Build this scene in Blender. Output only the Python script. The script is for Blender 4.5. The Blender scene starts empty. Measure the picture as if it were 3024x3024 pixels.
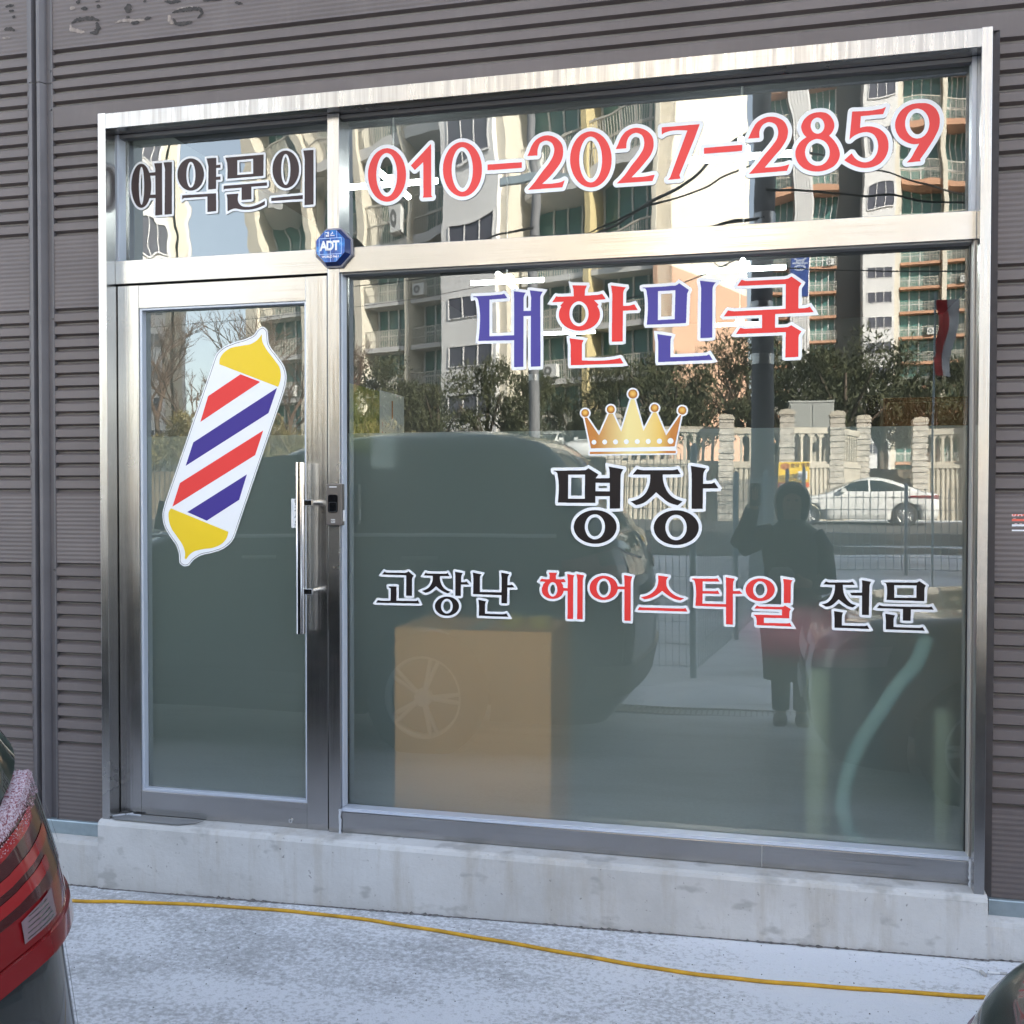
import bpy, bmesh, math, random
from mathutils import Vector, Matrix
from mathutils.geometry import tessellate_polygon
R = math.radians
scene = bpy.context.scene
col = scene.collection

# ------------------------------------------------------------------ camera, sky, sun, exposure
CAM = Vector((0.0, -3.55, 1.49))
yaw, pitch, roll = R(13.55), R(1.1), R(0.06)
fwd = Vector((-math.sin(yaw) * math.cos(pitch), math.cos(yaw) * math.cos(pitch), -math.sin(pitch)))
rgt = Vector((math.cos(yaw), math.sin(yaw), 0)); up_ = rgt.cross(fwd)
r2 = rgt * math.cos(roll) + up_ * math.sin(roll); u2 = r2.cross(fwd)
cam_d = bpy.data.cameras.new("camera"); cam = bpy.data.objects.new("camera", cam_d); col.objects.link(cam)
cam.matrix_world = Matrix(((r2.x, u2.x, -fwd.x, CAM.x), (r2.y, u2.y, -fwd.y, CAM.y), (r2.z, u2.z, -fwd.z, CAM.z), (0, 0, 0, 1)))
cam_d.sensor_width = 36; cam_d.lens = 3020 / 3024 * 36; cam_d.clip_start = 0.02; cam_d.clip_end = 3000
scene.camera = cam

SUN_EL, SUN_ROT = R(27), R(50)
world = bpy.data.worlds.new("World"); scene.world = world; world.use_nodes = True
wn = world.node_tree.nodes; wl = world.node_tree.links
sky = wn.new("ShaderNodeTexSky"); sky.sky_type = 'NISHITA'; sky.sun_disc = False
sky.sun_elevation = SUN_EL; sky.sun_rotation = SUN_ROT; sky.dust_density = 1.2; sky.air_density = 1.0
bg = wn["Background"]; bg.inputs[1].default_value = 0.1
hs = wn.new("ShaderNodeHueSaturation"); hs.inputs['Saturation'].default_value = 0.57        # camera white balance takes the blue out of open shade
wl.new(sky.outputs[0], hs.inputs['Color']); wl.new(hs.outputs[0], bg.inputs[0])
sun_d = bpy.data.lights.new("sun", 'SUN'); sun_d.energy = 4.2; sun_d.angle = R(0.5); sun_d.color = (1.0, 0.94, 0.86)
sun = bpy.data.objects.new("sun", sun_d); col.objects.link(sun)
tosun = Vector((math.sin(SUN_ROT) * math.cos(SUN_EL), math.cos(SUN_ROT) * math.cos(SUN_EL), math.sin(SUN_EL)))
sun.rotation_euler = tosun.to_track_quat('Z', 'Y').to_euler()
sun.location = (10, 20, 30)
scene.view_settings.view_transform = 'Standard'; scene.view_settings.look = 'None'
scene.view_settings.gamma = 1.0; scene.view_settings.use_curve_mapping = False
scene.view_settings.exposure = 2.88
scene.cycles.max_bounces = 10; scene.cycles.transparent_max_bounces = 16
scene.cycles.caustics_reflective = False; scene.cycles.caustics_refractive = True
scene.cycles.sample_clamp_indirect = 8

# ------------------------------------------------------------------ materials
def new_mat(name):
    m = bpy.data.materials.new(name); m.use_nodes = True
    nt = m.node_tree
    return m, nt, nt.nodes["Principled BSDF"]
def N(nt, t, **kw):
    n = nt.nodes.new(t)
    for k, v in kw.items(): setattr(n, k, v)
    return n
def coords(nt, scale=(1, 1, 1), space='Object'):
    tc = N(nt, "ShaderNodeTexCoord"); mp = N(nt, "ShaderNodeMapping"); mp.inputs['Scale'].default_value = scale
    nt.links.new(tc.outputs[space], mp.inputs[0]); return mp.outputs[0]
def noise(nt, vec, scale=5, detail=4, rough=.55):
    n = N(nt, "ShaderNodeTexNoise"); n.inputs['Scale'].default_value = scale; n.inputs['Detail'].default_value = detail
    n.inputs['Roughness'].default_value = rough; nt.links.new(vec, n.inputs['Vector']); return n
def ramp(nt, fac, stops):
    r = N(nt, "ShaderNodeValToRGB"); e = r.color_ramp.elements
    while len(e) < len(stops): e.new(0.5)
    for el, (p, c) in zip(e, stops):
        el.position = p; el.color = (*c, 1) if len(c) == 3 else c
    nt.links.new(fac, r.inputs[0]); return r.outputs[0]
def mixc(nt, fac, a, b, mode='MIX'):
    m = N(nt, "ShaderNodeMix", data_type='RGBA', blend_type=mode)
    for s, v in ((0, fac), (6, a), (7, b)):
        if hasattr(v, 'is_output'): nt.links.new(v, m.inputs[s])
        else: m.inputs[s].default_value = v if s == 0 else (*v, 1)
    return m.outputs[2]
def bump(nt, bsdf, h, dist=.002, strength=1):
    b = N(nt, "ShaderNodeBump"); b.inputs['Distance'].default_value = dist; b.inputs['Strength'].default_value = strength
    nt.links.new(h, b.inputs['Height']); nt.links.new(b.outputs[0], bsdf.inputs['Normal'])
def plain(name, c, rough=.5, metal=0, spec=.5, var=0, vscale=8, coat=0):
    m, nt, b = new_mat(name)
    b.inputs['Base Color'].default_value = (*c, 1); b.inputs['Roughness'].default_value = rough
    b.inputs['Metallic'].default_value = metal; b.inputs['Specular IOR Level'].default_value = spec
    b.inputs['Coat Weight'].default_value = coat; b.inputs['Coat Roughness'].default_value = .04
    if var:
        n = noise(nt, coords(nt), vscale, 5)
        lo = tuple(x * (1 - var) for x in c); hi = tuple(min(1, x * (1 + var)) for x in c)
        nt.links.new(ramp(nt, n.outputs[0], [(.3, lo), (.7, hi)]), b.inputs['Base Color'])
    return m
def warp_normal(nt, amp, vec, scale, detail=1):
    """surface normal tilted by a noise field (slight waviness or brushing)"""
    n = noise(nt, vec, scale, detail)
    s = N(nt, "ShaderNodeVectorMath", operation='SUBTRACT'); nt.links.new(n.outputs['Color'], s.inputs[0]); s.inputs[1].default_value = (.5, .5, .5)
    m = N(nt, "ShaderNodeVectorMath", operation='MULTIPLY'); nt.links.new(s.outputs[0], m.inputs[0]); m.inputs[1].default_value = amp
    g = N(nt, "ShaderNodeNewGeometry")
    a = N(nt, "ShaderNodeVectorMath", operation='ADD'); nt.links.new(g.outputs['Normal'], a.inputs[0]); nt.links.new(m.outputs[0], a.inputs[1])
    o = N(nt, "ShaderNodeVectorMath", operation='NORMALIZE'); nt.links.new(a.outputs[0], o.inputs[0])
    return o.outputs[0]

def steel(name, horiz, streak=False):
    m, nt, b = new_mat(name)
    b.inputs['Metallic'].default_value = 1; b.inputs['Base Color'].default_value = (.66, .645, .63, 1)
    sc = (2.5, 2.5, 900) if horiz else (900, 900, 2.5)
    v = coords(nt, sc)
    nt.links.new(warp_normal(nt, (.0, .0, .34) if horiz else (.34, .0, .0), v, 1, 1), b.inputs['Normal'])
    n = noise(nt, coords(nt), 3, 5)
    nt.links.new(ramp(nt, n.outputs[0], [(.3, (.17,) * 3), (.75, (.30,) * 3)]), b.inputs['Roughness'])
    big = noise(nt, coords(nt), 1.2, 6, .65)
    c0 = ramp(nt, big.outputs[0], [(.3, (.42, .41, .40)), (.7, (.51, .50, .49))])
    if streak:
        st = noise(nt, coords(nt, (58, 58, 1.6)), 1, 5, .65)
        sm = ramp(nt, st.outputs[0], [(.42, (1, 1, 1)), (.75, (.66, .63, .60))])
        c0 = mixc(nt, 1.0, c0, sm, 'MULTIPLY')
        nt.links.new(ramp(nt, st.outputs[0], [(.4, (.26,) * 3), (.7, (.42,) * 3)]), b.inputs['Roughness'])
    nt.links.new(c0, b.inputs['Base Color'])
    return m
STEEL_H = steel("brushed_steel_horizontal", True); STEEL_V = steel("brushed_steel_vertical", False)
STEEL_HEAD = steel("streaked_steel", True, True)
CHROME = plain("polished_steel", (.75, .74, .73), .09, 1)
GALV = plain("galvanised_sheet", (.36, .43, .46), .42, .6, var=.12, vscale=20)
SEAL = plain("silicone_sealant", (.50, .52, .56), .5, var=.06)
GASKET = plain("black_gasket", (.012, .012, .013), .5)
ALU = plain("aluminium_bead", (.56, .60, .68), .38, .25)

def siding_mat():
    m, nt, b = new_mat("brown_metal_siding")
    v = coords(nt)
    n = noise(nt, coords(nt, (1, 1, 3)), 1.3, 6, .6)
    c = ramp(nt, n.outputs[0], [(.3, (.122, .102, .098)), (.7, (.158, .133, .128))])
    f = noise(nt, v, 700, 2)
    c = mixc(nt, .35, c, ramp(nt, f.outputs[0], [(.3, (.4, .4, .4)), (.7, (.62, .62, .62))]), 'OVERLAY')
    d = noise(nt, coords(nt, (9, 9, 1.1)), 1, 6, .7)
    c = mixc(nt, ramp(nt, d.outputs[0], [(.52, (0, 0, 0)), (.85, (.35,) * 3)]), c, (.21, .185, .175))
    nt.links.new(c, b.inputs['Base Color']); b.inputs['Roughness'].default_value = .52; b.inputs['Specular IOR Level'].default_value = .35
    bump(nt, b, noise(nt, v, 380, 3).outputs[0], .0006, .7)
    return m
SIDING = siding_mat()
CHANNEL = plain("grey_brown_flashing", (.125, .115, .120), .42, 0, .45, var=.1)

def concrete_mat():
    m, nt, b = new_mat("plinth_concrete")
    v = coords(nt)
    n = noise(nt, v, 2.1, 8, .62)
    c = ramp(nt, n.outputs[0], [(.25, (.43, .42, .40)), (.5, (.56, .55, .535)), (.75, (.66, .655, .645))])
    st = noise(nt, coords(nt, (7, 7, .9)), 1, 7, .7)           # damp runs below the ledge
    c = mixc(nt, ramp(nt, st.outputs[0], [(.50, (0,) * 3), (.72, (.6,) * 3)]), c, (.37, .32, .25))
    sp = noise(nt, coords(nt, (1, 1, 1.7)), 8.5, 3, .5)          # grey patches
    c = mixc(nt, ramp(nt, sp.outputs[0], [(.60, (0,) * 3), (.68, (.62,) * 3)]), c, (.33, .32, .305))
    pit = noise(nt, v, 60, 3)
    c = mixc(nt, ramp(nt, pit.outputs[0], [(.69, (0,) * 3), (.75, (.8,) * 3)]), c, (.22, .21, .20))
    nt.links.new(c, b.inputs['Base Color']); b.inputs['Roughness'].default_value = .85
    f = noise(nt, v, 45, 8, .7); bump(nt, b, f.outputs[0], .004, .7)
    return m
CONC = concrete_mat()

def ground_mat():
    m, nt, b = new_mat("snow_dusted_concrete")
    v = coords(nt)
    base = ramp(nt, noise(nt, v, 30, 8, .7).outputs[0], [(.3, (.32, .325, .335)), (.7, (.43, .435, .445))])
    fine = noise(nt, coords(nt, (.9, 1.1, 1)), 62, 8, .74)
    big = noise(nt, coords(nt, (.5, .8, 1)), 1.5, 6, .6)
    ad = N(nt, "ShaderNodeMath", operation='MULTIPLY_ADD'); nt.links.new(big.outputs[0], ad.inputs[0]); ad.inputs[1].default_value = .95; nt.links.new(fine.outputs[0], ad.inputs[2])
    sw = noise(nt, coords(nt, (.45, 3.2, 1)), 1.4, 5, .6)                # swept, trodden streaks
    a2 = N(nt, "ShaderNodeMath", operation='MULTIPLY_ADD'); nt.links.new(sw.outputs[0], a2.inputs[0]); a2.inputs[1].default_value = .45; nt.links.new(ad.outputs[0], a2.inputs[2])
    ad = N(nt, "ShaderNodeMath", operation='SUBTRACT'); nt.links.new(a2.outputs[0], ad.inputs[0]); ad.inputs[1].default_value = .225
    k = ramp(nt, ad.outputs[0], [(.80, (0,) * 3), (.96, (.62,) * 3), (1.12, (.97,) * 3)])
    c = mixc(nt, k, base, (.72, .735, .77))
    sp = noise(nt, v, 26, 3, .6)
    c = mixc(nt, ramp(nt, sp.outputs[0], [(.70, (0,) * 3), (.75, (.6,) * 3)]), c, (.18, .18, .185))
    nt.links.new(c, b.inputs['Base Color']); b.inputs['Roughness'].default_value = .8
    hb = N(nt, "ShaderNodeMath", operation='ADD'); nt.links.new(fine.outputs[0], hb.inputs[0]); nt.links.new(noise(nt, v, 160, 4).outputs[0], hb.inputs[1])
    bump(nt, b, hb.outputs[0], .006, .8)
    return m
GROUND = ground_mat()
ASPH = plain("asphalt", (.075, .073, .07), .85, var=.3, vscale=3)
SNOW = plain("snow", (.80, .82, .85), .7, var=.08, vscale=4)

def glass_mat(name, amp, wscale, refl=.155, tint=(.955, .985, .97)):
    m, nt, b = new_mat(name); nt.nodes.remove(b)
    nrm = warp_normal(nt, (amp, 0, amp), coords(nt), wscale, 2)
    tr = N(nt, "ShaderNodeBsdfTransparent"); tr.inputs[0].default_value = (*tint, 1)
    gl = N(nt, "ShaderNodeBsdfGlossy"); gl.inputs['Roughness'].default_value = 0; gl.inputs['Color'].default_value = (.97, 1, .985, 1)
    nt.links.new(nrm, gl.inputs['Normal'])
    ge = N(nt, "ShaderNodeNewGeometry"); dt = N(nt, "ShaderNodeVectorMath", operation='DOT_PRODUCT'); nt.links.new(ge.outputs['Incoming'], dt.inputs[0]); nt.links.new(ge.outputs['Normal'], dt.inputs[1])
    def M(op, a, b=None):
        q = N(nt, "ShaderNodeMath", operation=op)
        for k, v in enumerate((a, b)):
            if v is None: continue
            if hasattr(v, 'is_output'): nt.links.new(v, q.inputs[k])
            else: q.inputs[k].default_value = v
        return q.outputs[0]
    sch = M('ADD', M('MULTIPLY', M('POWER', M('SUBTRACT', 1.0, M('ABSOLUTE', dt.outputs['Value'])), 5.0), 1 - refl), refl)      # Schlick, the same from both sides
    mx = N(nt, "ShaderNodeMixShader"); nt.links.new(sch, mx.inputs[0]); nt.links.new(tr.outputs[0], mx.inputs[1]); nt.links.new(gl.outputs[0], mx.inputs[2])
    nt.links.new(mx.outputs[0], nt.nodes["Material Output"].inputs[0])
    return m
GLASS = glass_mat("window_glass", .0055, 1.6)
GLASS_T = glass_mat("transom_glass", .010, 3.0)
GLASS_TL = glass_mat("wavy_transom_glass", .013, 5.0)

def film_mat():
    m, nt, b = new_mat("frosted_film"); nt.nodes.remove(b)
    df = N(nt, "ShaderNodeBsdfDiffuse"); df.inputs[0].default_value = (.40, .475, .445, 1)
    rf = N(nt, "ShaderNodeBsdfRefraction"); rf.inputs['IOR'].default_value = 1.12; rf.inputs['Roughness'].default_value = .62; rf.inputs[0].default_value = (.90, .97, .93, 1)
    tr = N(nt, "ShaderNodeBsdfRefraction"); tr.inputs['IOR'].default_value = 1.12; tr.inputs['Roughness'].default_value = .36; tr.inputs[0].default_value = (.92, .98, .95, 1)
    m1 = N(nt, "ShaderNodeMixShader"); m1.inputs[0].default_value = .36; nt.links.new(tr.outputs[0], m1.inputs[1]); nt.links.new(rf.outputs[0], m1.inputs[2])
    mx = N(nt, "ShaderNodeMixShader"); mx.inputs[0].default_value = .74
    nt.links.new(df.outputs[0], mx.inputs[1]); nt.links.new(m1.outputs[0], mx.inputs[2])
    nt.links.new(mx.outputs[0], nt.nodes["Material Output"].inputs[0])
    return m
FILM = film_mat()

V_WHITE = plain("white_vinyl", (.80, .805, .83), .38)
V_RED = plain("red_vinyl", (.78, .066, .062), .45, 0, .3)
V_RED2 = plain("bright_red_vinyl", (.74, .044, .040), .45, 0, .3)
V_BLUE = plain("violet_blue_vinyl", (.070, .058, .29), .45, 0, .3)
V_BLUE2 = plain("deep_blue_vinyl", (.046, .028, .24), .45, 0, .3)
V_BROWN = plain("dark_brown_vinyl", (.055, .036, .036), .5, 0, .25)
V_BLACK = plain("black_vinyl", (.012, .008, .008), .5, 0, .25)
V_YEL = plain("yellow_vinyl", (.80, .55, .008), .38)
V_LINE = plain("grey_print_line", (.05, .05, .055), .4)
def crown_mat():
    m, nt, b = new_mat("gold_print")
    tc = N(nt, "ShaderNodeTexCoord"); sx = N(nt, "ShaderNodeSeparateXYZ"); nt.links.new(tc.outputs['Generated'], sx.inputs[0])
    nt.links.new(ramp(nt, sx.outputs[0], [(0, (.50, .17, .03)), (.12, (.50, .19, .035)), (.45, (.80, .66, .28)), (.62, (.80, .63, .25)), (.78, (.76, .50, .12)), (.9, (.50, .18, .03)), (1, (.50, .17, .03))]), b.inputs['Base Color'])
    b.inputs['Roughness'].default_value = .38; return m
GOLD = crown_mat()
def ball_mat():
    m, nt, b = new_mat("gold_ball_print")
    tc = N(nt, "ShaderNodeTexCoord"); mp = N(nt, "ShaderNodeMapping"); mp.inputs['Location'].default_value = (-.5, 0, -.55); mp.inputs['Scale'].default_value = (1, 0, 1)
    nt.links.new(tc.outputs['Generated'], mp.inputs[0]); ln = N(nt, "ShaderNodeVectorMath", operation='LENGTH'); nt.links.new(mp.outputs[0], ln.inputs[0])
    nt.links.new(ramp(nt, ln.outputs['Value'], [(0, (.78, .50, .12)), (.22, (.70, .36, .06)), (.45, (.36, .12, .015)), (.5, (.45, .2, .04))]), b.inputs['Base Color'])
    b.inputs['Roughness'].default_value = .38; return m
GOLDBALL = ball_mat()

# ------------------------------------------------------------------ object helpers
def tag(o, label=None, cat=None, group=None, kind=None):
    if label: o["label"] = label
    if cat: o["category"] = cat
    if group: o["group"] = group
    if kind: o["kind"] = kind
    return o
def thing(name, label, cat, loc=(0, 0, 0), rotz=0, group=None, kind=None):
    o = bpy.data.objects.new(name, None); col.objects.link(o); o.empty_display_size = .1
    o.location = loc; o.rotation_euler = (0, 0, rotz)
    return tag(o, label, cat, group, kind)
def copy_tree(o, parent=None):
    c = o.copy(); col.objects.link(c)
    if parent is not None: c.parent = parent
    for ch in list(o.children): copy_tree(ch, c)
    return c

class MB:
    def __init__(s): s.v = []; s.f = []; s.sm = []
    def add(s, vs, fs, smooth=False):
        b = len(s.v); s.v += [tuple(v) for v in vs]
        for f in fs: s.f.append(tuple(i + b for i in f)); s.sm.append(smooth)
        return s
    def box(s, x0, x1, y0, y1, z0, z1):
        v = [(x0, y0, z0), (x1, y0, z0), (x1, y1, z0), (x0, y1, z0), (x0, y0, z1), (x1, y0, z1), (x1, y1, z1), (x0, y1, z1)]
        return s.add(v, [(0, 3, 2, 1), (4, 5, 6, 7), (0, 1, 5, 4), (1, 2, 6, 5), (2, 3, 7, 6), (3, 0, 4, 7)])
    def tube(s, pts, r, n=10, caps=True):
        pts = [Vector(p) for p in pts]; rs = r if isinstance(r, (list, tuple)) else [r] * len(pts)
        rings = []; prev = None
        for i, p in enumerate(pts):
            t = (pts[min(i + 1, len(pts) - 1)] - pts[max(i - 1, 0)]).normalized()
            if prev is None: a = t.orthogonal().normalized()
            else: a = (prev - t * prev.dot(t)).normalized()
            prev = a; b = t.cross(a)
            rings.append([p + (a * math.cos(2 * math.pi * k / n) + b * math.sin(2 * math.pi * k / n)) * rs[i] for k in range(n)])
        vs = [v for ring in rings for v in ring]; fs = []
        for i in range(len(pts) - 1):
            for k in range(n): fs.append((i * n + k, i * n + (k + 1) % n, (i + 1) * n + (k + 1) % n, (i + 1) * n + k))
        s.add(vs, fs, True)
        if caps:
            s.add(rings[0], [tuple(reversed(range(n)))]); s.add(rings[-1], [tuple(range(n))])
        return s
    def prism(s, loop, axis, a0, a1):
        """extrude a 2D ccw loop along an axis ('x': loop is (y,z); 'y': (x,z); 'z': (x,y))"""
        n = len(loop)
        def V(p, a): return (a, p[0], p[1]) if axis == 'x' else (p[0], a, p[1]) if axis == 'y' else (p[0], p[1], a)
        vs = [V(p, a0) for p in loop] + [V(p, a1) for p in loop]
        fs = [(i, (i + 1) % n, n + (i + 1) % n, n + i) for i in range(n)]
        s.add(vs, fs)
        tri = tessellate_polygon([[Vector((p[0], p[1], 0)) for p in loop]])
        s.add(vs[:n], [tuple(reversed(t)) for t in tri]); s.add(vs[n:], [tuple(t) for t in tri])
        return s
    def strip(s, prof, x0, x1):
        """open (y,z) profile swept along x"""
        n = len(prof); vs = [(x0, y, z) for y, z in prof] + [(x1, y, z) for y, z in prof]
        return s.add(vs, [(i, n + i, n + i + 1, i + 1) for i in range(n - 1)])
    def flat(s, loops, y):
        """flat shape in a plane y = const from (x,z) loops; clockwise loops are holes"""
        def ar(l): return .5 * sum(l[i][0] * l[(i + 1) % len(l)][1] - l[(i + 1) % len(l)][0] * l[i][1] for i in range(len(l)))
        def inside(p, l):
            c = False
            for i in range(len(l)):
                a, b = l[i], l[i - 1]
                if (a[1] > p[1]) != (b[1] > p[1]) and p[0] < (b[0] - a[0]) * (p[1] - a[1]) / (b[1] - a[1]) + a[0]: c = not c
            return c
        A = [(l, ar(l)) for l in loops]
        for l, a in A:
            if a <= 0: continue
            hs = [h for h, b in A if b < 0 and -b < a and inside(h[0], l)]
            allp = l + [p for h in hs for p in h]
            tri = tessellate_polygon([[Vector((p[0], p[1], 0)) for p in q] for q in [l] + hs])
            fs = []
            for t in tri:
                (ax, az), (bx, bz), (cx, cz) = (allp[i] for i in t)
                fs.append(tuple(t) if (bx - ax) * (cz - az) - (bz - az) * (cx - ax) > 0 else tuple(reversed(t)))
            s.add([(p[0], y, p[1]) for p in allp], fs)
        return s
    def build(s, name, mat, parent=None, bevel=0, loc=None, merge=False, seg=2):
        me = bpy.data.meshes.new(name); me.from_pydata(s.v, [], s.f)
        me.polygons.foreach_set("use_smooth", s.sm)
        me.materials.append(mat)
        if merge:
            bm = bmesh.new(); bm.from_mesh(me); bmesh.ops.remove_doubles(bm, verts=bm.verts, dist=1e-5)
            bmesh.ops.recalc_face_normals(bm, faces=bm.faces); bm.to_mesh(me); bm.free()
        o = bpy.data.objects.new(name, me); col.objects.link(o)
        if parent is not None: o.parent = parent
        if loc is not None: o.location = loc
        if bevel:
            md = o.modifiers.new("bevel", 'BEVEL'); md.width = bevel; md.segments = seg; md.limit_method = 'ANGLE'; md.angle_limit = R(40)
        return o
def text_mesh(body, size, mat, parent=None, name="text", loc=(0, 0, 0), align='CENTER', bold=0, sx=1, rot=(R(90), 0, 0), space=1):
    c = bpy.data.curves.new(name, 'FONT'); c.body = body; c.size = size; c.align_x = align; c.align_y = 'CENTER'; c.offset = bold; c.space_character = space
    t = bpy.data.objects.new(name, c); col.objects.link(t)
    dg = bpy.context.evaluated_depsgraph_get(); dg.update()
    me = bpy.data.meshes.new_from_object(t.evaluated_get(dg)); me.name = name
    bpy.data.objects.remove(t); bpy.data.curves.remove(c)
    me.materials.clear(); me.materials.append(mat)
    o = bpy.data.objects.new(name, me); col.objects.link(o)
    o.location = loc; o.rotation_euler = rot; o.scale = (sx, 1, 1)
    if parent is not None: o.parent = parent
    return o
def join_into(target, objs):
    """append meshes of objs (world/parent space baked) to target's mesh; removes objs"""
    bm = bmesh.new(); bm.from_mesh(target.data)
    for o in objs:
        me = o.data.copy(); me.transform(Matrix.LocRotScale(o.location, o.rotation_euler, o.scale)); bm.from_mesh(me)
        bpy.data.meshes.remove(me); bpy.data.objects.remove(o)
    bm.to_mesh(target.data); bm.free()
def gz(x, y):
    """height of the yard and the street at (x, y)"""
    tilt = .0205 * max(-3, min(3, x + 1.46)) if y > -3 else .0205 * max(-3, min(3, x + 1.46)) * max(0, (y + 7) / 4)
    if y > -4.2: z = -.007 + .04 * (min(y, -.14) + .14)
    elif y > -6: z = -.17
    elif y > -28: z = -.17 + .70 * (-6 - y) / 22
    elif y > -60: z = .53
    else: z = .53
    return z + tilt
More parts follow.
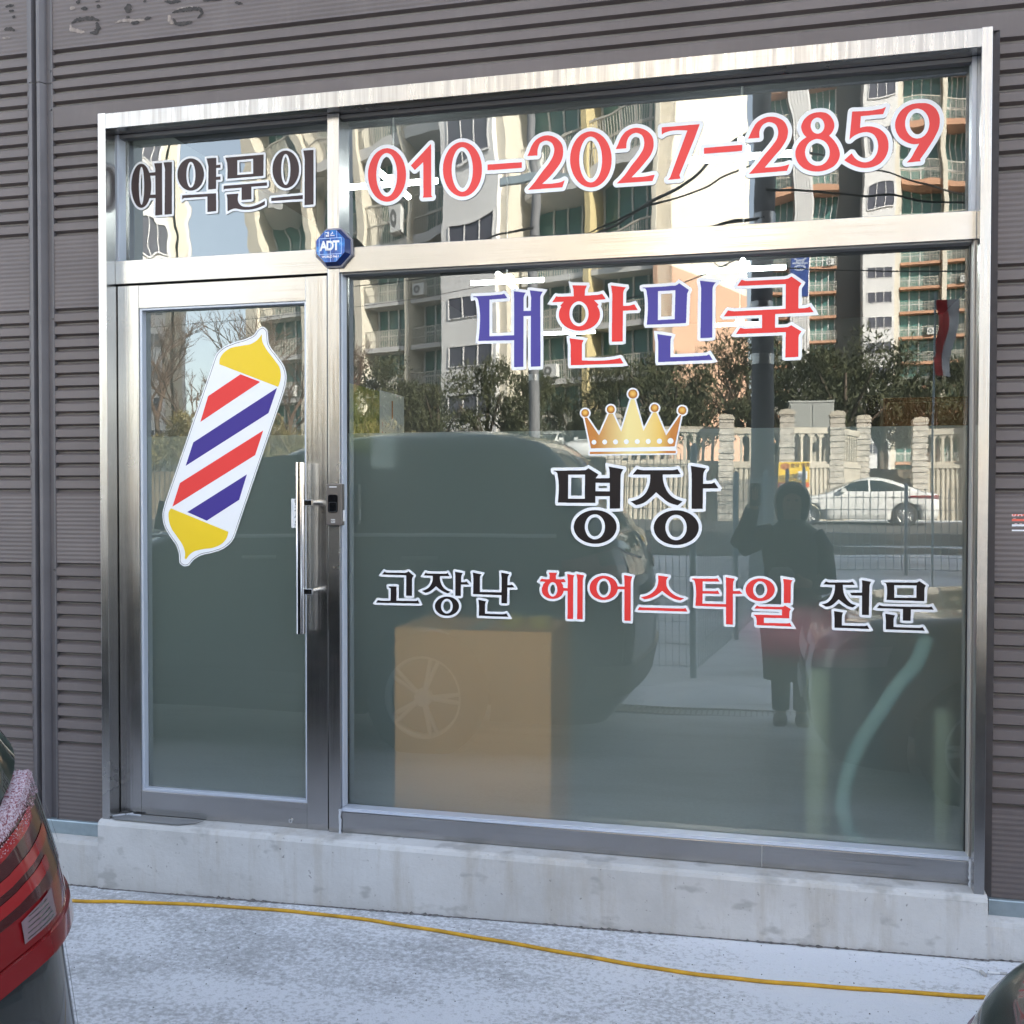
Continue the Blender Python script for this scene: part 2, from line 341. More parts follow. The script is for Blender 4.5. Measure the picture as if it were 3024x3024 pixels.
# ------------------------------------------------------------------ lettering outlines (quarter millimetres on the facade, x then z, delta coded)
LET = {
'ye':'-8985,10244 2,4 -1,794 -4,1 -60,0 -8,2 -64,0 5,-28 14,-59 -1,-47 -14,-4 -82,0 -6,-1 -24,52 -18,31 -15,19 -30,28 -24,13 -23,6 -30,0 -32,-12 -29,-23 -17,-19 -23,-35 -20,-44 -12,-36 -14,-66 0,-10 -4,-22 0,-16 -2,-8 0,-90 4,-22 2,-28 14,-65 12,-38 16,-38 23,-40 21,-26 26,-23 27,-14 28,-6 20,1 9,3 24,10 30,22 17,19 22,36 23,49 19,1 6,-2 24,0 6,-2 24,0 6,-2 15,0 2,-5 0,-60 -2,-8 0,-64 -2,-10 0,-64 -2,-10 0,-45 5,-2 60,0 8,2|-8942,10243 62,0 8,2 52,0 3,3 0,272 2,10 0,326 2,10 0,174 -1,4 -2,1 -40,0 -8,2 -88,0 -5,-1 24,-104 0,-34 -2,-8 0,-112 -2,-10 0,-110 -2,-10 0,-112 -2,-10 0,-110 -2,-10 0,-112 -2,-10 0,-48|-9344,10423 -6,3 -4,3 -9,18 -8,28 -8,47 -2,28 -2,6 0,16 -2,6 0,22 -2,6 0,38 -2,6 0,112 2,8 0,36 2,8 0,22 2,6 2,36 2,6 4,40 8,38 10,30 9,11 7,4 6,-3 5,-7 8,-19 8,-32 7,-38 2,-28 2,-6 0,-16 2,-6 0,-24 2,-8 0,-36 2,-6 0,-110 -2,-8 0,-36 -2,-8 0,-22 -2,-6 -2,-36 -2,-6 -5,-39 -6,-30 -8,-28 -10,-22|-9190,10859 22,0 6,-2 52,-2 8,-3 1,-284 -2,-4 -7,-1 -8,2 -50,0 -21,3 8,30 2,24 4,20 0,20 2,8 0,82 -4,24 -2,30',
'yak':'-8641,10520 0,-60 1,-4 32,21 26,0 8,-2 190,0 10,-2 161,0 2,-5 0,-229 3,-2 8,0 6,2 40,0 6,2 40,0 6,2 38,0 2,2 1,157 -2,10 0,98 -2,5 -67,0 -10,2 -166,0 -10,2 -164,0 -10,2 -144,0|-8196,10578 66,-1 8,2 57,1 2,2 0,40 2,8 0,84 5,1 54,0 10,-2 4,2 1,43 -2,5 -69,0 -3,3 0,16 2,8 0,104 5,1 64,0 2,2 1,3 0,40 -2,3 -55,-2 -8,-2 -7,2 2,9 0,96 -2,5 -41,0 -8,2 -106,0 -5,-1 0,-7 28,-119 0,-72 -2,-10 0,-88 -2,-10 0,-86 -2,-10 0,-68|-8425,10588 34,12 34,20 27,23 20,24 16,28 18,42 8,34 1,13 2,6 0,48 -9,46 -14,40 -22,41 -19,25 -29,29 -29,21 -36,19 -30,10 -11,2 -26,4 -32,0 -36,-6 -35,-13 -34,-20 -25,-21 -22,-26 -21,-35 -14,-34 -8,-34 0,-14 -2,-6 0,-48 2,-6 0,-11 8,-36 12,-32 8,-16 11,-20 20,-28 35,-35 28,-20 33,-16 30,-10 22,-5 14,-2 38,0|-8488,10629 -14,3 -13,8 -11,13 -11,18 -10,24 -8,26 -8,43 -2,34 -2,8 0,40 2,8 0,20 6,42 6,24 9,25 11,23 9,13 11,11 13,7 4,0 13,0 14,-7 15,-15 10,-17 10,-22 10,-34 9,-46 0,-16 2,-8 0,-68 -2,-6 0,-14 -4,-24 -9,-35 -8,-26 -10,-18 -8,-14 -11,-11 -8,-4',
'mun':'-7251,10344 -2,2 -52,-24 -34,-14 -44,-14 -60,-14 -27,-5 -18,0 -8,-2 -34,0 -8,2 -26,0 -6,2 -12,0 -14,3 -22,6 -27,14 -13,11 -16,18 -10,14 -6,12 -7,18 -4,31 2,30 9,49 -1,2 -191,0 -4,0 -1,-3 12,-62 2,-170 3,-24 44,19 30,10 34,6 26,0 23,-4 25,-7 52,-12 30,-3 6,-2 16,0 6,-2 32,0 8,-2 40,0 6,2 26,0 6,2 14,0 41,7 30,6 52,14 18,6 52,22 2,4|-7215,10618 -2,3 -3,0 -108,0 -10,-2 -582,0 -15,-3 0,-58 2,-2 14,10 7,3 273,0 2,-5 0,-179 5,-2 156,0 2,2 1,3 0,178 1,5 254,0 3,3|-7903,11040 25,-74 3,-16 0,-22 2,-6 2,-48 2,-8 0,-44 -2,-6 -2,-84 -2,-8 1,-4 224,-1 10,2 344,0 22,4 1,97 2,10 0,126 2,10 0,68 -2,5 -627,0|-7705,10767 0,213 1,5 20,0 8,2 116,0 10,2 102,0 4,-1 1,-218 -2,-4 -255,-1',
'ui':'-6604,10239 88,0 6,2 46,0 3,3 2,800 -1,4 -2,1 -156,0 -4,0 -1,-3 22,-132 0,-74 -2,-10 0,-238 -2,-10 0,-238 -2,-10 0,-90 0,-3|-7147,10338 1,-2 4,-1 374,0 10,-2 122,0 3,3 0,52 -3,3 -64,0 -10,-2 -116,0 -10,-2 -114,0 -10,-2 -114,0 -10,-2 -60,0 -3,-3|-6942,11071 -34,-8 -35,-17 -22,-16 -30,-30 -19,-27 -21,-41 -14,-42 -8,-48 0,-24 -2,-8 0,-8 2,-6 0,-28 8,-47 14,-44 25,-50 14,-22 21,-25 13,-13 23,-19 35,-20 28,-10 34,-7 38,2 25,7 26,10 12,6 28,20 27,29 22,34 16,34 14,42 9,49 0,26 2,6 -2,6 0,30 -9,50 -14,44 -6,14 -10,23 -20,32 -27,33 -30,26 -28,17 -28,12 -12,4 -23,4|-6902,10561 -12,1 -7,2 -7,5 -14,16 -13,26 -16,50 -6,33 0,10 -4,20 0,20 -2,8 0,86 2,6 0,18 4,28 8,42 14,42 8,16 9,13 9,9 7,5 14,4 13,-5 11,-9 10,-15 12,-24 6,-16 8,-28 7,-32 4,-28 0,-14 2,-6 0,-20 2,-8 0,-54 -2,-8 0,-24 -2,-6 0,-14 -4,-28 -9,-37 -8,-26 -14,-32 -13,-17 -12,-8',
'W_inq':'-7182,10628 -13,24 -19,3 -118,0 -10,-2 -580,0 -46,-10 -1,-98 31,-31 5,0 24,18 7,3 226,0 3,0 2,-3 -1,-11 -2,-2 -214,0 -20,-4 -15,-28 14,-69 2,-174 10,-65 2,-1 81,35 30,10 24,4 34,-2 84,-21 18,-1 40,-6 90,-2 54,4 71,13 52,14 34,12 58,24 8,24 0,70 -2,4 -28,27 -98,-45 -42,-14 -83,-19 -56,-2 -58,5 -22,6 -19,10 -14,12 -8,10 179,-1 23,13 3,3 3,15 0,156 5,1 229,1 23,23|-8029,10224 2,182 -2,10 0,100 -12,36 12,22 2,104 3,3 18,0 16,-3 35,12 2,4 0,70 -11,32 -61,3 0,59 3,3 41,1 25,13 3,17 0,54 -16,31 -35,0 -8,-2 -11,2 0,75 -11,32 -62,1 -8,2 -116,0 -33,-11 0,-36 28,-116 -6,-346 7,-24 -1,-2 -3,-1 -188,3 37,14 42,24 34,30 21,25 16,28 24,56 8,34 3,21 0,58 -9,46 -22,58 -20,37 -20,26 -35,35 -32,23 -42,22 -38,12 -35,6 -44,0 -42,-8 -35,-13 -42,-24 -29,-25 -26,-30 -21,-35 -18,-42 -10,-40 -2,-20 0,-58 2,-19 8,-36 14,-38 22,-42 21,-30 42,-42 29,-21 41,-20 28,-10 -96,-1 -33,-11 0,-90 14,-51 65,40 18,-2 331,-2 3,-221 26,-14 22,-1 8,2 40,0 6,2 40,0 6,2 40,0|-6453,11083 -171,0 -16,-2 -5,-3 -14,-28 24,-138 -5,-485 -66,-2 -8,-2 -116,0 -10,-2 -114,0 -10,-2 -194,-2 -23,-25 0,-62 14,-26 19,-3 376,0 10,-2 118,0 3,-3 0,-58 2,-17 25,-15 102,-1 8,2 52,0 23,21 2,6 2,816 -3,19|-8805,10212 21,21 1,5 2,614 2,10 0,184 -3,19 -25,14 -45,0 -6,2 -100,0 -19,-5 -67,1 -8,2 -106,0 -1,-9 10,-59 13,-53 1,-14 -3,-3 -40,0 -5,2 -17,35 -18,31 -14,18 -39,37 -20,11 -18,8 -25,6 -38,0 -40,-14 -11,-7 -27,-21 -24,-26 -30,-50 -17,-37 -14,-42 -14,-66 0,-16 -4,-16 -2,-26 0,-100 4,-16 2,-32 4,-21 10,-46 14,-44 20,-46 23,-40 26,-32 29,-25 23,-12 18,-8 32,-7 26,2 17,5 28,12 35,25 24,26 22,36 17,33 19,1 25,-2 2,-29 -2,-8 -2,-138 -2,-10 1,-74 34,-11 68,0 8,2 72,2 82,-2 8,2|-6946,11105 -42,-10 -43,-21 -23,-17 -35,-35 -21,-29 -25,-49 -16,-48 -8,-48 0,-26 -2,-6 2,-54 8,-47 17,-52 27,-54 15,-24 42,-46 23,-19 35,-20 42,-16 34,-7 48,2 27,7 32,12 20,10 28,20 35,37 22,32 20,44 16,48 9,49 0,28 3,10 -3,10 0,32 -9,50 -20,60 -16,34 -20,33 -27,33 -38,34 -28,17 -36,16 -41,10|-9342,10908 9,-90 2,-146 -2,-8 0,-38 -4,-52 -7,-52 -9,90 0,38 -2,8 0,100 2,8 0,38 4,52|-6910,10983 6,-6 12,-24 8,-25 13,-62 0,-22 4,-32 0,-48 -7,-71 -16,-62 -12,-26 -6,-7 -7,9 -8,16 -14,42 -6,31 -6,60 0,76 4,46 8,42 14,42|-9144,10823 7,-1 2,-6 0,-212 -1,-3 -4,-2 -6,1 -1,4 6,32 2,30 0,92 -4,18 -4,42 0,4|-8488,10665 -6,2 -12,18 -15,40 -8,41 -4,44 2,64 6,38 12,40 11,21 10,12 12,-10 6,-11 12,-30 11,-46 4,-38 0,-58 -7,-49 -14,-48 -12,-24|-7945,11062 36,-112 0,-28 6,-58 0,-34 -2,-8 -2,-86 -4,-14 13,-36 606,1 42,6 10,4 5,343 -12,35 -655,0|-7671,10801 0,147 1,5 114,0 10,2 68,-1 1,-150 -2,-4 -187,-1',
'd0':'-5254,10206 46,12 47,25 33,25 33,35 30,44 26,54 18,58 10,56 0,28 2,8 0,46 -2,8 0,26 -10,57 -18,62 -25,56 -30,48 -27,33 -42,40 -40,26 -13,6 -42,16 -34,7 -12,2 -8,-2 -36,0 -43,-11 -46,-22 -24,-16 -16,-12 -4,-6 -29,-29 -30,-46 -26,-54 -16,-50 -6,-28 -7,-33 0,-24 -2,-6 0,-60 2,-8 0,-24 8,-38 3,-20 20,-64 24,-52 22,-37 8,-12 31,-37 40,-36 44,-27 24,-10 30,-10 37,-6|-5286,10282 -28,0 -17,4 -28,15 -25,23 -22,31 -26,52 -18,54 -13,64 -2,28 -2,6 0,36 -2,6 0,14 2,6 0,36 2,6 4,42 7,29 6,24 12,36 18,38 18,30 23,25 22,14 24,10 17,1 6,2 20,-5 10,-4 23,-12 15,-13 10,-10 14,-18 17,-28 10,-20 18,-46 12,-44 6,-31 0,-10 6,-38 0,-42 2,-6 -2,-8 0,-40 -2,-6 0,-10 -6,-44 -8,-36 -10,-32 -17,-39 -20,-34 -24,-28 -23,-17',
'd1':'-4606,10226 0,2 -14,21 -3,8 0,132 -2,10 0,514 -2,8 -1,70 -6,-3 -58,-56 -6,-4 -152,-144 -6,-4 -26,-26 -6,-4 -26,-26 -6,-4 -14,-14 0,-3 55,-64 4,-3 3,0 115,95 8,6 2,-1 0,-31 2,-8 0,-326 2,-10 0,-104 -9,-25 0,-3 2,-1 30,0 8,-2',
'd2':'-4112,10204 48,12 43,21 34,26 22,22 17,19 29,43 24,50 14,44 6,26 8,44 0,24 2,6 0,60 -2,8 0,24 -12,65 -14,46 -8,20 -18,40 -29,48 -35,43 -40,36 -39,24 -44,18 -50,10 -6,-1 -40,0 -41,-11 -14,-6 -32,-16 -24,-16 -9,-7 -38,-38 -30,-46 -26,-54 -12,-36 -8,-30 -9,-45 -2,-54 -2,-6 2,-12 2,-54 11,-58 18,-58 20,-46 6,-12 30,-49 31,-37 40,-36 48,-29 42,-16 23,-4 14,-2|-4172,10908 16,0 20,-5 27,-14 25,-23 14,-18 17,-28 12,-24 12,-30 14,-48 10,-55 0,-12 4,-22 0,-38 2,-8 0,-10 -2,-6 0,-38 -2,-6 -2,-28 -4,-26 -8,-36 -8,-26 -18,-44 -6,-12 -19,-29 -21,-23 -17,-13 -26,-12 -14,0 -8,-2 -15,2 -16,5 -22,12 -14,12 -13,13 -18,24 -18,32 -16,39 -14,48 -11,54 0,10 -4,22 0,28 -2,8 0,42 2,8 0,26 2,6 0,12 4,28 13,53 10,30 10,24 8,16 16,28 21,25 22,16 10,4 14,6',
'd3':'-3281,10553 0,74 -3,3 -86,0 -10,2 -336,0 -10,2 -54,0 -3,-3 0,-76 3,-3 68,0 10,-2 416,0 4,0',
'd4':'-3189,10234 183,0 10,2 294,0 5,1 32,92 -1,4 -38,-17 -22,-6 -38,-6 -32,-2 -6,-2 -26,0 -8,-2 -56,0 -8,2 -36,0 -8,2 -26,0 -16,3 63,50 37,35 6,4 47,49 27,31 50,60 24,34 21,39 14,40 8,36 4,54 -2,8 0,22 -2,6 0,10 -6,27 -6,18 -13,26 -12,18 -17,21 -32,30 -27,18 -31,16 -21,8 -30,8 -24,5 -44,0 -41,-9 -24,-8 -22,-10 -36,-22 -31,-31 -14,-18 -22,-36 -12,-24 -21,-57 -25,-51 1,-2 41,0 8,-2 70,0 8,-2 16,0 1,5 0,56 2,6 0,10 9,35 6,18 10,22 9,15 16,12 20,10 31,9 28,0 24,-7 33,-16 20,-18 10,-15 10,-20 8,-22 4,-17 2,-28 -6,-38 -12,-40 -18,-36 -37,-57 -32,-40 -64,-70 -108,-140 -31,-33 -4,-6 -64,-64',
'd5':'-2246,10208 42,10 42,20 7,5 33,25 33,35 30,44 20,40 14,38 10,34 8,46 2,14 0,28 2,8 0,36 -2,6 0,26 -2,6 0,10 -10,55 -12,40 -12,32 -17,38 -28,46 -33,41 -44,40 -47,28 -40,16 -34,7 -14,2 -46,-2 -35,-9 -16,-6 -32,-14 -20,-14 -17,-13 -37,-37 -31,-47 -24,-50 -8,-24 -10,-32 -11,-55 0,-16 -2,-6 0,-30 -2,-8 4,-66 11,-58 6,-20 12,-38 22,-50 36,-59 31,-37 36,-32 18,-12 30,-18 38,-15 51,-10|-2294,10276 -27,6 -28,15 -20,18 -17,21 -22,37 -20,46 -14,48 -11,54 0,10 -4,22 0,30 -2,8 0,34 2,8 0,28 2,6 5,41 10,44 8,26 20,48 22,36 18,20 17,13 12,6 22,8 23,2 24,-6 16,-8 11,-6 17,-15 22,-26 24,-40 17,-40 14,-46 10,-51 0,-10 4,-22 0,-18 2,-8 0,-74 -2,-6 0,-14 -2,-6 -2,-28 -14,-62 -10,-30 -9,-19 -11,-23 -15,-23 -27,-29 -16,-12 -21,-9 -8,-2 -14,0',
'd6':'-1931,10236 487,0 6,2 29,79 -1,2 -14,1 -6,-2 -12,0 -68,-10 -12,0 -6,-2 -22,0 -6,-2 -110,0 -8,2 -38,0 -14,3 28,27 6,4 87,87 4,6 35,37 80,94 21,31 13,27 11,25 10,32 6,32 0,26 2,5 -2,5 0,24 -2,14 -4,21 -8,24 -13,26 -21,29 -31,31 -13,11 -35,22 -26,12 -28,10 -38,9 -14,0 -6,2 -24,0 -6,-2 -12,0 -37,-9 -18,-6 -26,-12 -24,-14 -12,-10 -27,-29 -18,-24 -14,-24 -12,-24 -20,-50 -32,-64 0,-2 3,-2 141,0 1,3 0,26 2,6 0,26 7,35 12,30 10,20 8,12 12,12 17,13 26,12 31,7 22,-3 14,-4 22,-10 17,-10 12,-10 9,-11 11,-20 10,-32 6,-41 0,-18 -2,-6 0,-12 -2,-14 -6,-24 -9,-23 -14,-26 -46,-66 -32,-40 -60,-68 -68,-94 -30,-38 -50,-52 -59,-51',
'd7':'-1229,10236 13,2 60,0 8,2 62,0 6,2 18,0 3,1 0,3 -13,39 -1,6 3,7 195,467 68,184 2,8 -1,2 -144,1 -10,-2 -352,0 -4,-2 -1,-45 2,-8 1,-46 25,18 26,10 55,13 14,2 16,0 6,2 72,0 8,-2 24,0 6,-2 12,0 6,-2 12,0 6,-2 12,0 20,-4 10,0 15,-4 -230,-617 -4,-6 -21,-21 -6,-4',
'd8':'-745,10557 2,-3 3,0 434,0 8,2 54,0 3,3 0,20 2,6 0,48 -1,2 -4,1 -348,0 -10,-2 -140,0 -3,-3',
'd9':'-147,10240 59,0 10,2 142,0 10,2 142,0 10,2 114,0 5,1 26,72 4,12 -1,2 -34,-11 -26,-6 -24,-2 -6,-2 -16,0 -6,-2 -24,0 -6,-2 -120,0 -8,2 -38,0 -8,3 135,154 56,60 17,21 24,34 33,53 14,30 8,24 8,42 0,12 2,6 0,26 -4,29 -10,34 -16,34 -17,26 -22,22 -11,9 -29,18 -38,18 -24,8 -30,7 -10,0 -8,2 -46,0 -39,-9 -28,-10 -28,-14 -34,-22 -24,-24 -9,-11 -28,-48 -22,-44 -16,-38 -11,-23 -11,-19 -3,-8 149,0 1,3 0,10 -2,6 0,28 -2,8 2,8 0,18 7,27 12,26 18,28 17,15 30,14 27,7 22,0 30,-9 20,-10 13,-8 19,-19 13,-24 10,-28 6,-31 0,-32 -4,-28 -8,-28 -12,-26 -15,-23 -60,-78 -80,-88 -102,-128 -53,-61 -35,-37 -8,-10',
'da':'766,10988 -54,0 -8,-2 -10,0 -27,-7 -30,-10 -22,-12 -23,-17 -30,-30 -16,-24 -12,-26 -9,-25 -2,-12 0,-20 5,-26 12,-36 10,-19 16,-22 25,-27 -56,-36 -11,-9 -24,-24 -20,-32 -12,-24 -10,-28 -7,-31 0,-42 2,-14 9,-36 12,-32 10,-19 16,-24 11,-13 33,-33 19,-15 18,-11 38,-18 24,-8 32,-8 37,-6 18,0 6,-2 30,0 6,2 20,0 46,8 26,8 30,12 28,14 17,11 11,9 23,23 18,26 12,24 8,24 6,32 0,26 -6,33 -14,42 -18,40 -35,56 -31,37 -33,34 29,30 11,15 9,15 12,34 4,26 -2,32 -6,25 -10,26 -19,34 -12,16 -11,13 -22,20 -19,12 -12,6 -26,8|708,10638 22,0 32,-7 32,-14 11,-6 19,-15 18,-18 17,-24 14,-28 6,-16 8,-33 2,-34 -2,-6 0,-16 -4,-22 -10,-28 -11,-19 -18,-24 -17,-15 -23,-15 -20,-8 -20,-4 -26,0 -4,-2 -23,4 -24,8 -12,6 -16,9 -18,14 -19,19 -16,23 -18,38 -6,18 -5,22 0,12 -2,6 0,22 7,39 8,24 18,32 21,23 28,18 30,12|714,10918 22,0 10,-3 18,-8 14,-9 14,-14 9,-14 8,-16 6,-16 4,-23 0,-22 -4,-22 -5,-13 -10,-18 -14,-16 -13,-9 -27,-9 -14,0 -11,2 -20,8 -15,10 -14,14 -10,15 -10,22 -7,26 1,35 8,28 6,14 5,7 18,18 12,6',
'db':'1584,10985 -34,-15 -16,-4 -28,-4 -48,-4 -6,-2 -20,0 -6,-2 -40,0 -8,-2 -48,0 -8,2 -50,0 -8,2 -34,0 -6,2 -26,0 -6,2 -24,0 -2,-2 -30,-361 1,0 36,32 24,16 18,8 30,12 22,6 39,7 46,0 32,-9 30,-14 13,-8 21,-21 13,-20 14,-28 10,-28 6,-31 0,-14 2,-6 0,-28 -4,-38 -10,-38 -14,-30 -15,-23 -7,-9 -19,-19 -13,-9 -23,-11 -24,-6 -14,-2 -20,0 -15,2 -28,8 -32,15 -26,18 -28,28 -21,32 -13,25 -4,1 -85,-75 -6,-7 39,-30 54,-35 52,-26 30,-12 42,-12 39,-6 56,0 8,2 10,0 32,6 32,10 34,16 17,11 11,9 28,28 14,18 15,23 18,38 12,40 6,38 0,58 -6,37 -10,36 -14,32 -21,32 -27,30 -26,23 -18,12 -23,12 -42,16 -26,7 -24,4 -14,0 -6,2 -30,0 -6,-2 -14,0 -46,-9 -1,4 2,50 2,6 0,26 2,6 0,26 2,6 0,24 2,2 109,1 10,2 156,0 27,71 6,18',
'dc':'1847,10244 95,2 8,2 62,0 4,2 1,2 -9,19 0,3 70,98 38,58 43,69 18,32 25,51 19,41 10,28 8,38 2,24 2,6 0,58 -6,35 -6,22 -14,36 -13,24 -14,20 -33,33 -28,20 -18,10 -29,10 -20,5 -24,2 -6,2 -22,0 -8,2 -58,0 -6,-2 -28,-2 -27,-7 -38,-14 -22,-12 -34,-24 -29,-29 -24,-36 -16,-32 -10,-28 -9,-41 0,-18 -2,-8 2,-38 5,-22 6,-22 10,-27 20,-38 16,-22 32,-32 27,-21 42,-25 22,-10 22,-8 31,-6 42,0 8,2 11,-1 -57,-101 -21,-43 -17,-29 -13,-17 -29,-29 -11,-9|1998,10546 -18,0 -6,-2 -29,6 -22,9 -16,10 -23,19 -18,22 -20,34 -8,19 -8,26 -7,32 0,24 -1,5 1,5 0,24 3,13 10,38 14,30 15,23 17,17 9,7 12,8 20,8 17,5 18,0 8,2 24,-5 28,-12 17,-10 13,-11 24,-26 19,-32 10,-22 6,-18 8,-37 0,-14 2,-6 0,-26 -4,-32 -10,-38 -12,-26 -15,-21 -18,-20 -19,-13 -12,-6 -11,-5',
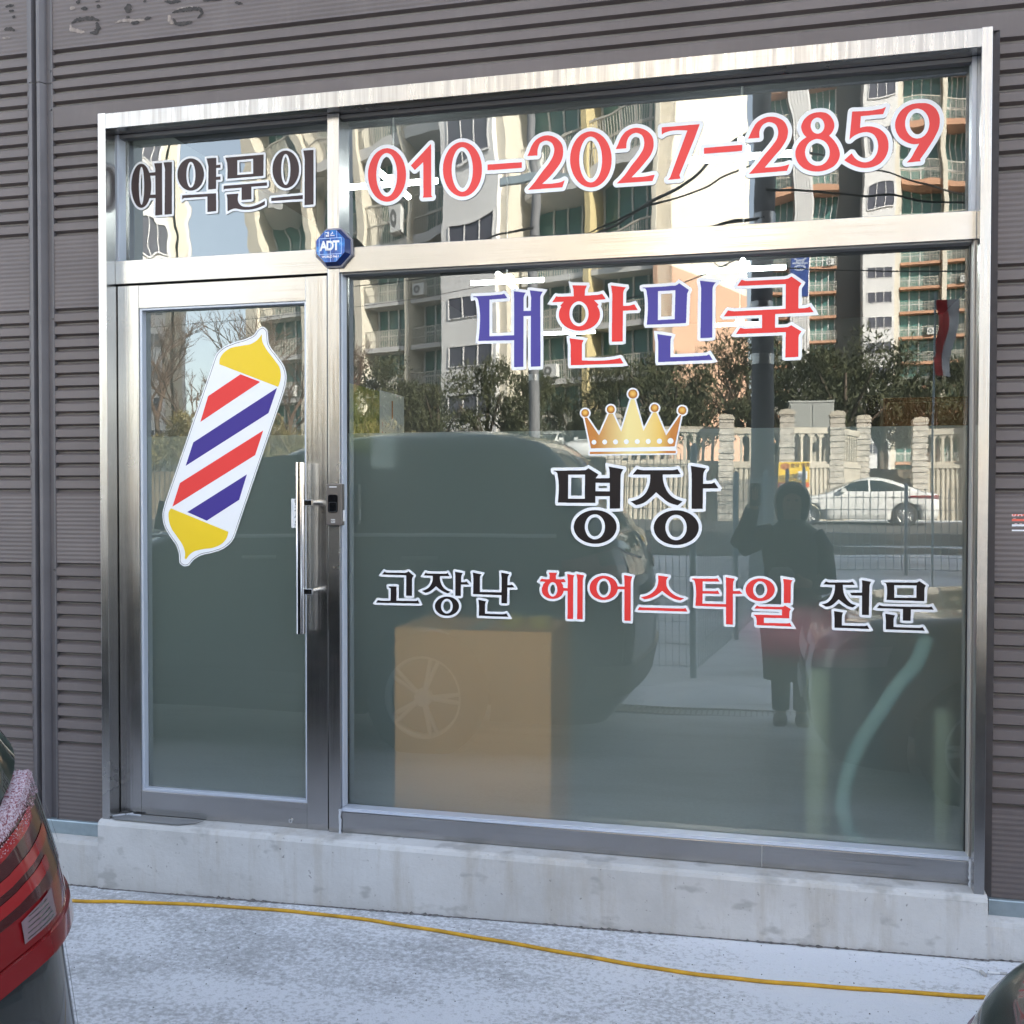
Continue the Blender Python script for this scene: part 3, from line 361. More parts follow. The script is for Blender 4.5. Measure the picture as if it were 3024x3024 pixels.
'W_num':'-4568,10188 7,9 8,18 0,22 -4,13 -9,15 -3,8 0,118 -2,10 0,514 -2,10 0,60 -2,19 -6,14 -18,19 -17,7 -24,0 -19,-9 -10,-6 -191,-181 -96,-88 -22,-23 -15,43 -26,56 -33,52 -25,31 -29,29 -31,27 -35,22 -24,12 -48,18 -42,9 -22,2 -6,-2 -38,0 -59,-15 -54,-26 -28,-18 -17,-13 -48,-52 -26,-40 -26,-50 -8,-20 -18,-58 -11,-51 -4,-44 2,-100 13,-70 10,-32 16,-46 26,-54 26,-43 22,-28 30,-32 33,-29 46,-29 40,-18 39,-12 40,-6 24,0 48,4 48,14 54,28 37,27 43,45 32,46 27,53 18,50 8,26 12,68 2,88 -2,8 -1,40 47,-52 16,-9 17,-4 20,2 14,6 45,34 2,-355 -7,-23 -3,-15 5,-22 10,-17 13,-10 14,-6 51,-4 110,0 18,4|-3227,10549 0,80 -2,13 -5,12 -7,9 -16,14 -11,4 -12,3 -88,0 -10,2 -336,0 -10,2 -58,0 -23,-7 -14,-8 -8,41 -8,26 -10,30 -19,44 -34,60 -41,53 -50,46 -41,26 -62,26 -50,11 -64,0 -45,-11 -18,-6 -48,-24 -37,-25 -48,-48 -32,-48 -34,-70 -10,-30 -10,-36 -11,-57 -4,-68 4,-40 0,-26 9,-50 4,-20 22,-68 30,-65 32,-50 16,-20 30,-32 33,-29 66,-39 50,-18 37,-6 62,0 64,16 50,24 13,9 27,21 37,37 17,21 25,37 30,62 16,48 17,84 17,-9 11,-2 70,0 10,-2 426,0 17,5 17,11 10,14|-3240,10217 13,-22 18,-11 17,-4 492,2 16,2 15,7 11,9 13,21 32,94 2,14 -2,17 -6,14 -9,11 -14,10 -10,4 -14,2 -13,-2 -45,-19 -16,-4 -66,-8 -38,-1 72,77 70,86 25,39 17,35 13,35 5,22 -1,-40 6,-70 11,-56 22,-68 26,-57 38,-60 29,-35 34,-32 32,-24 46,-26 46,-17 55,-10 26,0 44,4 32,8 22,8 45,23 38,28 28,28 21,25 26,38 29,57 24,72 12,68 2,82 -5,63 154,0 12,2 15,7 8,6 9,11 7,15 2,12 3,61 6,26 14,30 17,19 16,8 19,4 12,-2 25,-12 8,-7 10,-18 6,-21 4,-38 -2,-24 -11,-35 -12,-24 -48,-68 -36,-44 -52,-58 -64,-90 -30,-38 -48,-50 -62,-54 -6,-10 -6,-16 -1,-21 3,-8 13,-22 18,-11 17,-4 492,0 20,4 19,11 12,14 34,92 2,14 -2,15 -8,16 -8,11 -17,10 -22,5 -38,-2 -82,-12 -30,-2 -34,1 75,80 77,91 23,33 28,58 16,50 6,36 0,28 2,6 -2,8 0,30 -4,24 -12,43 -19,38 -27,37 -40,40 -47,32 -42,20 -54,16 -44,7 -50,-2 -41,-9 -26,-8 -42,-20 -37,-25 -38,-40 -32,-46 -20,-42 -18,-46 -18,-35 -31,71 -31,50 -31,39 -54,50 -49,30 -58,24 -54,11 -58,-2 -39,-9 -24,-8 -46,-22 -40,-28 -44,-44 -37,-53 -22,-44 -14,-38 -12,-38 -4,-17 -3,12 -2,40 -6,31 -8,26 -20,40 -30,41 -50,46 -25,16 -44,22 -28,10 -44,11 -16,2 -50,0 -43,-9 -34,-10 -34,-16 -43,-27 -40,-40 -36,-52 -20,-42 -19,-53 -27,-59 -1,-23 9,-20 6,-9 11,-8 25,-8 146,-4 14,2 14,6 9,7 9,11 7,17 2,12 0,56 5,25 8,28 8,18 7,7 27,9 16,0 14,-5 17,-8 15,-15 7,-14 8,-25 2,-20 -4,-26 -10,-34 -14,-28 -39,-59 -24,-30 -68,-74 -104,-136 -19,-19 -16,-20 -71,-73 -7,-19 0,-20|-799,10555 7,-24 10,-15 17,-11 17,-5 444,0 8,2 56,0 12,2 11,5 17,15 7,9 6,22 2,82 -6,21 -8,13 16,-9 19,-4 152,0 26,8 9,7 9,11 7,15 2,14 -3,54 1,20 5,17 10,22 17,19 20,8 19,3 18,-5 12,-6 16,-13 15,-34 4,-21 0,-26 -8,-38 -23,-41 -54,-70 -84,-92 -98,-124 -51,-59 -41,-43 -10,-14 -6,-16 -1,-21 9,-22 6,-9 11,-8 25,-8 492,6 14,2 17,7 11,9 7,9 32,84 7,28 35,-52 47,-47 17,-13 20,-13 54,-26 65,-18 64,-8 38,0 32,2 44,8 44,14 64,30 27,19 33,33 24,31 47,-36 48,-31 66,-33 22,-9 52,-16 51,-8 64,0 32,4 30,6 36,12 46,22 27,19 40,40 29,41 21,41 18,54 8,50 0,66 -8,49 -14,46 -19,40 -22,32 -27,31 -24,22 -30,22 -38,20 -27,10 -24,8 -40,9 -34,4 -42,-1 -1,2 0,16 3,13 2,2 58,0 10,2 156,0 18,4 17,11 9,11 11,25 26,70 4,24 -6,23 -11,15 -14,10 -10,4 -14,2 -13,-2 -51,-19 -98,-10 -88,-2 -8,2 -52,0 -6,2 -34,0 -38,4 -32,0 -21,-7 -16,-10 -7,-11 -6,-14 -5,-31 -28,-336 0,-10 5,-18 10,-17 11,-9 19,-7 22,0 23,11 36,32 20,12 28,12 26,8 27,5 38,0 22,-7 26,-13 12,-12 9,-14 18,-42 6,-41 -2,-44 -10,-40 -9,-19 -14,-22 -16,-16 -16,-8 -20,-6 -22,0 -23,6 -36,19 -29,27 -36,60 -11,9 -17,6 -26,1 -15,-7 -65,-54 -1,24 -6,35 -22,66 -20,42 -21,34 -16,24 -30,37 25,44 10,28 8,44 0,18 -4,35 -17,52 -19,36 -19,28 -28,30 -23,19 -36,20 -31,10 -52,9 -60,0 -20,-2 -31,-7 -42,-14 -30,-16 -31,-23 -36,-36 -18,-28 -20,-40 -8,-26 -5,-23 0,-26 5,-30 14,-46 21,-40 -17,-13 -40,-42 -16,-26 -20,-38 -12,-38 -7,-35 0,-54 15,-66 -24,12 -14,3 -21,-5 -43,-13 -30,-4 -54,-4 -52,1 57,66 63,67 26,34 47,73 22,46 10,32 10,64 0,36 -6,39 -12,38 -22,46 -20,29 -32,32 -39,26 -54,26 -32,10 -34,7 -20,2 -52,0 -43,-9 -36,-12 -40,-20 -41,-27 -34,-34 -36,-58 -30,-58 -14,-36 -24,-46 -5,-15 0,-18 13,-27 -16,9 -18,5 -356,0 -10,-2 -140,0 -13,-3 -12,-4 -9,-7 -14,-16 -4,-12 -3,-13|-1249,10186 19,-4 12,2 64,0 8,2 62,0 26,2 12,2 15,7 11,9 7,9 6,14 2,20 -11,39 189,451 74,202 2,14 -2,17 -5,12 -10,14 -10,7 -14,6 -16,3 -508,-2 -17,-5 -12,-6 -10,-6 -7,-11 -6,-14 -3,-15 0,-48 2,-6 2,-56 7,-17 9,-11 12,-8 13,-5 12,-2 14,2 14,6 21,17 16,6 55,13 28,2 64,0 48,-4 8,-3 1,-2 -200,-540 -4,-6 -23,-21 -10,-22 -1,-23 9,-20 7,-10|1833,10192 11,-2 34,0 8,2 58,0 10,2 62,0 22,6 14,10 10,12 7,15 2,14 -2,8 1,9 60,84 89,143 40,80 14,32 12,36 12,72 0,66 -8,47 -22,62 -19,36 -16,22 -43,43 -43,28 -26,12 -30,10 -54,9 -96,2 -65,-11 -44,-16 -24,-12 -50,-32 -39,-39 -28,-42 -22,-44 -12,-36 -9,-45 -2,-26 4,-60 9,-34 12,-34 26,-51 19,-27 43,-43 19,-15 50,-31 22,-11 54,-19 -34,-69 -15,-25 -7,-9 -41,-39 -6,-10 -6,-16 0,-23 8,-19 6,-8 9,-7|-4168,10854 10,-1 16,-8 18,-15 12,-16 21,-38 12,-30 14,-52 10,-67 0,-40 2,-8 -2,-8 0,-38 -8,-60 -10,-40 -18,-46 -19,-31 -15,-17 -9,-7 -20,-6 -21,9 -19,17 -20,31 -18,38 -14,44 -8,38 -7,44 0,30 -2,8 0,36 6,68 13,53 8,24 14,32 18,30 23,21|-2284,10332 -15,0 -18,9 -11,9 -16,20 -22,40 -12,29 -12,42 -13,74 0,32 -2,6 2,64 4,32 9,41 8,28 20,46 14,24 12,14 9,7 17,7 20,-3 21,-14 21,-27 19,-34 12,-28 12,-40 8,-41 6,-56 0,-66 -2,-22 -4,-34 -12,-52 -15,-39 -20,-36 -21,-23|-5296,10336 -12,0 -5,2 -14,7 -16,14 -17,24 -22,44 -16,48 -7,32 -8,56 0,36 -2,6 2,48 6,48 11,43 10,30 14,32 14,22 17,17 21,13 16,-1 25,-14 17,-19 17,-28 18,-42 14,-46 6,-29 6,-46 0,-88 -2,-22 -6,-40 -12,-46 -13,-31 -20,-36 -16,-20 -13,-9|762,10340 -37,0 -18,6 -20,11 -24,22 -11,15 -18,43 -5,30 0,16 5,27 12,26 18,24 13,11 34,12 15,1 20,-5 26,-12 16,-11 25,-30 14,-30 6,-24 2,-19 -2,-28 -4,-18 -12,-26 -12,-16 -12,-10 -18,-10|1992,10600 -24,0 -13,4 -14,7 -19,16 -28,42 -8,20 -9,36 0,52 11,39 18,32 12,12 17,9 11,5 20,1 14,-4 21,-10 12,-10 19,-23 17,-32 12,-43 2,-44 -2,-18 -8,-30 -12,-24 -8,-10 -22,-20|721,10863 9,0 13,-6 6,-6 10,-17 6,-20 0,-17 -3,-13 -11,-19 -11,-5 -17,6 -9,8 -10,19 -4,14 -1,24 5,15 3,7',
'dae':'-3010,7742 1,4 0,340 -2,10 0,340 -2,10 0,264 2,18 6,20 9,17 18,27 -22,5 -8,0 -148,24 -8,0 -1,-4 20,-97 0,-28 -2,-8 0,-92 -2,-8 0,-51 -3,-2 -42,0 -8,2 -50,0 -3,2 0,3 0,180 6,28 12,24 13,20 -8,3 -44,6 -66,12 -8,0 -42,8 -5,-1 0,-34 2,-6 0,-44 2,-8 0,-526 0,-3 -5,-2 -140,0 -10,-2 -202,0 -5,2 0,519 3,1 36,0 6,2 58,0 8,2 58,0 8,2 58,0 8,2 19,1 1,1 -44,64 -6,2 -24,-7 -14,-3 -16,0 -6,-2 -40,0 -6,-2 -30,0 -8,-2 -42,0 -6,-2 -260,0 -1,-5 1,-10 6,1 20,0 12,-2 10,-6 12,-12 6,-10 7,-21 18,-108 2,-38 2,-6 0,-20 2,-6 0,-20 2,-6 0,-98 -2,-6 0,-34 -2,-6 0,-32 -2,-6 0,-20 -2,-6 -4,-62 -2,-6 0,-14 -2,-6 -2,-32 -2,-6 -4,-37 5,-2 108,0 10,-2 132,0 10,-2 130,0 10,-2 120,0 1,-5 0,-374 1,-4 38,-1 8,2 84,0 5,2 0,257 2,10 0,446 1,3 4,0 96,0 5,-1 0,-672 2,-8 0,-38 1,-2 6,1',
'han':'-1832,7753 -38,64 -5,7 -5,3 -30,-7 -52,-9 -44,-4 -22,-4 -26,0 -6,-2 -26,0 -6,-2 -152,0 -6,2 -82,2 -6,2 -60,2 -16,3 -1,4 0,214 2,16 4,14 17,32 -10,3 -156,26 -16,4 -12,2 -5,-1 4,-30 12,-66 0,-168 2,-10 0,-100 1,-4 190,-1 10,2 516,2|-1994,8056 146,-1 5,2 0,211 2,10 0,200 5,1 68,0 8,2 118,0 4,1 1,2 -47,79 -48,-13 -14,-3 -12,0 -6,-2 -56,0 -19,4 0,171 2,16 8,26 13,19 16,18 -1,2 -205,34 -2,-1 1,-10 16,-104 0,-94 -2,-10 0,-292 -2,-10 0,-254|-2842,8640 4,-1 158,0 4,-1 -48,-50 2,-5 12,-13 -5,-6 -16,-30 -8,-22 -4,-14 0,-14 -2,-6 0,-30 2,-6 0,-13 12,-38 16,-30 22,-29 31,-31 36,-25 44,-22 38,-14 46,-11 32,-2 6,-2 44,0 48,7 38,10 40,16 23,12 22,14 35,33 16,20 21,40 8,26 2,15 0,14 2,6 -4,36 -10,36 -18,34 -9,12 18,19 1,3 -61,62 20,3 36,0 6,2 76,2 6,2 18,1 -20,33 -30,44 -44,-11 -14,-1 -6,-2 -88,0 -10,-2 -82,1 -1,2 0,28 2,6 0,28 2,6 0,14 25,53 -1,2 -13,0 -6,2 -24,0 -6,2 -26,0 -6,2 -24,0 -6,2 -26,0 -6,2 -24,0 -6,2 -26,0 -6,2 17,-63 0,-24 2,-8 0,-36 2,-8 0,-14 -1,-2 -42,-1 -10,2 -130,0 -6,2 -32,0 -30,8 -4,-4|-2456,8287 -26,5 -22,8 -15,8 -18,14 -17,19 -13,20 -12,24 -10,30 -6,45 2,38 8,36 4,12 12,24 15,21 17,17 16,12 12,6 27,9 22,2 24,-4 19,-7 28,-18 23,-23 17,-25 12,-26 8,-24 4,-24 0,-16 2,-8 -2,-36 -4,-21 -6,-20 -14,-30 -13,-20 -21,-21 -15,-10 -16,-8 -12,-4',
'min':'-618,7766 -46,75 -22,-11 -14,-5 -44,0 -6,-2 -44,0 -8,-2 -60,0 -8,-2 -114,0 -10,-2 -192,1 -1,4 0,178 2,16 -2,8 0,12 2,6 0,14 2,12 13,34 -6,3 -170,32 -21,3 6,-52 6,-36 0,-10 2,-6 0,-276 1,-4 90,-1 10,2 146,0 10,2 146,0 10,2 146,0 10,2 146,0|-778,8063 8,2 114,0 6,2 24,0 3,2 0,653 6,34 10,20 9,13 20,23 -210,33 -3,-1 0,-6 16,-96 0,-180 -2,-10 -2,-348 -2,-10 0,-126 0,-3|-1569,8786 0,-6 1,-2 22,-1 11,-5 5,-5 11,-19 6,-24 0,-10 12,-78 0,-16 2,-6 0,-28 2,-8 0,-118 -2,-8 0,-36 -2,-6 0,-20 -2,-6 -2,-46 -2,-6 0,-16 -2,-6 0,-16 -2,-6 0,-12 1,-2 198,-1 10,2 250,0 8,2 62,0 5,2 0,15 2,6 0,48 2,8 0,48 2,8 0,50 2,8 0,48 2,8 0,48 2,8 0,48 2,8 0,38 22,49 -1,2 -5,5 -116,86 -11,7 -17,-17 -7,-4 -18,-8 -16,-3 -26,0 -6,2 -8,0 -6,-2 -30,0 -6,-2 -28,0 -6,-2 -46,0 -8,-2 -262,0|-1358,8332 -1,4 0,392 5,1 160,0 10,2 60,0 1,-5 0,-88 -2,-10 0,-92 -2,-10 0,-92 -2,-10 0,-87 -5,-2 -88,0 -10,-2 -90,0 -8,-2',
'guk':'506,7772 1,4 0,248 6,40 23,31 8,14 -130,86 -8,-2 -34,-20 -38,-2 -8,-2 -122,1 -1,4 0,168 2,10 3,1 170,0 10,2 260,0 8,2 42,1 -4,9 -44,66 -26,-11 -40,-7 -72,0 -9,4 0,243 6,40 27,37 4,8 -125,95 -3,1 -17,-9 -21,-14 -52,-9 -484,0 -6,2 -14,0 -12,3 -14,4 -26,11 -5,-1 -53,-75 -1,-2 3,-2 40,0 8,-2 400,0 10,-2 170,0 1,-5 0,-322 -3,-3 -62,0 -10,-2 -216,0 -10,-2 -214,0 -10,-2 -146,0 -24,4 -14,1 -44,11 -4,-4 -44,-62 -8,-12 2,-2 496,0 5,-1 0,-170 -1,-4 -224,-1 -24,5 -36,9 -6,-6 -50,-75 4,-1 134,0 10,2 388,0 10,2 104,0 1,-5 0,-50 -2,-10 0,-148 -2,-10 0,-115 3,-2 8,0 10,2 110,0 8,2',
'W_rok':'-4025,8814 -12,-40 0,-14 6,-47 5,-7 42,11 12,0 4,-4 9,-31 16,-106 6,-78 0,-86 -2,-6 -2,-72 -6,-56 0,-24 -12,-96 -4,-55 43,-14 110,0 10,-2 132,0 10,-2 130,0 10,-2 82,0 1,-5 0,-338 12,-39 73,-2 10,2 84,0 40,13 1,4 0,280 2,10 0,408 3,3 18,0 1,-5 0,-630 2,-8 0,-43 16,-36 5,-4 30,6 158,1 13,42 0,348 -2,10 -2,612 4,18 8,16 49,73 -84,20 -14,0 -142,24 -46,-2 -7,-28 -5,-4 -18,6 -36,4 -132,24 -44,-14 -1,-69 4,-60 0,-480 -3,-3 -104,0 -10,-2 -161,2 0,433 1,3 8,2 190,4 6,2 42,0 6,3 3,5 10,45 -61,89 -34,12 -38,-12 -68,-2 -42,-4 -44,0 -8,-2 -278,0|-1764,7720 -78,131 -7,7 -23,13 -90,-18 -50,-4 -18,-4 -30,0 -38,-4 -138,0 -8,2 -120,4 -8,3 -1,4 0,174 5,17 36,71 -62,19 -152,24 -34,8 -14,0 -40,-12 -3,-3 8,-64 12,-62 2,-282 13,-40 224,-1 10,2 518,2|-550,7735 -96,156 -4,4 -56,-28 -44,0 -6,-2 -44,0 -8,-2 -60,0 -8,-2 -268,-1 -1,140 2,20 -2,10 2,24 26,72 -53,21 -170,32 -64,8 -10,-1 9,-88 10,-68 0,-276 13,-40 124,-1 10,2 146,0 10,2 458,4|536,7730 13,40 0,254 4,24 20,27 24,42 1,6 -174,116 -10,0 -22,-6 -30,-17 -12,-3 -30,-2 -74,1 -1,96 3,3 134,0 10,2 260,0 48,4 63,2 -32,69 -66,96 -55,-22 -26,-5 -39,2 0,203 4,24 24,33 19,41 -149,114 -11,7 -24,8 -34,-18 -16,-11 -38,-7 -474,0 -36,5 -38,15 -24,-2 -11,-3 -61,-85 -9,-15 -7,-38 40,-20 46,-1 8,-2 400,0 10,-2 132,0 1,-5 0,-238 -3,-3 -26,0 -8,-2 -216,0 -10,-2 -364,-2 -20,4 -16,1 -59,14 -25,-21 -73,-105 2,-6 35,-34 472,-1 4,0 1,-3 -1,-88 -180,-1 -76,18 -24,-24 -86,-129 68,-17 608,4 1,-9 -2,-10 0,-148 -2,-10 1,-145 34,-18|-2911,8616 1,-2 66,-17 64,0 6,-2 13,-28 -10,-19 -14,-46 -2,-58 2,-23 14,-44 21,-40 24,-32 36,-36 42,-29 52,-26 54,-18 38,-9 18,0 22,-4 56,0 46,7 46,12 41,16 30,16 28,18 33,31 26,32 24,46 9,28 4,23 2,34 -4,36 -12,42 -14,25 12,41 -11,12 8,3 40,0 22,4 42,2 1,-5 0,-278 -2,-10 0,-262 12,-41 3,-2 180,0 41,14 2,409 45,3 118,0 20,3 7,3 18,41 -73,125 -82,-22 -26,-2 -25,2 0,135 7,21 35,43 -11,49 -244,42 -39,-17 -4,-4 6,-54 14,-84 -1,-66 -40,63 -36,52 -6,6 -64,-17 -22,-3 -130,-1 -1,14 2,18 27,60 -12,45 -76,6 -118,6 -6,2 -28,0 -68,18 33,-123 2,-45 -131,-2 -8,2 -34,0 -44,12 -26,-22|-784,8020 18,3 114,0 8,2 28,0 35,20 0,675 4,22 9,17 70,80 -2,4 -294,46 -37,-19 -2,-38 16,-92 0,-174 -2,-10 -4,-496 2,-17 3,-6|-1609,8816 -2,-47 18,-33 34,-2 4,-16 12,-82 2,-56 2,-8 0,-106 -2,-8 0,-36 -4,-32 0,-26 -8,-70 0,-26 18,-36 227,-1 10,2 250,0 10,2 62,0 39,14 4,45 0,50 2,6 0,48 2,8 0,50 2,8 6,202 24,55 -6,27 -16,16 -116,86 -45,27 -39,-37 -13,-5 -46,2 -6,-2 -30,0 -40,-4 -46,0 -8,-2 -262,0|-2474,8593 22,0 16,-4 19,-13 21,-21 14,-24 13,-33 4,-40 -2,-30 -6,-25 -19,-38 -28,-25 -12,-6 -24,-5 -14,3 -20,8 -15,10 -13,13 -11,16 -12,24 -8,26 -4,29 2,36 4,20 4,14 10,20 9,13 19,19 11,7|-1316,8376 -1,4 0,306 151,3 1,-47 -2,-10 0,-92 -2,-10 0,-92 -2,-8 0,-51 -57,-2 -8,-2|-3196,8755 9,-39 -2,-28 0,-92 -3,-22 -20,2 -1,4 0,134 4,18',
'myeong':'-2526,5459 2,-6 1,-13 12,-38 18,-34 25,-33 32,-28 32,-20 22,-12 24,-10 38,-12 57,-11 34,0 8,-2 6,2 42,2 42,9 48,16 44,22 33,22 21,21 7,5 23,29 22,42 11,37 0,14 2,6 0,24 -2,6 0,16 -12,40 -18,34 -24,30 -36,32 -35,23 -34,16 -42,14 -54,10 -56,2 -6,-2 -24,0 -45,-8 -52,-16 -44,-22 -32,-21 -36,-34 -17,-21 -10,-17 -14,-27 -11,-37 0,-12 -2,-6|-2209,5654 24,-6 31,-17 9,-7 19,-19 15,-21 13,-25 8,-24 6,-34 0,-44 -6,-31 -8,-24 -14,-28 -16,-23 -26,-24 -27,-14 -24,-8 -14,-1 -8,-2 -6,2 -14,0 -15,5 -26,12 -23,15 -18,20 -10,16 -14,26 -8,24 -7,29 0,22 -1,6 1,4 1,24 6,28 8,24 10,21 19,27 16,16 16,12 22,11 29,8|-2815,6267 -1,-8 2,-2 15,-1 14,-4 13,-11 8,-12 4,-12 2,-22 12,-70 2,-46 2,-8 0,-88 -2,-8 0,-36 -2,-6 0,-20 -2,-6 0,-20 -2,-6 0,-16 -4,-26 0,-16 -1,-4 1,-2 111,-1 10,-2 410,0 3,3 0,86 2,5 197,0 3,-1 0,-4 1,-169 4,-2 6,2 114,2 21,4 0,95 2,10 0,154 2,10 0,154 2,8 0,26 3,16 6,20 10,20 18,27 0,2 -24,6 -182,34 2,-10 9,-35 2,-32 2,-6 0,-75 -19,-4 -100,0 -10,-2 -65,1 -1,3 34,44 3,6 -1,2 -140,86 -38,-26 -68,-2 -8,-2 -188,0 -10,-2 -180,0|-2606,5873 -2,4 1,332 4,1 234,0 1,-5 0,-142 -2,-10 0,-179 -5,-2|-2018,5978 -5,-2 -193,1 -2,4 1,114 4,1 48,0 10,-2 124,0 12,-2 1,-5',
'jang':'-1406,5467 2,-6 0,-12 3,-13 6,-20 4,-14 18,-32 21,-29 36,-34 36,-22 22,-12 24,-10 40,-12 59,-11 64,0 6,2 16,0 42,9 50,16 40,20 38,25 31,29 15,19 11,16 17,34 11,37 0,14 2,6 0,26 -2,6 0,16 -10,34 -14,28 -11,17 -14,18 -39,37 -31,21 -35,17 -53,19 -46,8 -14,0 -6,2 -58,0 -6,-2 -16,0 -43,-8 -44,-14 -42,-20 -38,-25 -11,-9 -22,-21 -22,-27 -22,-40 -11,-35 -2,-12 0,-14 -2,-6|-1083,5654 30,-8 21,-11 17,-13 17,-17 7,-9 9,-13 13,-27 7,-19 6,-30 2,-32 -2,-6 0,-16 -4,-23 -10,-30 -11,-22 -15,-21 -24,-24 -15,-10 -19,-10 -23,-7 -14,-2 -20,0 -29,7 -24,10 -20,14 -19,19 -14,22 -14,28 -8,24 -5,21 -2,40 2,6 0,14 5,22 8,24 14,28 15,22 18,18 16,12 22,11 31,8|-888,5737 61,-1 8,2 74,0 5,2 0,65 2,8 0,196 2,6 5,1 84,0 10,2 100,0 4,1 1,2 -53,79 -29,-15 -9,-3 -30,0 -8,-2 -72,0 -4,2 -1,11 2,8 0,90 2,8 1,16 4,18 4,10 8,17 20,26 0,2 -4,2 -198,36 -3,0 -2,-3 2,-6 2,-32 2,-6 2,-32 2,-6 0,-14 2,-6 0,-66 2,-10 0,-404|-1723,5834 73,-51 43,10 38,12 30,14 23,14 18,14 71,63 50,50 4,2 43,-39 52,-42 22,-20 20,-16 32,-20 24,-12 40,-14 60,-14 8,4 54,44 4,6 -66,22 -26,10 -24,14 -20,12 -22,18 -27,29 -14,18 -22,36 -22,48 -16,54 -7,33 -2,34 -2,8 0,28 1,3 4,2 98,0 8,2 96,0 8,2 26,1 1,2 -2,4 -37,59 -4,4 -3,0 -25,-9 -32,-5 -408,0 -45,7 -38,10 -9,-9 -54,-67 4,-1 238,0 1,-5 0,-56 -2,-6 0,-22 -4,-29 -8,-34 -8,-24 -16,-38 -12,-22 -13,-20 -26,-30 -39,-31 -43,-24 -42,-16 -53,-13',
'W_mst':'-2855,6297 -3,-22 1,-27 17,-31 9,-3 24,0 4,-2 15,-89 4,-58 0,-78 -2,-6 0,-36 -6,-58 0,-22 -4,-20 0,-14 -4,-14 18,-42 135,-1 10,-2 430,0 29,28 2,66 116,-1 -1,-140 -48,17 -62,12 -68,2 -6,-2 -24,0 -45,-8 -60,-18 -54,-27 -37,-25 -37,-35 -19,-23 -14,-23 -16,-32 -14,-46 -3,-20 0,-44 3,-21 14,-46 22,-42 28,-36 37,-33 36,-24 56,-26 47,-15 56,-10 36,0 13,-3 11,3 42,2 42,9 56,18 52,26 39,26 32,30 23,29 28,52 15,49 2,56 -2,22 -14,48 -23,43 -30,38 -37,33 -15,10 48,1 8,2 56,0 52,9 5,3 2,289 2,10 0,152 2,8 0,32 5,18 8,16 27,40 -8,44 -55,15 -218,40 -17,2 -2,-5 8,-60 12,-50 2,-52 -1,-2 -4,-1 -67,1 0,6 -9,33 -176,106 -52,-32 -60,-2 -8,-2 -378,-2|-1771,6187 5,-4 65,-17 198,0 4,0 1,-3 -4,-58 -14,-55 -20,-46 -17,-28 -15,-17 -38,-32 -42,-24 -33,-12 -80,-20 -6,-57 93,-67 15,-9 24,5 42,10 38,12 38,18 47,32 98,89 60,-49 48,-42 36,-24 34,-16 45,-16 -55,-11 -44,-14 -50,-24 -44,-29 -13,-11 -29,-29 -17,-21 -28,-51 -15,-46 -4,-32 0,-26 5,-33 8,-28 6,-18 20,-36 25,-35 40,-38 42,-26 54,-26 48,-14 59,-11 74,0 24,2 50,11 50,16 48,24 43,28 37,35 29,40 20,40 6,18 8,28 2,21 -2,58 -12,44 -18,36 -15,23 -18,22 -39,37 -17,12 50,1 8,2 74,0 40,13 1,92 2,8 1,164 54,1 8,2 102,0 20,3 7,3 20,43 -87,129 -58,-29 -30,-1 -8,-2 -26,2 -1,63 5,34 12,23 25,32 -6,33 -4,8 -33,15 -198,36 -30,-2 -7,-3 -18,-38 6,-28 0,-18 8,-64 0,-64 2,-10 0,-404 2,-8 -3,-2 -54,19 -56,11 57,48 35,56 -131,46 -32,16 -25,19 -32,34 -26,40 -22,48 -14,48 -7,43 2,11 165,2 8,2 46,0 4,2 18,44 -11,25 -33,53 -9,13 -17,15 -6,2 -22,0 -32,-11 -18,-3 -408,0 -41,7 -54,15 -29,-28|-2241,5346 -19,7 -20,12 -13,13 -16,26 -12,30 -5,21 0,48 11,38 8,16 12,19 18,18 19,11 14,5 9,2 20,0 16,-4 23,-13 21,-21 9,-13 10,-20 6,-18 4,-24 0,-40 -10,-39 -12,-24 -9,-14 -18,-18 -23,-13 -13,-4|-1091,5346 -19,1 -28,8 -16,10 -19,19 -20,38 -8,28 -3,25 5,44 6,19 20,36 29,26 12,6 23,6 20,0 23,-7 18,-10 22,-22 20,-36 8,-32 2,-20 -4,-43 -9,-26 -16,-28 -31,-29 -13,-6|-2564,5915 -2,4 1,248 4,1 150,0 1,-101 -2,-10 0,-141 -5,-2|-2060,6020 -114,-1 -1,34 6,1 10,-2 98,0',
'go':'-4810,4334 -22,45 -4,5 -19,-13 -29,-1 -7,-1 -153,-1 -10,-2 -112,1 -1,4 0,54 2,10 0,130 1,10 -4,1 -114,0 -5,-1 0,-17 9,-5 19,-7 3,-5 0,-33 -1,-9 0,-112 -2,-8 -1,-13 -9,-3 -139,-3 -9,2 -9,1 -26,5 -8,-6 -25,-32 5,-2 198,0 10,2 260,0 10,2 188,0|-5389,4748 5,-2 73,0 9,-2 254,0 8,-1 23,-1 2,-5 0,-160 -2,-10 0,-123 5,-2 82,0 4,2 1,239 4,20 21,36 -79,62 -2,0 -24,-16 -29,-7 -276,-1 -7,1 -11,1 -26,11',
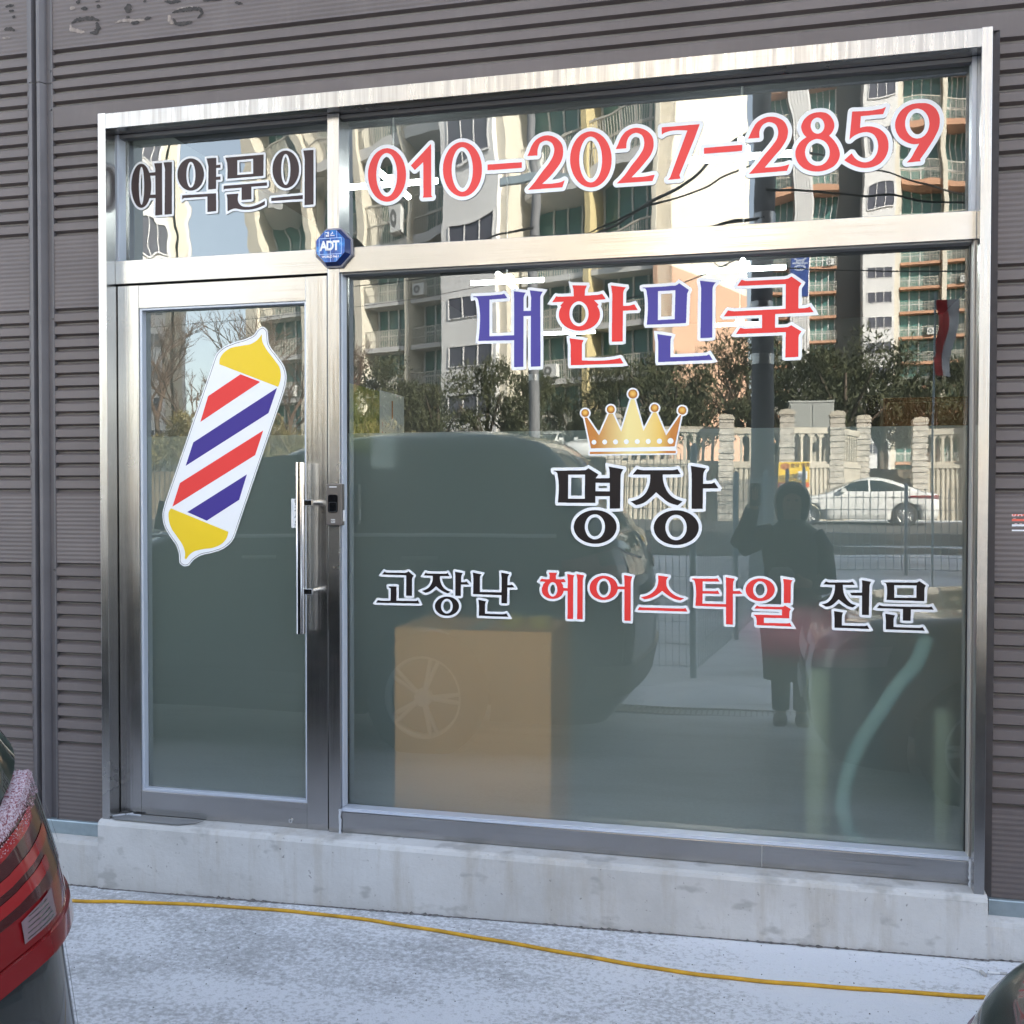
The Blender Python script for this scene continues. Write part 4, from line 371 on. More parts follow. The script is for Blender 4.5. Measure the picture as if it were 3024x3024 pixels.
'jang2':'-4208,4315 -1,7 -1,11 -6,18 -10,20 -17,21 -17,15 -25,16 -20,9 -26,8 -24,4 -39,2 -7,-1 -15,-1 -22,-4 -38,-12 -20,-10 -25,-17 -24,-24 -12,-16 -12,-26 -4,-14 -1,-13 -1,-7 1,-6 1,-15 8,-24 10,-18 10,-13 26,-23 29,-17 14,-6 28,-8 24,-4 53,0 34,6 24,8 32,16 21,13 23,23 11,17 10,20 6,18|-4402,4199 -18,4 -19,11 -18,17 -7,10 -9,17 -4,12 -4,24 0,19 4,24 4,12 8,16 9,13 16,16 8,6 22,10 10,2 19,0 26,-8 13,-9 13,-13 10,-14 7,-13 6,-20 2,-12 0,-29 -8,-32 -10,-20 -7,-11 -15,-15 -25,-13 -20,-4|-4264,4459 8,1 71,1 3,1 1,105 1,9 1,45 1,5 118,0 4,2 -7,8 -32,36 -3,0 -25,-9 -29,-1 -8,-2 -14,1 -3,1 0,63 2,16 4,16 10,20 7,11 1,4 -8,2 -7,1 -94,15 -6,0 -1,-5 0,-11 1,-7 1,-23 2,-9 0,-292|-4773,4519 53,-28 43,12 22,10 23,15 36,28 36,34 3,2 22,-18 34,-26 39,-25 30,-14 42,-14 10,-2 5,2 39,22 -42,14 -15,7 -20,12 -19,14 -26,29 -18,29 -15,40 -4,18 -3,23 -1,7 0,27 3,3 25,1 7,1 93,1 7,1 11,1 -1,4 -23,37 -4,4 -14,-9 -16,-2 -69,-1 -10,-2 -190,1 -14,2 -22,9 -24,-32 -5,-8 23,-3 72,-1 8,-1 33,-1 2,-5 0,-44 -3,-15 -12,-40 -12,-24 -15,-21 -23,-25 -24,-16 -27,-15 -20,-8 -25,-7',
'nan':'-3472,4178 -25,40 -6,8 -22,-7 -34,-6 -187,-1 -9,2 -63,1 -1,4 0,122 6,28 9,22 -7,3 -88,16 -12,2 -6,-1 0,-11 1,-7 1,-13 1,-7 1,-13 1,-7 1,-13 2,-9 0,-82 -2,-10 0,-54 1,-4 162,-1 10,-2 244,0 10,-2|-4001,4803 1,-8 1,-17 1,-7 1,-15 1,-7 1,-17 2,-9 0,-82 -2,-10 0,-106 -2,-10 0,-21 1,-3 132,-1 10,-2 136,0 10,-2 131,0 2,-5 0,-109 5,-2 66,0 12,4 1,91 2,10 0,122 3,1 58,0 8,2 36,2 -3,4 -20,24 -12,12 -24,-7 -27,-1 -8,-2 -9,2 0,5 2,8 0,84 2,12 2,10 8,16 10,14 4,5 0,2 -118,22 -2,-1 0,-11 1,-7 1,-17 1,-7 1,-17 2,-9 0,-186 -2,-8 -1,-19 -1,-3 -303,-1 -10,-2 -4,1 -1,4 0,204 4,18 17,30 -115,21 -10,2',
'W_l1':'-3332,4570 -27,56 -20,25 -21,20 -12,9 -35,-11 -4,1 0,59 2,12 27,40 -8,36 -3,3 -142,26 -9,0 -27,-13 -2,-8 0,-31 6,-55 0,-174 -2,-4 -247,-1 -4,1 -1,4 0,164 2,10 35,61 1,6 -174,32 -9,0 -32,-14 -1,-4 5,-27 1,-21 5,-51 0,-74 -23,28 -30,31 -21,0 -27,-9 -14,1 0,29 2,12 10,22 9,13 7,42 -40,12 -13,1 -89,15 -15,0 -21,-3 -10,-30 0,-23 4,-37 0,-204 -2,-4 -71,22 -19,11 -16,12 -25,27 -13,21 -16,46 -2,21 3,5 95,1 53,5 -8,41 -6,14 -23,37 -23,21 -8,4 -31,-18 -73,-1 -10,-2 -184,0 -49,18 -41,-52 -29,-54 69,-11 74,-1 11,-2 1,-18 -12,-40 -10,-20 -11,-15 -19,-21 -18,-12 -27,-15 -45,-15 -55,-33 15,-10 90,-50 11,-4 58,16 30,14 23,15 36,28 20,18 35,-26 38,-24 42,-20 -4,-3 -43,-13 -24,-12 -29,-19 -31,-31 -20,-32 -15,-39 -1,-15 -3,-11 3,-10 1,-17 10,-30 17,-29 22,-25 20,-17 40,-22 44,-14 24,-4 65,0 34,6 30,10 41,21 20,14 29,29 15,21 12,22 8,28 3,35 -3,20 -8,24 -13,25 -18,24 -14,13 54,2 27,15 1,121 3,29 89,1 21,5 4,-1 -1,-111 15,-29 405,-5 2,-104 35,-12 75,1 40,12 5,215|-3416,4150 -53,88 -22,26 -5,0 -33,-11 -32,-6 -181,-1 -9,2 -33,1 -1,90 6,24 17,43 -1,4 -36,16 -106,20 -9,0 -34,-8 -3,-13 0,-31 8,-67 -2,-147 11,-33 436,-3 22,-2 47,5|-4398,4233 -15,5 -21,19 -11,25 -2,29 6,26 12,20 12,12 8,4 11,5 11,0 23,-9 15,-17 11,-29 0,-25 -6,-24 -11,-21 -11,-9 -15,-9|-4762,4314 -43,86 -28,26 -36,-21 -29,-3 -234,-1 -1,20 2,10 0,132 4,35 -36,12 -123,0 -34,-10 -1,-5 0,-55 29,-19 2,-4 -1,-14 -1,-105 -44,-2 -8,-2 -62,1 -54,9 -28,-22 -53,-72 55,-15 208,-1 10,2 459,3|-5447,4729 1,-2 56,-14 74,-1 10,-2 255,0 2,-129 -2,-10 0,-151 35,-12 91,1 33,11 1,261 3,11 32,55 -110,86 -28,1 -25,-17 -18,-4 -131,-1 -10,-2 -126,1 -18,2 -42,17|-4337,4477 31,19 6,1 -1,-30 -33,8',
'he':'-2534,4175 2,5 0,550 2,8 0,10 4,17 11,27 -6,3 -20,2 -56,10 -16,2 -7,-2 4,-23 0,-12 2,-6 0,-12 2,-6 0,-12 2,-6 0,-68 -2,-8 -1,-44 -2,-1 -28,0 -8,2 -18,0 -3,1 -8,20 0,3 5,9 -29,45 3,2 20,0 6,2 28,0 6,3 0,5 -20,38 -4,1 -36,-7 -78,0 -1,5 0,46 13,36 -1,4 -115,0 -1,-2 12,-34 0,-52 -2,-5 -13,0 -6,-2 -48,0 -46,7 -27,-38 5,-3 52,-2 6,-2 18,-1 -36,-41 -1,-3 5,-6 -13,-25 -6,-18 0,-13 -2,-8 2,-8 0,-10 6,-22 8,-16 13,-17 7,-7 30,-22 13,-7 28,-10 22,-4 18,0 8,-2 12,2 16,0 27,6 22,8 22,11 24,18 11,11 12,17 10,20 8,26 53,0 2,-4 0,-332 -2,-8 0,-48 3,-3|-2399,4175 2,1 1,4 0,544 2,6 0,14 4,17 12,31 -3,3 -104,17 -1,-2 14,-82 0,-22 -2,-8 0,-440 -2,-10 0,-68 1,-3 6,-2|-2819,4689 21,-9 10,-8 9,-11 12,-26 4,-14 4,-33 -1,-4 0,-16 -5,-20 -4,-12 -10,-21 -14,-16 -9,-6 -12,-6 -19,-2 -11,3 -20,12 -11,13 -7,11 -8,20 -4,16 -2,32 2,6 0,11 6,24 8,19 9,13 13,13 11,6 16,5',
'eo':'-1722,4171 2,5 0,538 2,6 0,11 6,26 13,34 -4,2 -8,0 -94,16 -9,-2 2,-37 2,-6 0,-20 2,-8 0,-84 -3,-3 -90,0 -10,34 -14,27 -13,18 -22,22 -20,14 -34,16 -24,8 -35,7 -42,0 -28,-5 -16,-4 -29,-10 -26,-14 -23,-17 -23,-23 -7,-9 -9,-13 -12,-25 -8,-28 0,-11 -2,-6 0,-18 2,-6 0,-14 10,-30 11,-21 15,-21 24,-22 14,-10 7,-5 34,-16 28,-8 24,-4 48,0 41,8 28,10 34,19 17,13 24,24 14,20 6,12 6,15 10,32 10,3 82,0 1,-433 1,-3 8,-2 70,0|-2097,4757 15,-3 12,-4 16,-7 11,-8 12,-12 12,-19 8,-17 8,-26 3,-13 0,-16 2,-6 -2,-6 0,-18 -7,-28 -12,-28 -12,-19 -17,-17 -20,-12 -25,-7 -14,0 -24,6 -13,7 -11,9 -13,13 -5,7 -14,26 -7,19 -4,22 0,42 2,13 8,28 11,22 16,22 15,13 18,10 13,4',
'seu':'-1624,4328 5,-1 354,0 10,-2 310,0 3,0 1,3 -26,45 -2,2 -21,-10 -3,0 -566,0 -8,2 -12,0 -18,4 -6,-6|-1585,4510 54,-31 39,6 38,10 36,15 44,24 30,20 28,22 22,20 9,5 3,-1 46,-38 38,-26 35,-21 31,-15 35,-13 18,-4 44,-6 9,4 41,25 -5,2 -23,3 -34,8 -44,16 -24,12 -23,15 -26,20 -20,20 -15,19 -13,19 -10,20 -6,20 -2,16 0,46 2,13 9,20 18,22 -1,1 -47,5 -6,2 -12,0 -6,2 -12,0 -6,2 -12,0 -39,5 -2,-1 0,-9 2,-8 0,-28 2,-6 0,-14 -2,-6 0,-20 -2,-6 0,-10 -5,-24 -6,-20 -8,-18 -20,-31 -11,-13 -22,-22 -20,-16 -24,-15 -32,-16 -22,-8 -34,-8',
'ta':'-332,4165 2,5 0,366 -2,8 0,39 5,2 74,0 6,2 40,1 -3,6 -33,34 -20,-5 -62,0 -5,1 0,80 2,8 0,30 5,17 16,29 -8,3 -90,14 -16,4 -7,-2 2,-7 0,-32 2,-6 0,-66 2,-8 0,-242 -1,-4 -4,-1 -306,0 -5,1 0,44 2,8 0,80 1,4 222,1 3,0 1,3 -24,41 -3,1 -18,-7 -15,-2 -134,0 -8,-2 -24,0 -1,5 0,125 5,2 108,0 10,2 101,0 -1,6 -27,39 -18,-5 -13,0 -6,-2 -104,0 -10,-2 -170,0 -18,-3 -1,-2 0,-8 14,-4 10,-4 7,-7 4,-10 6,-16 2,-10 9,-57 0,-12 2,-6 0,-24 2,-8 0,-80 -2,-8 -2,-66 -2,-6 0,-18 -2,-6 0,-20 5,-1 90,0 8,-2 305,-1 2,-4 0,-106 2,-10 0,-116 3,-1 40,0 6,-2',
'il':'445,4164 -26,45 -2,2 -21,-6 -13,0 -8,-2 -224,0 -10,-2 -56,0 -5,1 0,66 3,3 148,0 10,2 167,0 2,3 0,28 2,8 0,40 2,14 3,9 14,21 -77,48 -2,0 -12,-12 -8,-5 -9,-2 -24,0 -8,-2 -184,0 -10,-2 -72,0 -18,4 -20,9 -32,-41 2,-2 104,0 10,-2 240,0 3,-1 2,-2 0,-72 -3,-3 -278,0 -10,-2 -78,-1 -1,-2 0,-6 14,-5 8,-7 5,-8 6,-15 7,-37 0,-36 -2,-8 0,-12 1,-3 22,0 8,-2 208,0 10,-2|339,4477 38,0 6,2 40,0 2,1 1,46 2,8 0,196 4,23 5,12 12,19 -1,2 -120,17 4,-33 2,-6 0,-10 2,-6 0,-10 2,-6 0,-250|220,4664 -3,13 -6,20 -12,26 -16,20 -19,17 -18,12 -30,14 -34,10 -23,5 -48,0 -36,-7 -30,-10 -28,-13 -22,-16 -26,-26 -11,-15 -11,-23 -7,-23 -2,-14 0,-20 2,-16 6,-20 8,-16 7,-11 13,-17 20,-18 19,-13 23,-11 31,-11 34,-6 44,0 37,6 32,11 26,13 14,9 28,25 17,22 12,25 6,20 3,14|43,4763 13,-5 18,-8 20,-18 9,-13 8,-18 6,-18 5,-27 0,-12 -5,-28 -6,-18 -8,-16 -9,-14 -22,-20 -18,-9 -13,-4 -26,0 -16,4 -13,7 -24,22 -9,13 -13,29 -4,22 0,30 4,21 6,18 6,13 9,13 18,18 17,11 19,6',
'W_l2':'-914,4787 0,-25 2,-18 35,-11 6,-16 9,-55 4,-52 0,-74 -2,-8 -2,-64 -4,-30 0,-50 33,-11 375,-3 2,-82 2,-8 0,-130 1,-3 26,-14 118,-2 2,1 10,30 1,378 -2,9 125,6 4,-2 22,-26 21,-19 18,-12 33,-17 42,-14 -57,-75 33,-33 338,-4 0,-7 -4,-1 -246,0 -10,-2 -94,-1 -15,-27 2,-35 2,-4 26,-12 3,-5 7,-31 -2,-64 15,-29 38,0 8,-2 208,0 10,-2 274,1 -56,99 -5,5 -12,6 14,26 2,87 31,51 -3,4 -55,34 13,1 26,14 2,3 0,58 2,10 0,198 4,19 21,33 -14,34 -5,4 -173,25 -5,-2 6,-61 8,-54 0,-248 5,-18 -22,-3 -184,0 -10,-2 -62,0 -18,5 38,1 37,6 36,12 50,27 34,30 19,25 16,33 8,26 3,16 0,34 -3,13 -8,26 -16,34 -17,21 -26,24 -20,13 -34,17 -28,8 -37,9 -60,0 -42,-9 -30,-10 -33,-16 -27,-19 -32,-32 -13,-19 -14,-29 -8,-26 -3,-45 -35,34 -7,0 -28,-7 -29,1 0,42 2,8 0,31 35,64 -1,3 -48,18 -85,13 -24,6 -8,0 -41,-9 -2,-2 8,-34 2,-106 2,-8 0,-204 -1,-4 -2,-1 -240,0 -4,0 -1,3 3,66 196,1 17,2 3,5 14,33 -34,58 -25,19 -39,-13 -128,0 -4,0 -1,3 1,58 234,4 -16,54 -42,64 -37,-11 -21,-2 -284,-2 -33,-5|-1698,4134 12,38 0,536 6,37 22,64 -38,17 -15,1 -88,16 -12,0 -36,-7 -1,-40 6,-64 0,-46 -3,-3 -30,0 -24,50 -13,17 -28,28 -22,15 -38,19 -34,10 -35,7 -52,0 -28,-5 -51,-16 -34,-18 -24,-18 -31,-31 -15,-21 -16,-33 -10,-34 -2,-17 2,-48 12,-38 15,-29 18,-24 29,-27 14,-10 49,-25 34,-10 24,-4 60,0 41,8 18,6 24,10 34,19 17,13 32,32 14,21 21,46 30,0 2,-4 0,-404 12,-20 23,-9 76,0 26,-6|-2366,4154 4,20 0,544 4,31 19,51 -24,25 -12,4 -129,21 -2,-1 -9,-19 -2,-1 -24,2 -50,10 -28,2 -39,-10 8,-49 -2,-11 -17,2 -34,-8 -40,0 -3,3 0,9 15,39 -11,40 -159,1 -5,-3 -14,-32 13,-41 -1,-20 -33,0 -56,10 -7,-2 -45,-64 -11,-19 37,-25 20,-4 -4,-25 -11,-32 -2,-22 2,-28 8,-28 10,-20 15,-21 14,-14 32,-24 20,-10 34,-12 22,-4 26,-2 38,2 41,10 46,21 24,18 18,18 23,36 0,-359 21,-21 5,-1 110,0 2,1 6,14 5,-6 23,-9 84,0|241,4238 134,0|-1674,4308 51,-15 684,-2 20,3 16,36 -40,69 -26,13 -32,-13 -554,0 -22,2 -28,6 -5,-1 -21,-21|-921,4506 -3,4 -54,30 -33,5 -24,6 -40,14 -24,12 -41,29 -29,31 -20,34 -7,23 0,49 9,18 22,27 -8,37 -3,5 -57,5 -16,4 -56,4 -42,6 -29,-14 -2,-11 0,-24 4,-46 -4,-48 -5,-20 -8,-22 -18,-29 -31,-33 -36,-25 -32,-16 -18,-6 -25,-6 -37,-5 -4,-9 -10,-53 1,-3 64,-36 51,8 44,12 50,22 38,21 30,20 39,32 29,-24 38,-26 35,-21 40,-20 22,-8 26,-8 24,-4 30,-4 13,0 22,10|-2827,4655 16,-8 12,-24 5,-19 0,-32 -5,-20 -8,-17 -9,-11 -13,-5 -13,7 -8,10 -10,28 -2,22 2,19 10,31 12,14|-2097,4723 15,-5 16,-8 9,-9 8,-13 6,-13 9,-27 0,-42 -7,-26 -8,-18 -8,-13 -13,-13 -10,-6 -21,-5 -18,4 -11,7 -13,13 -9,15 -10,26 -2,12 0,38 8,31 8,17 11,15 18,14|19,4569 -13,5 -13,11 -10,12 -11,25 -2,12 0,26 8,29 10,17 14,14 12,6 9,3 14,0 17,-7 11,-9 8,-10 12,-32 3,-27 -7,-30 -13,-24 -16,-14 -10,-5 -7,-2',
'jeon':'1432,4163 -28,47 -18,-7 -14,-3 -50,0 -6,-2 -230,1 -1,4 0,100 2,8 0,20 6,22 9,18 -114,17 -3,-1 0,-24 2,-6 0,-22 2,-6 0,-22 2,-8 0,-130 1,-4 326,-1 10,-2 100,0|1423,4345 2,4 0,108 2,10 0,170 2,10 0,82 6,26 15,30 -18,5 -96,16 -3,-3 2,-6 0,-22 2,-6 0,-20 2,-8 0,-14 -2,-8 -1,-75 -8,-4 -50,0 -6,-2 -48,0 -6,-2 -32,-1 20,-34 126,-1 4,-1 1,-251 3,-2 74,0|830,4472 48,-29 12,-1 24,4 22,7 17,8 22,16 15,13 52,53 59,-46 57,-39 24,-9 34,-8 6,0 7,4 33,28 -38,10 -25,12 -20,16 -12,12 -21,25 -12,18 -17,32 -12,36 -8,47 0,10 -2,6 0,28 -2,6 0,6 3,1 145,1 -2,8 -21,33 -6,4 -20,-9 -18,-1 -6,-2 -150,-2 -8,-2 -70,0 -10,-2 -30,5 -21,8 -29,-35 -2,-5 54,-1 8,-2 80,0 4,-1 1,-34 -2,-6 0,-22 -2,-14 -8,-37 -10,-30 -18,-37 -17,-23 -27,-27 -19,-13 -24,-9 -38,-9',
'mun2':'2118,4161 -24,41 -6,6 -20,-7 -20,-3 -282,0 -8,2 -24,1 -1,4 0,88 4,26 11,30 0,3 -4,2 -104,16 -8,0 -3,-1 0,-14 2,-6 0,-16 2,-6 0,-16 2,-6 0,-16 2,-6 0,-112 -2,-6 1,-2 462,-1 10,-2|1522,4441 4,-1 198,0 10,-2 111,0 2,-5 0,-130 -2,-12 0,-3 5,-2 88,0 4,2 1,59 2,8 0,76 1,5 66,0 8,2 200,0 4,1 -26,42 -16,-6 -18,-3 -202,0 -10,-2 -352,0 -24,5 -20,7 -4,-2|1609,4783 1,-4 12,-1 5,-3 5,-5 7,-15 6,-26 2,-14 0,-16 2,-6 0,-72 -2,-8 0,-18 -2,-6 -3,-36 78,-1 10,-2 252,0 10,-2 112,0 4,2 1,145 4,28 13,28 -5,6 -74,50 -5,-1 -20,-13 -8,-3 -14,0 -6,-2 -100,0 -10,-2 -202,0 -8,-2 -60,0|2012,4749 1,-6 -2,-8 0,-142 -2,-4 -103,-1 -10,-2 -122,0 -10,-2 -22,0 -3,2 0,97 -2,10 0,50 1,5 92,0 10,2 168,0',
'W_l3':'2174,4133 -52,89 -26,25 -44,-15 -284,1 -1,60 2,14 14,38 0,10 -7,21 -24,12 -106,16 -24,0 -27,-15 0,-40 8,-74 0,-98 -3,-16 16,-32 478,-1 20,-2|1484,4143 -66,108 -46,-17 -54,0 -10,-2 -188,1 -1,66 2,30 31,68 -158,25 -14,0 -29,-15 0,-50 6,-62 0,-132 11,-32 464,-3 50,13|1464,4421 56,-15 200,0 10,-2 81,0 2,-99 -2,-20 2,-19 5,-5 28,-9 98,0 32,12 1,77 2,8 1,53 36,0 8,2 202,0 48,13 2,2 -54,89 -12,16 -34,-15 -10,-3 -208,0 -10,-2 -348,0 -46,14 -22,-10 -7,-7|1447,4307 12,36 4,382 4,18 31,61 -1,4 -59,16 -108,18 -7,-1 -28,-30 6,-18 0,-24 4,-30 -2,-14 0,-48 -3,-3 -82,-2 -36,-4 -49,2 -3,34 158,2 -17,53 -25,41 -7,7 -23,15 -32,-13 -22,-3 -148,-2 -8,-2 -70,0 -8,-2 -22,5 -36,14 -10,-9 -38,-46 -5,-9 -13,-50 152,-3 3,-3 0,-28 -16,-63 -18,-37 -11,-15 -24,-24 -14,-10 -20,-7 -54,-13 -10,-45 1,-2 75,-46 28,-1 26,5 20,6 30,13 35,27 39,37 35,-27 65,-43 30,-11 36,-9 16,0 21,11 53,44 2,-134 28,-15 82,0|1302,4500 -2,-1 -64,16 -17,8 -17,13 -24,26 -15,21 -16,31 -10,33 3,-1 48,-79 113,-1|1569,4805 14,-57 17,-2 6,-3 7,-26 2,-92 -8,-82 1,-24 500,-5 34,12 1,169 2,16 21,46 -25,28 -87,59 -24,-6 -22,-13 -20,-3 -380,-4|1976,4715 -1,-92 -73,-1 -10,-2 -119,2 0,65 -2,10 1,17 64,0 8,2',
'crown':'-2376,7006 90,-421 2,-6 3,-1 50,-1 10,2 140,0 10,2 140,0 10,2 140,0 10,2 140,0 10,2 140,0 10,2 140,0 10,2 140,0 8,2 47,1 3,5 2,8 85,413 -2,3 -3,0 -14,-4 -182,-269 -4,-4 -126,298 -8,18 -3,3 -5,-1 -32,-1 -6,-6 -130,-244 -2,1 -122,426 -4,12 -2,1 -40,0 -5,-1 -129,-431 -6,-17 -117,251 -47,1 -6,1 -3,-1 -127,-279 -8,-14 -2,-3 -12,16 -156,232 -2,1 -32,0',
'crownbar':'-1108,6528 -1,4 -4,1 -228,0 -10,-2 -514,0 -10,-2 -420,0 -4,0 -1,-3 0,-26 0,-3 3,-1 8,1 446,0 10,2 446,0 10,2 264,0 3,1 2,3',
'ball0':'-2422,7086 0,-23 5,-15 9,-13 10,-8 13,-7 8,-2 21,0 14,4 10,7 13,15 6,17 0,19 -2,8 -6,13 -5,7 -12,10 -16,7 -19,2 -16,-4 -8,-4 -14,-12',
'ball1':'-2046,7158 -12,-16 -4,-16 0,-21 5,-13 10,-14 16,-12 10,-4 14,-2 17,2 18,9 13,13 9,21 -1,23 -8,18 -6,9 -17,12 -10,4 -11,2 -10,0 -16,-4',
'ball2':'-1748,7368 -8,-10 -6,-14 -2,-10 0,-17 7,-21 14,-19 9,-6 13,-7 22,-4 14,2 7,2 14,7 12,9 9,14 4,11 3,10 0,15 -7,20 -13,19 -14,11 -12,5 -9,2 -20,0 -12,-2 -12,-6',
'ball3':'-1366,7077 13,13 9,21 -1,23 -4,12 -6,11 -9,9 -8,5 -14,6 -11,2 -8,0 -10,-2 -15,-7 -8,-6 -7,-9 -9,-21 0,-21 5,-14 6,-9 17,-15 19,-7 19,0 8,2',
'ball4':'-986,7039 9,9 4,7 7,18 -1,23 -4,12 -6,11 -11,11 -25,11 -22,0 -13,-5 -10,-6 -9,-9 -5,-7 -6,-18 0,-23 5,-14 6,-9 11,-11 25,-11 21,0 12,4',
'W_crown':'-945,7100 -6,18 -7,12 -18,18 -32,15 -29,0 -20,-6 -11,-7 -18,-18 -6,-8 -8,-22 0,-31 6,-20 17,-26 -158,-233 -5,7 -109,261 14,16 12,29 1,31 -7,20 -6,11 -19,19 -22,11 -19,4 -14,0 -16,-4 -20,-10 -9,-7 -8,-10 -14,-32 0,-27 6,-20 10,-16 14,-13 1,-3 -100,-189 -5,11 -104,366 1,4 18,15 12,18 6,17 3,10 0,23 -9,26 -20,27 -11,9 -18,9 -15,4 -28,0 -12,-2 -19,-9 -18,-14 -11,-15 -9,-21 -2,-10 0,-25 8,-26 29,-36 -116,-384 -8,14 -80,175 12,15 13,30 -1,31 -10,24 -11,15 -22,16 -27,8 -20,0 -20,-6 -22,-14 -17,-23 -6,-22 0,-29 7,-19 18,-23 0,-4 -102,-226 -12,-24 -2,-1 -140,209 16,21 9,25 0,23 -3,10 -12,25 -4,6 -13,11 -28,13 -27,2 -22,-6 -9,-5 -19,-15 -9,-15 -8,-18 0,-31 6,-20 11,-15 13,-13 17,-13 85,-399 9,-33 -2,-15 -9,-3 -8,-16 0,-37 2,-12 21,-10 14,2 444,0 10,2 446,0 10,2 266,0 13,3 10,19 0,33 -3,14 -13,7 -3,29 6,19 81,399 3,3 9,1 18,6 18,11 9,9 8,13 8,22',
'dots':'-2251,6695 -9,-5 -10,-10 -4,-10 0,-17 5,-10 7,-7 15,-6 11,0 14,6 7,5 6,14 0,13 -6,14 -5,6 -14,7|-2124,6674 0,-18 4,-9 10,-11 9,-4 12,-3 9,3 8,4 11,9 4,12 0,13 -4,11 -11,11 -10,5 -17,0 -10,-4 -10,-10|-1974,6672 0,-13 7,-16 7,-7 15,-6 13,0 12,4 11,11 4,12 0,13 -6,15 -9,8 -16,6 -9,0 -15,-7 -9,-9|-1168,6630 10,4 13,15 5,11 -1,18 -6,13 -13,12 -8,4 -9,2 -16,-2 -10,-6 -10,-10 -3,-5 -4,-16 2,-13 5,-10 14,-13 10,-5|-1761,6643 6,14 1,15 -7,14 -5,6 -12,7 -11,2 -10,-2 -16,-10 -7,-11 -2,-12 4,-15 3,-6 7,-7 13,-6 16,-1 13,7|-1647,6699 -9,-5 -10,-10 -4,-10 0,-17 5,-10 10,-9 8,-4 10,-2 11,2 11,5 6,6 2,6 4,14 -2,11 -4,9 -9,8 -12,6|-1481,6631 15,7 9,7 6,16 1,7 -3,10 -4,8 -6,7 -11,6 -13,2 -10,-2 -8,-4 -7,-7 -6,-10 -2,-12 3,-13 10,-14 10,-5|-1343,6703 -10,-6 -8,-8 -4,-8 -3,-11 2,-15 5,-10 8,-7 14,-6 15,0 12,4 11,11 5,11 -1,18 -6,13 -13,11 -9,3',
'pole':'-7248,8443 -16,5 -9,-1 -20,-6 -23,-14 -20,-15 -23,-23 -27,-39 -14,-14 -16,-12 -36,-18 -92,-34 -38,-10 -107,-23 -44,-12 -114,-36 -38,-16 -41,-22 -42,-28 -22,-17 -31,-31 -16,-23 -7,-12 -26,-54 -25,-69 -738,-1900 -73,-183 -16,-44 -26,-82 -10,-36 -8,-47 -1,-66 2,-8 1,-12 8,-46 8,-30 12,-34 16,-34 23,-39 40,-62 26,-36 67,-78 18,-24 13,-22 13,-26 9,-22 16,-50 10,-42 4,-33 -1,-10 -2,-56 4,-20 9,-17 13,-13 17,-13 28,-14 16,-4 17,-2 14,2 28,6 24,10 13,9 18,18 24,32 31,28 46,32 25,14 32,16 30,12 38,10 115,21 82,22 86,28 52,24 41,25 34,24 21,17 37,37 21,27 17,27 16,32 14,34 53,145 729,1933 18,50 20,64 16,64 10,54 2,14 1,28 1,8 -1,8 -1,20 -4,28 -6,29 -8,28 -17,44 -15,30 -21,32 -71,88 -37,48 -51,60 -20,26 -21,33 -14,32 -6,26 -3,28 -1,6 -3,46 -1,6 -3,32 -1,6 -1,20 -6,27 -11,20 -18,18 -16,11',
'ptop':'-7008,7540 17,41 14,42 10,48 0,12 2,6 0,42 -2,6 -2,26 -8,38 -10,28 -8,16 -19,29 -46,56 -38,50 -72,84 -18,24 -32,48 -30,51 -10,22 -6,18 -5,20 -2,16 1,72 -32,-41 -35,-35 -26,-20 -23,-15 -25,-13 -29,-13 -34,-10 -38,-6 -50,-4 -66,-10 -32,-2 -6,-2 -32,-2 -28,-4 -39,-8 -30,-10 -18,-8 -36,-18 -22,-13 -35,-27 -19,-19 -21,-25 -12,-19 -10,-19 -6,-17 -5,-20 0,-50 4,-4 964,-363',
'pbot':'-7844,5355 -2,2 -22,8 -946,342 -3,0 -3,-2 -23,-29 -11,-22 -4,-12 -2,-13 0,-58 2,-8 2,-30 10,-46 12,-36 9,-21 19,-39 21,-31 50,-62 28,-38 54,-66 24,-38 22,-40 12,-30 8,-24 5,-17 4,-28 -2,-40 -6,-34 1,-9 20,-4 9,1 19,27 20,24 27,25 36,26 37,18 24,8 32,8 104,21 106,12 35,6 30,8 58,20 30,13 32,17 34,25 32,32 11,13 16,24 10,21 8,22 8,36',
'pred':'-8792,5736 12,4 36,20 1352,758 3,5 88,240 44,124 -4,-1 -18,-10 -1380,-776 -7,-15|-8306,7035 4,0 94,55 886,518 16,10 1,2 -23,10 -298,112 -4,-1 -17,-9 -522,-306 -5,-5',
'pblue':'-7530,6225 -4,1 -226,-130 -760,-434 -14,-8 -1,-2 319,-127 9,-2 10,4 538,316|-8559,6364 4,1 1383,781 4,4 6,14 135,358 -1,0 -14,-8 -1386,-792 -9,-23 -122,-332',

}
def loops(k):
    out = []
    for part in LET[k].split('|'):
        x = z = 0; l = []
        for w in part.split():
            a, b = w.split(','); x += int(a); z += int(b); l.append((x / 4000, z / 4000))
        out.append(l)
    return out

